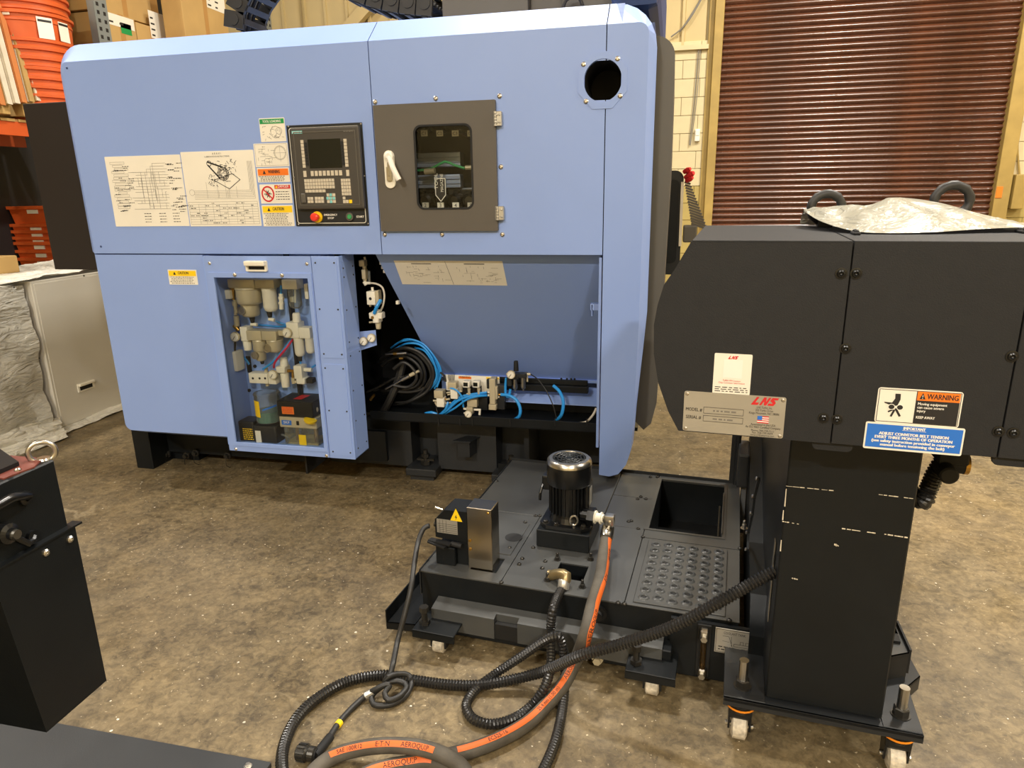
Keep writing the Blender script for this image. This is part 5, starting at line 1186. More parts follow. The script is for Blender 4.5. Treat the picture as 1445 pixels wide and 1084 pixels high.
b = B(); c = tY(843, 931, 1.99); lathe(b, (c.x, 2.0, c.z), (0, -1, 0), [(0, .02), (.012, .02), (.012, .014), (.026, .014)], 6); K.part('drain_plug', b, SILV)
# deck bolts
b = B()
for x, y in ((519, 355), (462, 448), (508, 487), (497, 508), (592, 497), (581, 522), (432, 574), (557, 331), (572, 331), (416, 205), (905, 350), (928, 270), (548, 447), (636, 480), (880, 652), (857, 648), (948, 408), (930, 378), (1300, 450), (1303, 215), (958, 270), (975, 190), (1000, 190), (895, 352), (940, 262), (1262, 712)):
    c = tZ(540+x/2.58, 600+y/2.58, TZ); bolt(b, (c.x, c.y, TZ), (0, 0, 1), .0085, .007)
K.part('deck_screw', b, STEELD, kind='stuff')
b = B()
for x, y in ((600, 565), (636, 490), (727, 590), (757, 490)):
    c = tZ(540+x/2.58, 600+y/2.58, TZ); hexbolt(b, (c.x, c.y, TZ), .009, .012, .016)
K.part('stud', b, STEELD, kind='stuff')
# sight glass and rating plate on the right front
def tyc(px, py, Y=2.018): return tY(px, py, Y)
s0, s1 = tyc(994, 884), tyc(991, 950); xg = (s0.x+s1.x)/2
b = B(); box(b, xg-.022, xg+.022, 2.012, 2.02, s1.z-.008, s0.z+.008, .002); sgp = K.part('level_gauge', b, BLACKM)
b = B(); cyl(b, (xg, 2.002, s1.z+.02), (xg, 2.002, s0.z-.02), .009); K.part('tube', b, AMBER, sgp)
b = B(); box(b, xg-.012, xg+.012, 1.99, 2.014, s1.z, s1.z+.032, .004); box(b, xg-.013, xg+.013, 1.99, 2.014, s0.z-.036, s0.z, .004); cyl(b, (xg, 1.99, s1.z+.012), (xg, 1.98, s1.z+.012), .011, n=6); cyl(b, (xg, 1.99, s0.z-.026), (xg, 1.98, s0.z-.026), .011, n=6); K.part('nut', b, STEEL, sgp)
b = B(); q0, q1 = tyc(1010, 884), tyc(1062, 928)
r0 = tyc(1065, 892)
box(b, q0.x, r0.x, 2.014, 2.016, q1.z, q0.z, .0008); tp = K.part('rating_plate', b, ALU, label='aluminium plate headed coolant tank'); W_, H_ = r0.x-q0.x, q0.z-q1.z; x0, z0, x1, z1 = q0.x, q1.z, r0.x, q0.z
b = B(); yk = 2.0135; rect(b, x0+.004, x1-.004, z0+.004, z1-.004, yk, .0012); put_text(b, 'COOLANT TANK', ((x0+x1)/2, yk, z1-.02), (1, 0, 0), (0, 0, 1), H_*.14, W_*.56)
rect(b, x0+W_*.5, x1-.015, z0+H_*.34, z0+H_*.44, yk, .0012); rect(b, x0+W_*.66, x0+W_*.74, z0+H_*.44, z0+H_*.56, yk, .0012); rect(b, x0+W_*.8, x0+W_*.88, z0+H_*.44, z0+H_*.56, yk, .0012); line(b, x0+W_*.2, z0+H_*.7, x0+W_*.36, z0+H_*.7, yk, .0012); line(b, x0+W_*.36, z0+H_*.7, x0+W_*.46, z0+H_*.32, yk, .0012); line(b, x0+W_*.42, z0+H_*.72, x0+W_*.44, z0+H_*.32, yk, .0014); line(b, x0+W_*.2, z0+H_*.5, x0+W_*.38, z0+H_*.48, yk, .001)
for i in range(2): fake_text(b, x0+.012, x0+W_*.55, z0+.012+i*.01, yk, .006, R); fake_text(b, x0+W_*.7, x1-.012, z0+.012+i*.01, yk, .006, R)
K.part('fine_print', b, INK, tp)

# ------- pump
PXc, PYc = -.563, 2.44
Pm = Thing('coolant_pump', 'upright black electric motor pump with ribbed body on the middle of the coolant tank', 'pump', (PXc, PYc, TZ+.001), ANG)
b = B(); box(b, PXc-.105, PXc+.105, PYc-.11, PYc+.11, TZ+.001, .325, .003); Pm.part('plinth', b, BLACK)
b = B(); o8 = [(PXc-.1, PYc-.07), (PXc-.07, PYc-.1), (PXc+.07, PYc-.1), (PXc+.1, PYc-.07), (PXc+.1, PYc+.07), (PXc+.07, PYc+.1), (PXc-.07, PYc+.1), (PXc-.1, PYc+.07)]; prism(b, o8, 'z', .326, .342); Pm.part('flange', b, PITCHB)
b = B()
for sx in (-1, 1):
    for sy in (-1, 1): hexbolt(b, (PXc+sx*.075, PYc+sy*.078, .342), .010, .010)
hexbolt(b, (PXc-.03, PYc-.085, .342), .008, .008); Pm.part('flange_bolt', b, STEELD, kind='stuff')
b = B(); lathe(b, (PXc, PYc, .342), (0, 0, 1), [(0, .078), (.02, .07), (.03, .068), (.16, .068)], 32)
for i in range(28):
    a = 2*PI*i/28; c = Vector((math.cos(a), math.sin(a), 0)); obox(b, Vector((PXc, PYc, .435))+c*.071, c, (-c.y, c.x, 0), (0, 0, 1), .009, .002, .062)
Pm.part('motor_body', b, PITCHB)
b = B(); lathe(b, (PXc, PYc, .495), (0, 0, 1), [(0, .086), (.004, .088), (.075, .088), (.088, .084), (.092, .078)], 36); fc = Pm.part('fan_cowl', b, PITCHB, smooth=True)
b = B(); lathe(b, (PXc, PYc, .575), (0, 0, 1), [(0, .0885), (.012, .0865), (.020, .078), (.021, .066), (.016, .064)], 36, caps=False); Pm.part('chrome_ring', b, STEEL, fc, smooth=True)
b = B()
for k, rr in enumerate((.018, .032, .046, .06)): tube(b, [(PXc+rr*math.cos(2*PI*i/24), PYc+rr*math.sin(2*PI*i/24), .592) for i in range(24)], .0035, 6, closed=True, smooth_path=False)
for i in range(8): a = 2*PI*i/8; c = Vector((math.cos(a), math.sin(a), 0)); cyl(b, Vector((PXc, PYc, .592))+c*.01, Vector((PXc, PYc, .592))+c*.066, .003, n=6)
lathe(b, (PXc, PYc, .588), (0, 0, 1), [(0, .016), (.006, .014)], 12); Pm.part('fan_grille', b, BLACK, fc)
b = B(); box(b, PXc+.066, PXc+.086, PYc-.03, PYc+.05, .40, .50, .004); tb_ = Pm.part('terminal_box', b, PITCHB)
b = B(); box(b, PXc+.0865, PXc+.088, PYc-.02, PYc+.02, .41, .48); Pm.part('name_plate', b, ALU, tb_)
b = B(); box(b, PXc-.115, PXc-.07, PYc+.01, PYc+.06, .44, .50, .006); tube(b, [(PXc-.11, PYc+.02, .47), (PXc-.118, PYc+.0, .43), (PXc-.12, PYc-.0, .40)], .006, 8); Pm.part('side_lug', b, PITCHB)
b = B(); e = Vector((PXc+.04, PYc-.088, .372)); tube(b, [e+Vector((.014*math.cos(2*PI*i/16), .004*math.cos(2*PI*i/16), .02*math.sin(2*PI*i/16))) for i in range(16)], .004, 8, closed=True, smooth_path=False); cyl(b, e+Vector((0, 0, -.03)), e+Vector((0, 0, -.018)), .006); Pm.part('lifting_eye', b, STEEL)
# outlet
o1 = tY(834.6, 729, 2.40); o2 = tY(858, 734, 2.385); o3 = tY(856.5, 752, 2.37)
b = B(); cyl(b, (PXc+.06, PYc-.03, o1.z), (o1.x-.006, 2.405, o1.z), .028, n=14); lathe(b, (o1.x-.012, 2.403, o1.z), Vector((1, -.1, 0)), [(0, .036), (.026, .036)], 6); Pm.part('outlet', b, PITCHB)
b = B(); d_o = (o2-Vector((o1.x+.012, 2.40, o1.z))); st = Vector((o1.x+.014, 2.40, o1.z)); lathe(b, st, (1, -.15, 0), [(0, .026), (.005, .026), (.006, .018), (.022, .018), (.023, .024), (.028, .024), (.029, .016), (.05, .016)], 18); Pm.part('outlet_nut', b, WHITEP)

# ------- skimmer drive
SK = Thing('oil_skimmer', 'small black motor box with lightning sign and stainless hood on the tank', 'oil skimmer', (-.9, 2.15, TZ+.001), ANG)
b = B(); box(b, -.868, -.772, 2.107, 2.188, TZ-.02, .498, .002); ih = SK.part('hood', b, INOX, label='upright stainless steel hood')
b = B()
for x, z in ((-.858, .365), (-.858, .33)): lathe(b, (x, 2.107, z), (0, -1, 0), [(0, .006), (.004, .005), (.005, 0)], 10)
bolt(b, (-.785, 2.107, .485), (0, -1, 0), .005, .003); SK.part('hood_screw', b, BRASS, ih)
b = B(); prism(b, [(-.996, .36), (-.996, .432), (-.955, .475), (-.868, .478), (-.868, .352)], 'y', 2.107, 2.21); mb = SK.part('motor_box', b, BLACK)
c1_, c2_ = tY(616, 731, 2.1065), tY(646, 755, 2.1065)
b = B(); box(b, c1_.x, c2_.x, 2.1055, 2.107, c2_.z, c1_.z-.002); rp = SK.part('rating_plate', b, ALU, mb)
b = B(); 
for i in range(5): line(b, c1_.x+.003, c2_.z+.006+i*.008, c2_.x-.003, c2_.z+.006+i*.008, 2.105, .0012)
for i in range(3): line(b, c1_.x+.012+i*.013, c2_.z+.002, c1_.x+.012+i*.013, c1_.z-.004, 2.105, .0012)
SK.part('fine_print', b, INK, mb)
ta, tb2, tc2 = tY(634, 735, 2.106), tY(654, 735.5, 2.106), tY(644, 716, 2.106)
b = B(); prism(b, [(ta.x, ta.z), (tb2.x, ta.z), ((ta.x+tb2.x)/2, tc2.z)], 'y', 2.1055, 2.107); SK.part('warning_sign', b, INK, mb)
b = B(); sh = .0028; prism(b, [(ta.x+sh*1.6, ta.z+sh), (tb2.x-sh*1.6, ta.z+sh), ((ta.x+tb2.x)/2, tc2.z-sh*1.8)], 'y', 2.1048, 2.1054); SK.part('warning_field', b, YELP, mb)
b = B(); mx2, mz = (ta.x+tb2.x)/2, ta.z+.018; prism(b, [(mx2+.002, mz+.012), (mx2-.005, mz-.001), (mx2, mz), (mx2-.002, mz-.010), (mx2+.005, mz+.003), (mx2, mz+.002)], 'y', 2.1038, 2.1046); SK.part('lightning_bolt', b, INK, mb)
b = B(); box(b, -.996, -.918, 2.10, 2.18, TZ+.001, .325, .003); box(b, -.918, -.87, 2.12, 2.19, TZ+.001, .345, .003); box(b, -.99, -.925, 2.105, 2.175, .326, .327); SK.part('mount_box', b, BLACK)
b = B(); obox(b, (-.975, 2.10, .345), (1, -.25, .06), (.25, 1, 0), (0, 0, 1), .05, .012, .003); obox(b, (-.985, 2.09, .338), (1, -.3, -.05), (.3, 1, 0), (0, 0, 1), .04, .008, .003); cyl(b, (-.93, 2.1, .345), (-.89, 2.1, .34), .01); SK.part('adjusting_lever', b, BLACKM)
b = B(); lathe(b, (-.996, 2.15, .388), (-1, 0, 0), [(0, .013), (.008, .013), (.009, .010), (.022, .010)], 10); SK.part('cable_gland', b, STEELD)
b = B(); cyl(b, (-.975, 2.13, .462), (-1.0, 2.12, .474), .004, n=8); SK.part('grease_nipple', b, STEEL)

# ================================================================== HOSES (all in the turned frame)
def path(pts):
    out = []
    for p in pts:
        if p[2] == 'Y': out.append(tY(p[0], p[1], p[3]))
        elif p[2] == 'Z': out.append(tZ(p[0], p[1], p[3]))
    return out
def hose(name, label, m, pts, r, cor=False, cat='hose', pitch=.0085, n=12):
    P_ = path(pts); b = B()
    if cor: corrugated(b, P_, r, .0105, n)
    else: tube(b, P_, r, n, .012)
    T_ = Thing(name, label, cat, (P_[0].x, P_[0].y, min(p.z for p in P_)-r), ANG); T_.part('jacket', b, m, smooth=not cor); T_.path = P_
    return T_
RC = .0185
hA = hose('conduit_hose', 'black corrugated conduit crossing from the conveyor column to a wide curve at lower left', CONDUIT,
 [(1094, 806, 'Y', 1.86), (1060, 824, 'Y', 1.84), (1020, 847, 'Y', 1.81), (950, 884, 'Y', 1.80), (880, 908, 'Y', 1.80), (820, 925, 'Y', 1.80), (760, 950, 'Z', .072), (690, 965.5, 'Z', .03), (640, 967, 'Z', .02), (590, 961, 'Z', .02), (540, 953, 'Z', .02), (490, 962, 'Z', .02), (450, 984, 'Z', .02), (420, 1012, 'Z', .02), (402, 1048, 'Z', .02), (398, 1084, 'Z', .02), (410, 1130, 'Z', .02)], RC, True)
hBc = hose('conduit_hose', 'black corrugated conduit looping on the floor from the brass elbow on the tank', CONDUIT,
 [(795, 829, 'Y', 2.07), (787, 842, 'Y', 2.02), (780, 862, 'Y', 1.945), (777, 890, 'Y', 1.93), (777, 936, 'Y', 1.86), (769, 969, 'Z', .07), (749, 997, 'Z', .02), (725, 1014, 'Z', .02), (693, 1022, 'Z', .02), (667, 1014, 'Z', .02), (658, 996, 'Z', .02), (666, 979, 'Z', .02), (682, 964, 'Z', .024), (705, 947, 'Z', .04), (735, 927, 'Z', .09), (765, 906, 'Z', .15), (782, 898, 'Z', .18), (791, 902, 'Z', .17), (796, 930, 'Z', .11), (797, 965, 'Z', .045), (793, 1005, 'Z', .02), (784, 1045, 'Z', .02), (768, 1084, 'Z', .02), (745, 1125, 'Z', .02)], .0165, True, pitch=.0075)
RH = .0225
hC = hose('coolant_hose', 'thick grey rubber hose with orange printed stripe running from the pump outlet to the floor', HOSEG,
 [(857, 752, 'Y', 2.37), (853, 775, 'Y', 2.30), (850, 800, 'Y', 2.16), (845, 825, 'Y', 2.03), (836, 855, 'Y', 1.955), (827, 893, 'Y', 1.86), (814, 929, 'Z', .11), (795, 966, 'Z', .06), (772, 994, 'Z', .03), (745, 1020, 'Z', .025), (710, 1041, 'Z', .025), (670, 1057, 'Z', .025), (628, 1068, 'Z', .025), (585, 1076, 'Z', .025), (540, 1092, 'Z', .025), (500, 1120, 'Z', .025)], RH, n=18)
hD = hose('coolant_hose', 'second turn of thick grey rubber hose with orange stripe arching along the bottom edge', HOSEG,
 [(420, 1125, 'Z', .025), (440, 1092, 'Z', .025), (470, 1068, 'Z', .03), (510, 1056, 'Z', .05), (552, 1052, 'Z', .068), (595, 1056, 'Z', .07), (630, 1068, 'Z', .068), (655, 1088, 'Z', .04), (668, 1130, 'Z', .025)], RH, n=18)
hE = hose('coolant_hose', 'lowest turn of thick grey rubber hose reading along the bottom edge', HOSEG,
 [(470, 1130, 'Z', .025), (520, 1092, 'Z', .03), (575, 1078, 'Z', .03), (622, 1078, 'Z', .03), (700, 1120, 'Z', .03)], RH, n=18)
def resam(P_, step=.006): return resample(spline(P_, .004), step)
def stripe(T_, f0, f1, side, w, r, texts, name='printed_stripe'):
    """flat coloured band wrapped on the hose; side = unit vector that says where on the hose it lies"""
    P_ = resam(T_.path); n = len(P_); a, c = int(n*f0), int(n*f1); b = B(); rows = []
    fr = frames(P_); cam_t = Vector((0, 0, HC)); S = []
    for k in range(a, c):
        p, t, u, v = fr[k]; view = (cam_t-p).normalized(); sidev = t.cross(view).normalized()
        up = view
        sd = Vector(side(k/n)) if callable(side) else Vector(side)
        d = (sd-t*sd.dot(t)).normalized(); e = t.cross(d)
        S.append((p, d, e, t)); rows.append([b.verts.new(p+(d*math.cos(x)+e*math.sin(x))*(r+.0008)) for x in (-w, -w*.5, 0, w*.5, w)])
    for q, s in zip(rows, rows[1:]):
        for i in range(4): b.faces.new((q[i], q[i+1], s[i+1], s[i]))
    st_ = T_.part(name, b, ORANGEH, smooth=True)
    b = B()
    for txt, frac, size, sgn in texts:
        k0 = int(len(S)*frac)
        def warp(u, v, k0=k0, sgn=sgn):
            kk = k0+sgn*u/.006; i = max(0, min(len(S)-2, int(kk))); f = kk-i; p = S[i][0].lerp(S[i+1][0], f); d = S[i][1].lerp(S[i+1][1], f).normalized(); e = S[i][2]; an = -sgn*(v-size*.35)/r
            return p+(d*math.cos(an)+e*math.sin(an))*(r+.0016)
        put_text(b, txt, (0, 0, 0), (1, 0, 0), (0, 1, 0), size, warp=warp)
    T_.part('lettering', b, INK, st_)
stripe(hC, .02, .42, (.75, -.62, .35), .42, RH, [('AEROQUIP', .18, .018, -1), ('E·T·N', .48, .02, -1), ('AEROQUIP', .80, .02, -1), ('SAE 100R12', .94, .014, -1)])
stripe(hC, .45, .80, (.12, -.25, 1.0), .40, RH, [('25.4 mm (1.00 in)', .35, .016, -1), ('AEROQUIP', .1, .018, -1), ('EC525-16', .75, .016, -1)])
stripe(hD, .22, .72, (.0, -.55, .8), .38, RH, [('SAE 100R12', .2, .016, 1), ('E·T·N', .52, .018, 1), ('AEROQUIP', .8, .018, 1)])
stripe(hE, .2, .6, (.0, -.5, .8), .40, RH, [('AEROQUIP', .5, .02, 1)])
b = B(); p = hC.path[0]; d = (hC.path[1]-hC.path[0]).normalized()
lathe(b, p-d*.035, d, [(0, .02), (.01, .024), (.05, .026), (.062, .024)], 18)
el = tY(860, 733, 2.383); tube(b, [Vector((o1.x+.055, 2.392, o1.z)), el+Vector((0, 0, .002)), el+Vector((.004, -.004, -.012)), p-d*.03], .017, 12); box(b, el.x-.018, el.x+.02, el.y-.018, el.y+.016, el.z-.02, el.z+.02, .005)
hC.part('crimp_fitting', b, STEEL, smooth=True)
# brass elbow of the conduit
b = B(); e0 = tY(778, 812, 2.12); e1 = tY(797, 812, 2.09); e2 = tY(795, 829, 2.07)
lathe(b, e0+Vector((-.014, 0, 0)), (1, 0, 0), [(0, .018), (.014, .019), (.015, .016)], 16); tube(b, [e0, e0.lerp(e1, .6)+Vector((0, 0, .006)), e1+Vector((.006, 0, 0)), e1.lerp(e2, .5)+Vector((.003, 0, -.002))], .0185, 14)
hBc.part('elbow', b, BRASSD, smooth=True)
b = B(); lathe(b, e1.lerp(e2, .35), (e2-e1.lerp(e2, .35)).normalized(), [(0, .019), (.004, .021), (.03, .021), (.034, .018)], 16); hBc.part('collar', b, ALU, smooth=True)
# thin cable of the skimmer with a coil and a plug
RD = .0095
hF = hose('power_cable', 'thin black cable from the skimmer box to a coil and round plug on the floor', RUBBER,
 [(606, 742, 'Y', 2.15), (598, 746, 'Y', 2.14), (590, 765, 'Y', 2.10), (584, 800, 'Y', 2.0), (580, 830, 'Y', 1.93), (571, 868, 'Y', 1.88), (561, 905, 'Z', .09), (554, 940, 'Z', .07), (550, 952, 'Z', .05), (543, 962, 'Z', .04), (548, 955, 'Z', .06), (562, 951.5, 'Z', .05), (576, 953, 'Z', .035), (581, 963, 'Z', .02), (574, 980, 'Z', .014), (558, 992, 'Z', .011), (541, 996, 'Z', .011), (527, 994, 'Z', .012), (525, 982, 'Z', .018), (536, 971, 'Z', .03), (552, 962, 'Z', .04), (567, 962, 'Z', .036), (574, 970, 'Z', .03), (563, 983, 'Z', .028), (548, 988, 'Z', .03), (543, 978, 'Z', .04), (550, 968, 'Z', .05), (545, 966, 'Z', .055), (530, 973, 'Z', .04), (515, 983, 'Z', .015), (497, 999, 'Z', .011), (484, 1013, 'Z', .011), (472, 1029, 'Z', .011), (461, 1048, 'Z', .014)], RD)
b = B(); q0, q1 = tZ(527, 976, .03), tZ(516, 982, .018); cyl(b, q0, q1, RD*1.25, n=12); hF.part('white_band', b, ALU)
b = B(); q0, q1 = tZ(480, 1019, .011), tZ(476, 1024, .011); cyl(b, q0, q1, RD*1.2, n=12); hF.part('yellow_band', b, YELP)
b = B(); q0, q1, q2 = tZ(466, 1040, .014), tZ(454, 1055, .02), tZ(444, 1066, .022)
tube(b, [q0, q1, q2], .0135, 12); cyl(b, q2+Vector((.004, .004, 0)), tZ(436, 1063, .023), .017, n=12); hF.part('boot', b, BLACKM, smooth=True)
b = B(); w0, w1 = tZ(446, 1065, .023), tZ(420, 1061, .023); d = (w1-w0).normalized(); L_ = (w1-w0).length
lathe(b, w0, d, [(0, .015), (.004, .021), (L_*.35, .022), (L_*.4, .018), (L_*.5, .024), (L_*.95, .024), (L_, .021)], 20)
for i in range(14): a = 2*PI*i/14; u, v, _ = basis(d); c = (u*math.cos(a)+v*math.sin(a)); obox(b, w0+d*L_*.72+c*.0245, d, c, d.cross(c), L_*.2, .0018, .003)
hF.part('round_connector', b, STEELD)

# ================================================================== CHIP CONVEYOR
CH = Thing('chip_conveyor', 'tall dark grey chip conveyor head on a column with casters, right of the coolant tank', 'conveyor', (.32, 1.92, 0), ANG)
YH = 1.65
zt_, zb2 = 1.482, 1.021
ol = [(235, 200), (212, 238), (175, 300), (140, 350), (118, 420), (105, 490), (105, 590), (120, 690), (155, 790), (190, 855)]
pts = [tY(880+x/2.4637, 260+y/2.4637, YH) for x, y in ol]
poly = [(p.x, p.z) for p in pts]; poly[0] = (poly[0][0], zt_); poly[-1] = (poly[-1][0], zb2)
xsm = .242; xs2_ = (tY(1443, 400, YH).x+tY(1416, 650, YH).x)/2; XE = 1.02
b = B(); prism(b, poly+[(xsm-.0015, zb2), (xsm-.0015, zt_)], 'y', YH, YH+.012); f1 = CH.part('side_panel', b, GRAPH, label='left side panel with the rounded nose')
b = B(); box(b, xsm+.0015, xs2_-.0015, YH, YH+.012, zb2, zt_, .001); CH.part('side_panel', b, GRAPH, label='middle side panel with the warning sign')
b = B(); box(b, xs2_+.0015, XE, YH, YH+.012, zb2, zt_, .001); CH.part('side_panel', b, GRAPH, label='right side panel, cut by the frame edge')
b = B(); prism(b, [(x+.01, z) for x, z in poly[:-1]]+[(poly[-1][0]+.03, zb2+.03), (XE-.01, zb2+.03), (XE-.01, zt_-.004), ], 'y', YH+.012, 2.30); CH.part('head_housing', b, GRAPH)
b = B(); box(b, poly[0][0]+.002, xsm-.002, YH+.0, 2.31, zt_-.002, zt_+.003, .001); CH.part('lid', b, GRAPH)
b = B(); box(b, xsm+.002, XE, YH, 2.31, zt_-.002, zt_+.003, .001); CH.part('lid', b, GRAPH)
for (xa, xb) in ((.205, .292), (.572, .655)):
    b = B(); prism(b, rrect(xa, xb, zb2-.022, zb2+.04, .012, 3), 'y', YH+.013, YH+.022); CH.part('joint_tab', b, GRAPH)
for px, py in ((1187, 386), (1208, 386), (1193, 492), (1162, 590), (1181, 592), (1428, 503), (1409, 609), (1430, 611)):
    p = tY(px, py, YH); b = B(); lathe(b, (p.x, YH, p.z), (0, -1, 0), [(0, .0125), (.0015, .0125), (.002, .009), (.005, .008), (.0065, .005), (.004, .0035), (.002, .0)], 18, caps=False); CH.part('button_screw', b, PITCHB, smooth=True)
for px, py in ((1207, 331), (1443, 329), (1150, 314)):
    b = B(); p = tZ(px, py, zt_+.003); box(b, p.x-.008, p.x+.008, p.y-.03, p.y+.03, zt_+.003, zt_+.010, .002); bolt(b, (p.x, p.y-.015, zt_+.010), (0, 0, 1), .006, .005); bolt(b, (p.x, p.y+.015, zt_+.010), (0, 0, 1), .006, .005); CH.part('lid_latch', b, BLACKM)
# signs on the head; the printing stays flat on the plates
yq = YH-.0015
def tsign(cTL, cTR, cBL, m, name, label, r=.003):
    a, c, e = tY(*cTL, YH), tY(*cTR, YH), tY(*cBL, YH); x0, x1, z1, z0 = a.x, c.x, (a.z+c.z)/2, e.z
    x0 = (a.x+e.x)/2; b = B(); prism(b, rrect(x0, x1, z0, z1, r, 3), 'y', yq, YH); o = CH.part(name, b, m, label=label); return o, x0, x1, z0, z1
cq = lambda x, y: (940+x/6.774, 480+y/6.774)
o_q, x0, x1, z0, z1 = tsign(cq(466, 122), cq(828, 140), cq(440, 505), PAPER, 'sticker', 'cream sticker with red logo above the metal plate')
W_, H_ = x1-x0, z1-z0
b = B(); fill(b, x0+W_*.26, x0+W_*.76, z0+H_*.40, z0+H_*.86, yq-.0006); CH.part('blank_field', b, WHITE, o_q)
def logo(b, x0, x1, z0, z1, y):
    W_, H_ = x1-x0, z1-z0; sh = .22
    def P_(u, v): return (x0+W_*(u*(1-.12)+.12*v), y, z0+H_*v)
    for poly_ in ([(0, 0), (.1, 1), (.2, 1), (.14, .3), (.3, .3), (.28, 0)], [(.34, 0), (.40, 1), (.5, 1), (.56, .45), (.6, 1), (.69, 1), (.63, 0), (.54, 0), (.47, .5), (.43, 0)], [(.68, 0), (.69, .28), (.86, .28), (.70, .62), (.74, 1), (1.0, 1), (.99, .74), (.85, .74), (.97, .38), (.93, 0)]):
        quad(b, [P_(u, v) for u, v in poly_])
b = B(); logo(b, x0+W_*.36, x0+W_*.64, z1-H_*.13, z1-H_*.05, yq-.0006); put_text(b, 'TURBO MF4 Conveyor', ((x0+x1)/2, yq-.0006, z0+H_*.32), (1, 0, 0), (0, 0, 1), H_*.06, W_*.48); put_text(b, 'Chip Conveyor Information', ((x0+x1)/2, yq-.0006, z0+H_*.265), (1, 0, 0), (0, 0, 1), H_*.06, W_*.7); CH.part('red_print', b, REDP, o_q)
b = B()
for i in range(3): fake_text(b, x0+W_*.06, x1-W_*.06, z0+H_*(.06+.05*i), yq-.0006, .003, R)
CH.part('fine_print', b, INK, o_q)
o_q, x0, x1, z0, z1 = tsign(cq(178, 486), cq(1152, 545), cq(155, 860), ALU, 'maker_plate', 'brushed metal maker plate with red logo and flag', .005)
z0 = z1-(tY(*cq(1152, 545), YH).z-tY(*cq(1108, 942), YH).z); W_, H_ = x1-x0, z1-z0; yq2 = yq-.0006
b = B(); put_text(b, 'MODEL #', (x0+W_*.105, yq2, z0+H_*.52), (1, 0, 0), (0, 0, 1), H_*.115, W_*.165, bold=.012); put_text(b, 'SERIAL #', (x0+W_*.105, yq2, z0+H_*.33), (1, 0, 0), (0, 0, 1), H_*.115, W_*.155, bold=.012)
rect(b, x0+W_*.205, x0+W_*.60, z0+H_*.485, z0+H_*.635, yq2, .0009); rect(b, x0+W_*.205, x0+W_*.60, z0+H_*.29, z0+H_*.43, yq2, .0009)
for t, v, s, w in (('LNS Turbo, Inc.', .70, .06, .15), ('203 Turbo Drive', .63, .06, .17), ('Kings Mountain, NC 28086', .56, .06, .29), ('Assembled in the USA', .285, .06, .24), ('An ISO 9001 Certified Company', .22, .06, .34), ('Phone: 704-739-7111', .14, .055, .22), ('Fax: 704-739-9699', .085, .055, .2), ('www.LNSamerica.com', .03, .055, .23)):
    put_text(b, t, (x0+W_*.80, yq2, z0+H_*v), (1, 0, 0), (0, 0, 1), H_*s*1.25, W_*w)
CH.part('lettering', b, INK, o_q)
b = B(); logo(b, x0+W_*.665, x0+W_*.93, z1-H_*.22, z1-H_*.03, yq2); CH.part('red_logo', b, REDP, o_q)
b = B(); fx0, fx1, fz0, fz1 = x0+W_*.74, x0+W_*.85, z0+H_*.35, z0+H_*.52
for i in range(7):
    if i % 2 == 0: fill(b, fx0, fx1, fz0+(fz1-fz0)*i/7, fz0+(fz1-fz0)*(i+1)/7, yq2)
CH.part('flag_stripes', b, REDP, o_q)
b = B(); 
for i in range(7):
    if i % 2: fill(b, fx0, fx1, fz0+(fz1-fz0)*i/7, fz0+(fz1-fz0)*(i+1)/7, yq2)
CH.part('flag_field', b, WHITE, o_q)
b = B(); fill(b, fx0, fx0+(fx1-fx0)*.42, fz0+(fz1-fz0)*.45, fz1, yq2-.0004); CH.part('flag_canton', b, BLUEP, o_q)
b = B()
for u, v in ((.03, .93), (.97, .93), (.03, .07), (.97, .07)): bolt(b, (x0+W_*u, yq, z0+H_*v), (0, -1, 0), .0045, .0025)
CH.part('rivet', b, BOLTM, o_q)
b = B(); fake_text(b, x0+W_*.3, x0+W_*.53, z0+H_*.54, yq2, .006, R); fake_text(b, x0+W_*.3, x0+W_*.5, z0+H_*.34, yq2, .006, R); CH.part('stamped_number', b, INKG, o_q)
cw = lambda x, y: (1200+x/5.898, 530+y/5.898)
o_w, x0, x1, z0, z1 = tsign(cw(232, 97), cw(946, 138), cw(198, 385), PAPER, 'warning_sign', 'white sign with orange warning heading and crushed hand symbol', .006)
z0 = z1-(tY(*cw(946, 138), YH).z-tY(*cw(905, 435), YH).z); W_, H_ = x1-x0, z1-z0
b = B(); fill(b, x0+W_*.47, x1-W_*.03, z1-H_*.30, z1-H_*.05, yq2); CH.part('heading_band', b, ORANGES, o_w)
b = B(); fill(b, x0+W_*.47, x1-W_*.03, z0+H_*.05, z1-H_*.30, yq2); rect(b, x0+W_*.02, x1-W_*.02, z0+H_*.04, z1-H_*.04, yq2, .0012); fill(b, x0+W_*.462, x0+W_*.472, z0+H_*.05, z1-H_*.05, yq2)
put_text(b, 'WARNING', (x0+W_*.77, yq2-.0004, z1-H_*.245), (1, 0, 0), (0, 0, 1), H_*.21, W_*.36, bold=.02)
tx = x0+W_*.535; quad(b, [(tx-W_*.035, yq2-.0004, z1-H_*.26), (tx+W_*.035, yq2-.0004, z1-H_*.26), (tx, yq2-.0004, z1-H_*.08)])
hx_, hz_ = x0+W_*.235, z0+H_*.47
def hp2(u, v): return (hx_+u*W_, yq2, hz_+v*H_)
quad(b, [hp2(-.025, .38), hp2(.04, .38), hp2(.045, .22), hp2(.02, .05), hp2(-.03, .02), hp2(-.14, .10), hp2(-.145, .13), hp2(-.05, .12), hp2(-.02, .24)])
for (a0, a1, c0, c1, w) in ((-.03, -.08, -.085, -.15, W_*.022), (-.01, -.08, -.045, -.28, W_*.026), (.0, -.04, .065, -.26, W_*.028)): line(b, hx_+a0*W_, hz_+a1*H_, hx_+c0*W_, hz_+c1*H_, yq2, w)
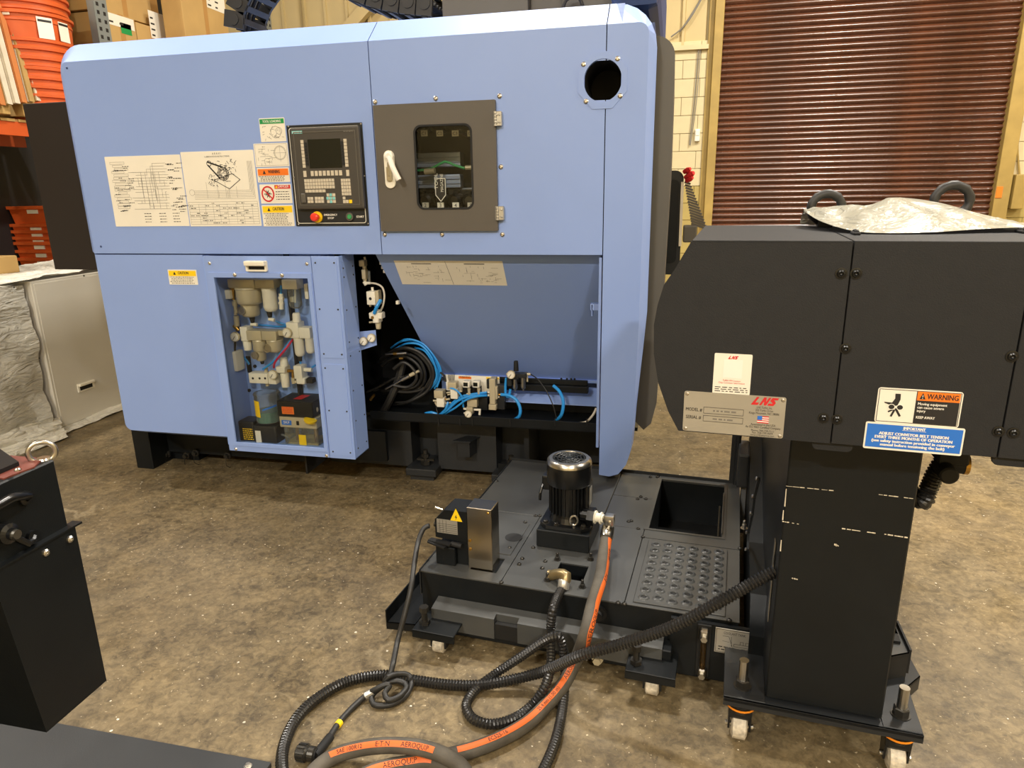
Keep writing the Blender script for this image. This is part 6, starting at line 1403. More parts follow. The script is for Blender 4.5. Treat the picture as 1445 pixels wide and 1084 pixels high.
prism(b, [(hx_-.052*W_+W_*.036*math.cos(2*PI*i/16), hz_+.0*H_+W_*.033*math.sin(2*PI*i/16)) for i in range(16)], 'y', yq2-.0008, yq2); prism(b, [(hx_+.05*W_+W_*.036*math.cos(2*PI*i/16), hz_+.0*H_+W_*.033*math.sin(2*PI*i/16)) for i in range(16)], 'y', yq2-.0008, yq2)
CH.part('black_print', b, INK, o_w)
b = B()
for t, v, w in (('Moving equipment', .575, .34), ('can cause severe', .475, .31), ('injury', .375, .10), ('KEEP AWAY', .19, .22)): put_text(b, t, (x0+W_*(.49+w/2), yq2-.0005, z0+H_*v), (1, 0, 0), (0, 0, 1), H_*.105, W_*w, bold=.02)
put_text(b, '!', (tx, yq2-.0008, z1-H_*.245), (1, 0, 0), (0, 0, 1), H_*.15)
ringplate(b, [(hx_-.052*W_+W_*.044*math.cos(2*PI*i/16), hz_+W_*.041*math.sin(2*PI*i/16)) for i in range(16)], [(hx_-.052*W_+W_*.036*math.cos(2*PI*i/16), hz_+W_*.033*math.sin(2*PI*i/16)) for i in range(16)], 'y', yq2-.0009, yq2-.0002); ringplate(b, [(hx_+.05*W_+W_*.044*math.cos(2*PI*i/16), hz_+W_*.041*math.sin(2*PI*i/16)) for i in range(16)], [(hx_+.05*W_+W_*.036*math.cos(2*PI*i/16), hz_+W_*.033*math.sin(2*PI*i/16)) for i in range(16)], 'y', yq2-.0009, yq2-.0002)
CH.part('white_print', b, WHITE, o_w)
o_i, x0, x1, z0, z1 = tsign(cw(130, 378), cw(958, 444), cw(102, 600), PAPER, 'notice_sign', 'blue notice sign about belt tension', .004)
z0 = z1-(tY(*cw(958, 444), YH).z-tY(*cw(918, 668), YH).z); W_, H_ = x1-x0, z1-z0
b = B(); fill(b, x0+W_*.018, x1-W_*.018, z0+H_*.06, z1-H_*.06, yq2); CH.part('blue_field', b, BLUEP, o_i)
b = B(); 
for t, v, s, w in (('IMPORTANT', .80, .15, .22), ('ADJUST CONVEYOR BELT TENSION', .56, .155, .70), ('EVERY THREE MONTHS OF OPERATION', .42, .155, .78), ('(see safety instruction provided in conveyor', .28, .155, .84), ('manual before tensioning the belt)', .14, .155, .65)):
    for dx in (-.0004, 0, .0004): put_text(b, t, ((x0+x1)/2+dx, yq2-.0005-dx*.2, z0+H_*v), (1, 0, 0), (0, 0, 1), H_*s, W_*w, bold=.015)
line(b, x0+W_*.38, z0+H_*.77, x0+W_*.62, z0+H_*.77, yq2-.0005, .0008); CH.part('lettering', b, WHITE, o_i)
# column
cx0, cx1, cy0 = .170, .474, 1.80
b = B(); box(b, cx0, cx1, cy0, 2.06, .175, zb2+.05, .004); col = CH.part('column', b, BLACK)
b = B()
def scratch(px0, py0, px1, py1, w):
    p, q = tY(px0, py0, cy0-.0008), tY(px1, py1, cy0-.0008); n = 7
    for i in range(n):
        if R.random() < .22: continue
        a, c = p.lerp(q, i/n), p.lerp(q, (i+R.uniform(.6, 1))/n); ww = w*R.uniform(.4, 1.3); quad(b, [(a.x, a.y, a.z-ww*.5), (c.x, c.y, c.z-ww*.4), (c.x, c.y, c.z+ww*.5), (a.x, a.y, a.z+ww*.6)])
for s in ((1109, 686, 1180, 693, .0022), (1240, 698, 1290, 704, .0022), (1104, 736, 1128, 740, .0026), (1188, 746, 1238, 753, .0026), (1248, 754, 1281, 759, .003), (1117, 816, 1126, 818, .004), (1176, 768, 1184, 771, .006)): scratch(*s)
for (pa, pb, px_) in ((690, 715, 1109), (720, 734, 1105), (762, 778, 1102)):
    p, q = tY(px_, pa, cy0-.0008), tY(px_-1, pb, cy0-.0008); quad(b, [(p.x, p.y, q.z), (p.x+.003, p.y, q.z), (p.x+.002, p.y, p.z), (p.x, p.y, p.z)])
CH.part('chipped_paint', b, WHTRIM, col)
b = B(); box(b, .055, .572, 1.772, 1.80, .158, .170, .001); box(b, .055, cx0, 1.78, 1.935, .164, .172, .001); box(b, cx1, .572, 1.78, 1.985, .164, .172, .001); box(b, .055, .572, 1.80, 2.06, .158, .168); box(b, .055, .572, 1.772, 1.778, .145, .170)
CH.part('base_plate', b, BLACKS)
def big_caster(x, y, cb):
    b = B(); cyl(b, (x, y, .172), (x, y, .262), .0135, n=14); t = CH.part('threaded_rod', b, STEEL)
    b = B(); lathe(b, (x, y, .172), (0, 0, 1), [(0, .026), (.003, .026)], 16); lathe(b, (x, y, .175), (0, 0, 1), [(0, .021), (.02, .021), (.023, .018)], 6); CH.part('nut', b, STEELD, t)
    b = B(); lathe(b, (x, y, .158), (0, 0, -1), [(0, .036), (.030, .038), (.032, .042), (.052, .042), (.056, .036), (.062, .034)], 20); box(b, x-.034, x+.034, y-.03, y+.03, .075, .12, .008)
    for s in (-1, 1): prism(b, [(y-.03, .12), (y+.03, .12), (y+.02, .03), (y-.02, .03)], 'x', x+s*.030-.003, x+s*.030+.003)
    ck_ = CH.part('caster_fork', b, PITCHB)
    b = B(); lathe(b, (x, y, .118), (0, 0, -1), [(0, .0440), (.007, .0440)], 22, caps=False); CH.part('orange_ring', b, RINGO, ck_)
    b = B(); lathe(b, (x-.023, y-.008, .04), (1, 0, 0), [(0, .028), (.005, .040), (.041, .040), (.046, .028)], 24); CH.part('wheel', b, CASTW, ck_)
    b = B(); cyl(b, (x-.04, y-.008, .04), (x+.04, y-.008, .04), .008, n=10); CH.part('axle', b, STEEL, ck_)
big_caster(.107, 1.835, 0); big_caster(.528, 1.84, 1)
# riser and lower trough behind the column
b = B(); prism(b, [(2.06, .05), (2.06, 1.0), (2.30, 1.02), (3.05, 1.02), (3.3, .62), (3.3, .05)], 'x', cx0+.006, cx1-.01); CH.part('riser', b, BLACK)
b = B(); prism(b, [(2.0, .04), (2.0, .235), (2.14, .30), (2.5, .30), (3.3, .5), (3.3, .04)], 'x', .125, cx0+.006); box(b, cx0-.01, .56, 2.06, 2.45, .04, .26); CH.part('trough', b, BLACK)
b = B()
fl = [tX(px, py, .118) for px, py in ((1055, 776), (1056, 752), (1062, 725), (1065, 701), (1071, 676))]
b2 = B()
for p, q in zip(fl, fl[1:]):
    obox(b2, (p+q)/2, q-p, (1, 0, 0), (q-p).cross(Vector((1, 0, 0))), (q-p).length/2, .004, .004)
CH.part('flange_strip', b2, BLACKS)
for p in fl: lathe(b, (p.x-.003, p.y, p.z), (-1, -.3, .3), [(0, .007), (.006, .007), (.008, .004)], 6)
p = tX(1052, 739, .105); hexbolt(b, (p.x-.004, p.y, p.z-.02), .009, .016, .014); CH.part('flange_bolt', b, STEEL, kind='stuff')
b = B(); box(b, .075, .125, 3.0, 3.2, .3, .46, .01); prism(b, [(2.96, .1), (3.16, .1), (3.16, .3), (3.05, .32)], 'x', .10, .12); CH.part('end_box', b, CASTG)
b = B(); p = tY(1088, 800, 1.98); box(b, p.x-.002, p.x+.0, 1.9, 1.93, .36, .62); CH.part('edge_strip', b, STEEL)
# right foot of the trough seen past the column
b = B(); prism(b, [(.50, 2.06), (.60, 2.06), (.645, 2.12), (.62, 2.34), (.50, 2.34)], 'z', .10, .108); prism(b, [(.60, 2.06), (.645, 2.12), (.645, 2.125), (.60, 2.065)], 'z', .06, .108); box(b, .49, .56, 2.10, 2.5, .04, .26); CH.part('corner_plate', b, BLACKS)
b = B(); cyl(b, (.60, 2.16, .105), (.60, 2.16, .165), .011); lathe(b, (.60, 2.16, .155), (0, 0, 1), [(0, .018), (.018, .018)], 6); lathe(b, (.60, 2.16, .11), (0, 0, 1), [(0, .02), (.012, .02)], 6); CH.part('jack_bolt', b, STEELD)
b = B(); cp_ = [tZ(a, c, .25) for a, c in ((1240, 930), (1283, 922), (1264, 880), (1240, 880))]; prism(b, [(p.x, p.y) for p in cp_], 'z', .244, .25); CH.part('tray_corner', b, DECK)
b = B(); prism(b, [(cp_[1].x, cp_[1].y), (cp_[1].x+.006, cp_[1].y), (cp_[2].x+.006, cp_[2].y), (cp_[2].x, cp_[2].y)], 'z', .18, .262); prism(b, [(cp_[0].x, cp_[0].y), (cp_[1].x, cp_[1].y), (cp_[1].x, cp_[1].y+.006), (cp_[0].x, cp_[0].y+.006)], 'z', .10, .25); CH.part('tray_lip', b, BLACKM)
# corrugated drive cable and valve under the head, right
b = B(); P_ = [tY(px, py, 1.95) for px, py in ((1298, 706), (1310, 690), (1320, 668), (1334, 648), (1352, 636))]; P_.insert(0, Vector((.46, 2.1, .82))); corrugated(b, P_, .024, .009, 14); CH.part('corrugated_duct', b, CONDUIT)
b = B(); p = tY(1334, 664, 1.9); q = tY(1362, 655, 1.93); lathe(b, (p.x, 1.86, p.z), (0, 1, 0), [(0, .018), (.004, .0225), (.07, .0225)], 22); cyl(b, (p.x, 1.93, p.z+.01), q, .026, n=16); box(b, p.x-.02, q.x, 1.9, 1.98, p.z+.015, zb2+.03, .004); dv = CH.part('drive_unit', b, BLACKM)
b = B(); cyl(b, q-Vector((.004, 0, 0)), q+Vector((.006, 0, 0)), .0275, n=20); CH.part('metal_ring', b, BRASS, dv); 
# wrapped lifting eyes on the lid
for (px, py, rr) in ((1166, 293, .042), (1343, 284, .046)):
    c = tY(px, py, 2.22); c.z = max(c.z, zt_+.02); b = B()
    tube(b, [c+Vector((rr*math.cos(2*PI*i/22), rr*.25*math.cos(2*PI*i/22), rr*.92*math.sin(2*PI*i/22))) for i in range(22)], .0125, 10, closed=True, smooth_path=False, rf=lambda k, m: .0125+.0012*math.sin(k*2.6)); box(b, c.x-.02, c.x+.02, c.y-.02, c.y+.02, zt_, c.z-rr+.012, .004); CH.part('lifting_eye', b, RUBBER, label='film wrapped lifting eye', smooth=True)
# poly bag lying on the lid
top_ = [(1134, 296, 2.20), (1180, 291, 2.16), (1230, 289, 2.14), (1271, 279, 2.12), (1330, 287, 2.12), (1390, 303, 2.12), (1450, 316, 2.1), (1530, 322, 2.1)]
bot_ = [(1136, 299, 2.16), (1160, 313, 2.02), (1205, 326, 1.90), (1255, 329, 1.87), (1320, 327.5, 1.88), (1390, 323, 1.93), (1450, 321, 1.95), (1530, 324, 1.92)]
def row(L_):
    P_ = [tY(a, c, d) for a, c, d in L_]; s = spline(P_, .002); n = 60; tot = len(s)-1; return [s[int(tot*i/n)] for i in range(n+1)]
rt, rb = row(top_), row(bot_); b = B(); NV = 16; G = []; RR = random.Random(11)
for i, (t, q) in enumerate(zip(rt, rb)):
    q = Vector((q.x, q.y, max(zt_+.0045, q.z))); t = Vector((t.x, t.y, max(t.z, zt_+.006))); colv = []
    back = Vector((t.x, t.y+.08, zt_+.005)); 
    for j in range(NV+1):
        s = j/NV
        if s < .7: u = s/.7; p = q.lerp(t, u); p.z = q.z+(t.z-q.z)*math.sin(u*PI/2)**.9
        else: u = (s-.7)/.3; p = t.lerp(back, u); p.z = t.z+(back.z-t.z)*u**1.6
        am = .006*math.sin(PI*min(1, s/.7)) if s < .7 else .003
        p.z += am*(math.sin(i*.55+j*.9)+.7*math.sin(i*.23-j*.5+2)+RR.uniform(-.5, .5)); p.y += am*RR.uniform(-1, 1)
        p.z = max(p.z, zt_+.0045); colv.append(b.verts.new(p))
    G.append(colv)
for g0, g1 in zip(G, G[1:]):
    for j in range(NV): b.faces.new((g0[j], g1[j], g1[j+1], g0[j+1]))
for g0, g1 in zip(G, G[1:]): pass
solo('plastic_bag', b, FILMW, 'crumpled milky plastic bag lying on top of the dark conveyor head', 'bag', org=(rt[20].x, 2.0, zt_+.004), ang=ANG, smooth=True)

# ================================================================== LEFT FOREGROUND MACHINE PART
XL = -1.2
lz1, lzf, lzb = 1.087, .935, .551
FC = Thing('chute_housing', 'black metal chute housing with grab handle and eye bolt at the lower left corner', 'machine part', (XL-.2, .8, .0))
b = B(); box(b, XL-.5, XL-.012, .50, 1.066, lzf-.01, lz1, .003); FC.part('upper_box', b, BLACK)
b = B(); A_ = [(XL, 1.075, lzf), (XL, .80, lzf), (XL, .905, lzb), (XL, 1.07, lzb)]
yk0 = mX(0, 848, XL).y; 
prism(b, [(1.070, lzf), (.50, lzf), (.50, lzb+.35), (mX(0, 848, XL).y, mX(0, 848, XL).z), (mX(66, 1034, XL).y, lzb), (1.068, lzb)], 'x', XL-.42, XL); box(b, XL-.02, XL+.004, .5, 1.085, lzf, lzf+.004); FC.part('chute', b, BLACK)
b = B()
for px, py in ((98.5, 761), (64.5, 780)): bolt(b, mX(px, py, XL), (1, 0, 0), .008, .006)
FC.part('screw', b, STEEL)
b = B(); p = mX(0, 1030, XL-.1); box(b, XL-.5, XL-.145, .55, .86, 0, .62, .004); FC.part('pillar', b, BLACK)
b = B(); prism(b, [(-1.213, 1.02), (-1.235, 1.062), (-1.34, 1.062), (-1.40, .98), (-1.22, .96)], 'z', lz1+.0, lz1+.003); FC.part('red_plate', b, REDBR, label='red brown top plate')
b = B(); p = mY(0, 640, .95); prism(b, [(-1.236, .5), (-1.246, 1.018), (-1.36, 1.075), (-1.68, 1.2), (-1.68, .5)], 'z', lz1+.004, lz1+.012); FC.part('top_cover', b, BLACK)
b = B(); p = mZ(25, 664, lz1+.012); bolt(b, (p.x, p.y, lz1+.012), (0, 0, 1), .006, .005); FC.part('top_screw', b, STEEL)
ec = mX(59, 638.5, XL-.035); b = B(); rr = .0235
tube(b, [ec+Vector((rr*.7*math.cos(2*PI*i/24), rr*.9*math.cos(2*PI*i/24)*.8, rr*.92*math.sin(2*PI*i/24))) for i in range(24)], .0052, 10, closed=True, smooth_path=False); cyl(b, (ec.x, ec.y, lz1), (ec.x, ec.y, ec.z-rr+.004), .008); lathe(b, (ec.x, ec.y, lz1), (0, 0, 1), [(0, .014), (.004, .012)], 14); FC.part('eye_bolt', b, STEEL, smooth=True)
b = B(); xo = XL-.012
h1, h2, h3, h4 = mX(33, 700, xo), mX(18, 702, xo+.03), mX(0, 712, xo+.03), mX(-30, 725, xo+.03)
tube(b, [h1+Vector((-.005, 0, 0)), h1+Vector((.012, 0, .002)), h2, h3, h4], .0085, 10); lathe(b, (xo, h1.y, h1.z-.004), (1, 0, 0), [(0, .014), (.008, .014), (.010, .006), (.003, .004)], 16); FC.part('grab_handle', b, PITCHB, smooth=True)
b = B(); c = mX(3, 752, xo); lathe(b, (xo, c.y, c.z), (1, 0, 0), [(0, .02), (.018, .02), (.022, .012), (.03, .012), (.032, 0)], 18); e = mX(44, 757, xo); tube(b, [(xo+.012, c.y+.005, c.z-.005), (xo+.014, e.y-.02, e.z-.004), (xo+.006, e.y, e.z)], .007, 8); lathe(b, (xo, e.y, e.z), (1, 0, 0), [(0, .013), (.008, .013), (.009, .005)], 14); FC.part('clamp_knob', b, PITCHB)
b = B(); c = mX(3, 752, xo); lathe(b, (xo+.03, c.y, c.z), (1, 0, 0), [(0, .010), (.006, .009)], 12); FC.part('knob_cap', b, STEEL)
b = B(); box(b, -2.4, -1.063, .55, 1.412, .002, .02, .002); fp = Thing('floor_plate', 'flat dark metal plate on the floor below the black chute, bottom left', 'plate', (-1.7, 1.0, 0)); fp.part('plate', b, MATP)
b = B(); p = mZ(350, 1081, .022); hexbolt(b, (p.x, p.y, .02), .008, .008); fp.part('bolt', b, STEEL)

# ================================================================== BEHIND LEFT: black side box, grey cabinet, wrapped crate
p, q = mY(31, 145.5, 3.34), mY(129, 380, 3.34)
b = B(); box(b, p.x, -3.0, 3.34, 4.6, 1.206, 2.108, .003); M.part('side_cabinet', b, SIDEB, label='dark brown grey box on the left end of the machine')
GX = -4.22
pb, pt = mX(85, 603, GX), mX(12, 402, GX)
Gc_ = Thing('grey_cabinet', 'light grey sheet metal cabinet with recessed handle, left of the blue machine', 'cabinet', (GX-.4, 4.3, 0))
gz = pt.z
b = B(); box(b, GX-.6, GX, pb.y, 5.3, .0, gz, .004); Gc_.part('body', b, GREYC)
b = B(); box(b, GX, GX+.004, pb.y+.02, 5.25, .02, gz-.02, .001); Gc_.part('door', b, GREYC)
p = mX(121, 545, GX+.004); b = B(); ringplate(b, [(p.y-.075, p.z-.028), (p.y+.075, p.z-.028), (p.y+.075, p.z+.034), (p.y-.075, p.z+.034)], [(p.y-.06, p.z-.02), (p.y+.06, p.z-.02), (p.y+.06, p.z+.012), (p.y-.06, p.z+.012)], 'x', GX+.004, GX+.012); box(b, GX+.004, GX+.03, p.y-.07, p.y+.07, p.z+.014, p.z+.034, .004); hg = Gc_.part('handle', b, WHITEP)
b = B(); box(b, GX+.004, GX+.0055, p.y-.06, p.y+.06, p.z-.02, p.z+.012); Gc_.part('handle_recess', b, BLACKM, hg)
b = B()
for px, py in ((13, 402), (113, 386), (49, 503)): c = mX(px, py, GX+.004); bolt(b, c+Vector((0, .03, -.02)), (1, 0, 0), .006, .003)
Gc_.part('screw', b, STEELD)
def sheet(bm, P00, P10, P11, P01, nu, nv, amp, seed, edge=0.):
    RR = random.Random(seed); P00, P10, P11, P01 = map(Vector, (P00, P10, P11, P01)); n = (P10-P00).cross(P01-P00).normalized(); ph = [RR.uniform(0, 6) for _ in range(6)]; G = []
    for i in range(nu+1):
        r = []
        for j in range(nv+1):
            u, v = i/nu, j/nv; p = P00.lerp(P10, u).lerp(P01.lerp(P11, u), v)
            k = amp*(math.sin(u*9+v*5+ph[0])+.7*math.sin(u*17-v*11+ph[1])+.5*math.sin(v*27+u*6+ph[2])+.4*math.sin(u*41+v*13+ph[3])+.5*RR.uniform(-1, 1)); r.append(bm.verts.new(p+n*k))
        G.append(r)
    for a, c in zip(G, G[1:]):
        for j in range(nv): bm.faces.new((a[j], c[j], c[j+1], a[j+1]))
    return bm
# sheet on top of the cabinet and its foot
b = B(); sheet(b, (GX-.62, 2.4, gz+.02), (GX+.01, pb.y-.05, gz+.012), (GX-.02, 5.3, gz+.03), (GX-.62, 5.3, gz+.06), 30, 40, .010, 5)
sheet(b, (GX-.0, pb.y-.05, .012), (GX+.11, pb.y-.08, .012), (GX+.10, 5.3, .015), (GX+.004, 5.3, .05), 4, 40, .007, 8)
solo('dust_sheet', b, FILMS, 'white plastic sheet spread over the top and round the foot of the grey cabinet', 'sheet', org=(GX-.4, 4.2, gz), smooth=True)
WR = Thing('wrapped_crate', 'crate wrapped in crinkled grey plastic at the left edge, in front of the grey cabinet', 'wrapped crate', (GX-.5, 3.3, 0))
b = B(); ztop = mX(6, 400, GX-.03).z
sheet(b, (GX+.05, 2.35, .01), (GX+.02, pb.y-.06, .01), (GX-.03, pb.y-.03, ztop-.03), (GX-.02, 2.35, ztop+.04), 40, 40, .012, 21)
sheet(b, (GX-.02, 2.35, ztop+.04), (GX-.03, pb.y-.03, ztop-.03), (GX-.62, pb.y-.03, ztop), (GX-.62, 2.35, ztop+.05), 20, 20, .01, 22)
sheet(b, (GX+.05, 2.35, .01), (GX-.02, 2.35, ztop+.04), (GX-.62, 2.35, ztop+.05), (GX-.62, 2.35, .01), 20, 20, .01, 23)
WR.part('wrap', b, FILM, smooth=True)
b = B(); sheet(b, (GX+.14, 2.6, .015), (GX+.20, pb.y-.15, .01), (GX+.0, pb.y+.02, .10), (GX+.03, 2.6, .22), 16, 24, .012, 24); WR.part('loose_wrap', b, FILMS, smooth=True)
b = B(); box(b, GX-.55, GX-.08, 2.42, pb.y-.12, .0, ztop-.08); WR.part('crate', b, CARDD)

# ================================================================== STORAGE RACK AT THE LEFT
XR_ = -4.9
up = mX(145, 30, XR_); U0 = up.y
shz = mX(20, 152, XR_).z
RK = Thing('storage_rack', 'tall storage rack with grey perforated upright and orange beams at the left edge', 'rack', (XR_-.5, 5, 0))
def upright(y):
    b = B(); w = .15; gridplate(b, [y-w/2, y+w/2], [0, 4.6], set(), 'x', XR_-.004, XR_); box(b, XR_-.07, XR_-.002, y-w/2, y-w/2+.004, 0, 4.6); box(b, XR_-.07, XR_-.002, y+w/2-.004, y+w/2, 0, 4.6); u = RK.part('upright', b, RACKB)
    b = B()
    z = 1.2
    while z < 4.5:
        for dx in (-.035, .035): box(b, XR_+.0, XR_+.0015, y+dx-.014, y+dx+.014, z-.016, z+.014, .0)
        z += .065
    RK.part('slot', b, INK, u, kind='stuff')
upright(U0); upright(2.9); upright(U0+2.7)
b = B()
for z in (shz, ):
    box(b, XR_-.05, XR_-.01, 2.9, U0, z-.20, z-.10); box(b, XR_-1.1, XR_-1.06, 2.9, U0, z-.20, z-.10)
zb2_ = mX(250, 60, XR_).z
box(b, XR_-.05, XR_-.01, U0, U0+2.7, zb2_-.32, zb2_-.2); box(b, XR_-1.1, XR_-1.06, U0, U0+2.7, zb2_-.32, zb2_-.2); RK.part('beam', b, RACKO)
for z, ya, yb in ((shz-.10, 2.9, U0), (zb2_-.2, U0, U0+2.7)):
    y = ya+.06
    while y < yb-.1: b = B(); box(b, XR_-1.1, XR_-.0, y, y+.12, z, z+.02); RK.part('shelf_board', b, WOOD); y += .15
b = B(); box(b, XR_-1.25, XR_-1.2, 2.0, U0+2.7, 0, 4.6); RK.part('back_sheet', b, INK)
# pallet below the trim bundle
PL = Thing('pallet', 'wooden pallet on the rack shelf below the leaning trim strips at the left edge', 'pallet', (XR_-.4, 3.4, shz-.06))
b = B(); y0p = mX(0, 160, XR_+.05).y
for y in (y0p-.3, y0p-.0, y0p+.2): box(b, XR_-.9, XR_+.05, y, y+.09, shz-.058, shz+.03, .002)
PL.part('stringer', b, WOOD)
b = B()
for i in range(6): box(b, XR_-.9+i*.17, XR_-.78+i*.17, y0p-.35, y0p+.32, shz+.032, shz+.05, .002)
PL.part('deck_board', b, WOOD)
# leaning strips
ends = [(-30, -30, 20), (-10, -20, 34), (8, -40, 52), (28, -30, 70), (40, -30, 90)]
cols = [WHTRIM, ORTRIM, WHTRIM, WOOD, WHTRIM, ORTRIM, WHTRIM, WHTRIM, ORTRIM, WOOD]
for i in range(22):
    f = i/21; xb_, yb_ = -14+f*72, 150-f*8; xt_, yt_ = -66+f*78, -40
    p, q = mX(xb_, yb_, XR_+.06+.012*(i % 3)), mX(xt_, yt_, XR_-.10+.012*(i % 3)); d = (q-p); p = p+Vector((0, 0, 0))
    b = B(); obox(b, (p+q)/2, d, (1, 0, 0), d.cross(Vector((1, 0, 0))), d.length/2, .008+.004*(i % 2), .009+.006*(i % 3))
    solo('trim_strip', b, cols[(i*7) % 10], 'trim strip number '+str(i+1)+' from the left in the leaning bundle at the upper left corner', 'trim strip', org=p, group='leaning trim strips at the upper left corner')
# tall stack of orange tubs
ty_ = mX(75, 60, XR_+.1).y; rad = (mX(118, 60, XR_).y-mX(30, 60, XR_).y)/2*1.0; tcx_ = XR_-.12
def tub(r, h):
    T_ = Thing('orange_tub', 'x', 'tub', (tcx_, ty_, 0), group='tall stack of round orange tubs')
    b = B(); lathe(b, (tcx_, ty_, -h), (0, 0, 1), [(0, r*.88), (h*.5, r*.925), (h-.075, r*.955), (h-.070, r*.975), (h-.055, r*.975), (h-.05, r*.96), (h-.028, r*.965), (h-.024, r*1.02), (h-.004, r*1.025), (h, r*1.0), (h-.01, r*.95), (h*.2, r*.86)], 44, caps=False); T_.part('shell', b, ORTUB, smooth=True); return T_
ztub = lambda y: mX(75, y, XR_+.15).z
T0 = tub(rad, .17); names_t = ('lowest', 'second lowest', 'third lowest', 'fourth lowest', 'fifth lowest', 'sixth lowest', 'seventh lowest', 'eighth lowest')
for i, y in enumerate((145, 133, 121, 109, 96, 82, 69, 58)):
    l_ = names_t[i]+' round orange tub of the tall stack at the upper left'
    if i == 0: T0.o.location.z = ztub(y); T0.o['label'] = l_
    else: T0.copy((tcx_, ty_, ztub(y)), l_)
T1 = tub(rad*1.03, .45); T1.o.location.z = ztub(22); T1.o['label'] = 'large deep round orange tub with barcode labels near the top of the tall stack'
b = B()
for ang_, px_, py_, w_, h_ in ((-22, 85, 46, .055, .15), (6, 106, 52, .05, .14), (-72, 50, 20, .055, .035)):
    a_ = math.radians(ang_); rr_ = rad*1.03*.965+.004; c_ = Vector((tcx_+rr_*math.cos(a_), ty_+rr_*math.sin(a_), max(-.24, mX(px_, py_, XR_+.15).z-ztub(22)))); n_ = Vector((math.cos(a_), math.sin(a_), 0)); obox(b, c_, n_, (-n_.y, n_.x, 0), (0, 0, 1), .0012, w_, h_/2)
lt = T1.part('label_sheet', b, PAPER)
b = B()
for ang_, dz_ in ((-22, -.0), (6, -.0)):
    a_ = math.radians(ang_); rr_ = rad*1.03*.965+.0062; n_ = Vector((math.cos(a_), math.sin(a_), 0)); z_ = max(-.24, mX(85, 46, XR_+.15).z-ztub(22))+.05
    obox(b, (tcx_+rr_*n_.x, ty_+rr_*n_.y, z_), n_, (-n_.y, n_.x, 0), (0, 0, 1), .0006, .048, .008)
T1.part('print_bar', b, INK, lt)
for k_, (y, l_) in enumerate(((10, 'second'), (-1, 'third'), (-12, 'fourth'))): T0.copy((tcx_, ty_, ztub(y)+.02), l_+' tub counted up from the labelled deep tub in the tall orange stack')
# cartons on the right of the upright
def carton(y0, y1, z0, z1, x1, label, m=CARD, lbls=(), dep=.75):
    T_ = Thing('cardboard_box', label, 'box', ((x1-.3), (y0+y1)/2, z0)); b = B(); box(b, x1-dep, x1, y0, y1, z0, z1, .006); T_.part('carton', b, m)
    b = B(); ym = (y0+y1)/2; box(b, x1, x1+.0008, ym-.03, ym+.03, z0, z1); T_.part('tape', b, CARDD)
    for (fy, fz, w, h, mm) in lbls:
        b = B(); yy, zz = y0+(y1-y0)*fy, z0+(z1-z0)*fz; box(b, x1+.0006, x1+.0018, yy, yy+w, zz, zz+h); l_ = T_.part('label_sheet', b, mm)
        if mm is PAPER:
            b = B()
            for k in range(max(1, int(h/.055))):
                for j in range(max(1, int(w/.12))): box(b, x1+.002, x1+.0024, yy+.015+j*.12, yy+.05+j*.12+R.random()*.02, zz+.02+k*.05, zz+.035+k*.05)
            T_.part('fine_print', b, INK, l_)
    return T_
ya, yb, yc, yd_ = mX(150, 30, XR_).y, mX(194, 40, XR_).y, mX(238, 48, XR_).y, mX(262, 50, XR_).y
za, zm = zb2_-.18, mX(152, 14, XR_).z
carton(ya+.03, yb, za, zm, XR_-.02, 'cardboard box with a wide white label and a green tag right of the grey upright', CARD, ((.03, .62, (yb-ya)*.85, (zm-za)*.34, PAPER), (.45, .45, .13, .09, GREENP)))
carton(yb+.01, yc, za, zm-.02, XR_-.02, 'cardboard box with a square white label, middle of the lower row on the rack', CARD, ((.45, .62, .22, .24, PAPER),))
carton(yc+.01, yc+.55, za, zm-.04, XR_-.02, 'cardboard box at the right end of the lower row on the rack', CARD, ((.25, .62, .26, .14, PAPER),))
carton(ya+.0, yc-.1, zm+.01, zm+.95, XR_-.08, 'big plain cardboard box on the upper layer beside the grey upright', CARD)
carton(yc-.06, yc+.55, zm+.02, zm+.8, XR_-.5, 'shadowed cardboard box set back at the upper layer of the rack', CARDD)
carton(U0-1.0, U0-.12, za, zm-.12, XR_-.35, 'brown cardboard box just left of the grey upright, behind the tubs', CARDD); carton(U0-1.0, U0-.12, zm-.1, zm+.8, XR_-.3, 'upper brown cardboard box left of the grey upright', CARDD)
b_ = mX(300, 20, -4.6); b_0 = mX(256, 20, -4.6).y; b_1 = mX(320, 20, -4.6).y
carton(b_0+.02, b_1, mX(300, 60, -4.6).z-.6, mX(300, -40, -4.6).z, -4.6, 'tall narrow tan cardboard box standing right of the rack cartons', CARD, ((.55, .72, .3, .14, PAPER),), dep=.22)
# orange totes below
YT_ = 5.42; xt0 = mY(8, 290, YT_).x; xt1 = xt0+.62
T_t = Thing('orange_tote', 'lowest orange plastic tote of the nested stack behind the grey cabinet', 'tote', ((xt0+xt1)/2, YT_+.2, 0), group='stacked orange totes behind the grey cabinet')
b = B(); h_ = .27
for (z0_, z1_, e0, e1) in ((-h_, -.028, .05, .012), (-.028, -.0, -.006, -.006)):
    lo = [b.verts.new(p) for p in ((xt0+e0, YT_+e0, z0_), (xt1-e0, YT_+e0, z0_), (xt1-e0, YT_+.4-e0, z0_), (xt0+e0, YT_+.4-e0, z0_))]; hi_ = [b.verts.new(p) for p in ((xt0+e1, YT_+e1, z1_), (xt1-e1, YT_+e1, z1_), (xt1-e1, YT_+.4-e1, z1_), (xt0+e1, YT_+.4-e1, z1_))]
    b.faces.new(lo)
    for i in range(4): b.faces.new((lo[i], lo[(i+1) % 4], hi_[(i+1) % 4], hi_[i]))
    if z1_ == 0: b.faces.new(hi_)
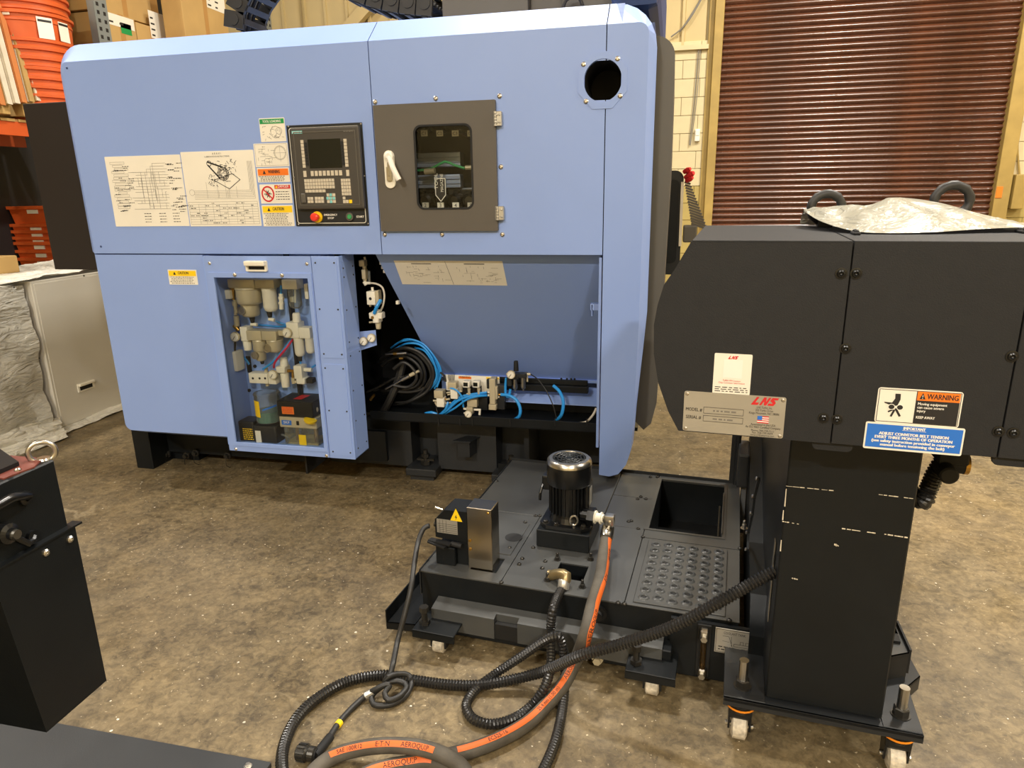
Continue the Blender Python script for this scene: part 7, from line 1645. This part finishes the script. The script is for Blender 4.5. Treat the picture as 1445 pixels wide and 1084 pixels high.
T_t.part('shell', b, ORTUB)
b = B(); lx = mY(52, 330, YT_).x; box(b, lx-.07, lx+.05, YT_+.006, YT_+.013, -.068, -.034); T_t.part('label_sheet', b, PAPER)
zt_l = [mY(40, y, YT_).z for y in (364, 353, 341.5, 334, 325, 316)]
T_t.o.location.z = zt_l[0]
for i in range(1, 6): T_t.copy(((xt0+xt1)/2, YT_+.2, zt_l[i]), ('', 'second', 'third', 'fourth', 'fifth', 'sixth')[i]+' orange plastic tote from the bottom of the nested stack behind the grey cabinet')
T_t.copy(((xt0+xt1)/2, YT_+.2, mY(40, 291, YT_).z), 'topmost orange tote with its full side showing, behind the grey cabinet')
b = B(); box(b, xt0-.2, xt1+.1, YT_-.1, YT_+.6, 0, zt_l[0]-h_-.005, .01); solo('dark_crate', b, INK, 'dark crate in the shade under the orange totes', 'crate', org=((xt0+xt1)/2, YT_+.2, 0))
b = B(); p = mX(6, 362, -4.6); box(b, -4.8, -4.6, p.y-.4, p.y+.10, gz+.03, p.z, .01); solo('tan_box', b, CARD, 'small tan box corner at the left edge beside the orange totes', 'box', org=(-4.7, p.y, gz+.03))

# ================================================================== ON AND BEHIND THE MACHINE
# slab at the right end with rounded corners
ys0 = 3.25
sl_ = [(-.135, .5), (-.09, .455), (-.055, .49), (-.032, .60), (-.012, 1.65)]+arc(-.016-.085, 2.14, .085, 0, 90, 8)+[(-.115, 2.225), (-.135, 2.20)]
b = B(); prism(b, sl_, 'y', ys0, 4.7); M.part('end_cover', b, CHAR, label='dark grey rounded end cover behind the blue corner')
# cable carriers on the roof
def carrier(pts, w, h, label):
    P_ = resample(spline(pts, .01), .085); T_ = Thing('cable_carrier', label, 'cable carrier', P_[0]); fr = frames(P_); lk = B(); cb = B(); db = B()
    for k in range(len(P_)-1):
        c = (P_[k]+P_[k+1])/2; t = (P_[k+1]-P_[k]).normalized(); s = Vector((0, 1, 0)); nrm = t.cross(s).normalized()
        for sd in (-1, 1):
            obox(lk, c+s*(w/2)*sd, t, s, nrm, .040, .008, h/2); lathe(lk, c+s*((w/2+.008)*sd), s*sd, [(0, .03), (.005, .03)], 14)
        obox(lk, c+nrm*h*.5, t, s, nrm, .014, w/2, .005); obox(lk, c-nrm*h*.5, t, s, nrm, .014, w/2, .005)
    T_.part('chain_link', lk, RUBBER)
    for i in range(4): tube(cb, [p+Vector((0, (i-1.5)*w*.2, 0)) for p in P_], .012, 8, smooth_path=False)
    T_.part('cable', cb, INK); return T_
Yc_ = 3.6
carrier([mY(px, py, Yc_) for px, py in ((346, 46), (346, 28), (352, 8), (368, -18), (395, -40), (430, -45), (470, -30), (520, -6), (570, 8), (640, 14))], .20, .11, 'black cable carrier chain arching over the roof of the blue machine')
p0, p1 = mY(624, 16, 3.45), mY(845, -20, 3.45)
b = B(); x0, x1 = p0.x, mY(745, 10, 3.45).x; box(b, x0, x1-.0, 3.45, 3.9, ZT+.101, ZT+.42, .006); box(b, x1, x1+.16, 3.5, 3.9, ZT+.101, ZT+.40, .004); box(b, x1+.16, x1+.42, 3.45, 3.9, ZT+.101, ZT+.40, .006); solo('roof_box', b, CHAR, 'dark grey box on the roof of the blue machine', 'electrical box', org=((x0+x1)/2, 3.7, ZT+.1))
b = B(); p = mY(798, 8, 3.4); tube(b, [(p.x-.02, 3.4, ZT+.105), (p.x, 3.4, p.z+.02), (p.x+.06, 3.4, p.z+.03), (p.x+.09, 3.4, ZT+.105)], .008, 8); solo('roof_cable', b, RUBBER, 'short black cable loop on the roof right of the dark grey box', 'cable', org=(p.x, 3.4, ZT+.105))
# pendant unit behind the right end
YP = 4.3
pp = lambda x, y, Y=YP: mY(840+x/3.096, y/3.096, Y)
PD = Thing('control_pendant', 'black framed panel with pale edge and red connector between the machine and the roll-up door', 'control unit', pp(360, 1040))
a, c = pp(335, 745), pp(385, 1060)
b = B(); prism(b, rrect(a.x-.12, pp(388, 760).x, pp(340, 1200).z, a.z, .05, 5), 'y', YP, YP+.1); PD.part('frame', b, BLACKS)
b = B(); prism(b, rrect(a.x-.1, pp(368, 800).x, pp(340, 1150).z, pp(340, 785).z, .03, 4), 'y', YP-.006, YP); PD.part('front_plate', b, BLACK)
b = B(); p, q = pp(381, 795), pp(370, 1075); obox(b, (p+q)/2+Vector((0, -.01, 0)), q-p, (1, 0, 0), (0, 1, 0), (q-p).length/2, .008, .006); PD.part('pale_edge', b, WHTRIM)
b = B(); p, q = pp(392, 800), pp(425, 990)
for i in range(16):
    f = i/15; m0 = p.lerp(q, f); w = .03+.05*f; obox(b, (m0.x+w*.5, YP+.03, m0.z), (1, 0, -.35), (0, 1, 0), (.35, 0, 1), w*.62, .02, .006)
PD.part('bellows', b, BRONZE)
b = B(); a0, a1 = pp(395, 985), pp(445, 1000); box(b, pp(385, 990).x, a1.x, YP, YP+.08, pp(400, 1060).z, a0.z, .01); PD.part('lower_box', b, GREYC if False else CHAR)
b = B()
for x, y, r in ((388, 752, 9), (402, 770, 11), (398, 790, 9), (392, 776, 8)): c = pp(x, y); lathe(b, (c.x, YP-.03, c.z), (.6, -.6, .3), [(0, r*.0014), (.03, r*.0018), (.05, r*.001)], 10)
PD.part('red_connector', b, REDC)
# floor litter: small paint and chip specks
b = B(); RL = random.Random(5)
for i in range(1100):
    x, y = RL.uniform(-3.6, 2.2), RL.uniform(.9, 6); s = RL.choice((.0015, .002, .002, .003, .005))
    vs = [b.verts.new((x+s*math.cos(a)*RL.uniform(.6, 1.3), y+s*math.sin(a)*RL.uniform(.6, 1.3), .0006+RL.random()*.001)) for a in (0, 1.3, 2.6, 3.9, 5.2)]; b.faces.new(vs)
o = solo('floor_grit', b, WHTRIM, 'pale grit and paint chips scattered over the stained concrete floor', 'debris', kind='stuff')
print('SCENE OK', len(bpy.data.objects))
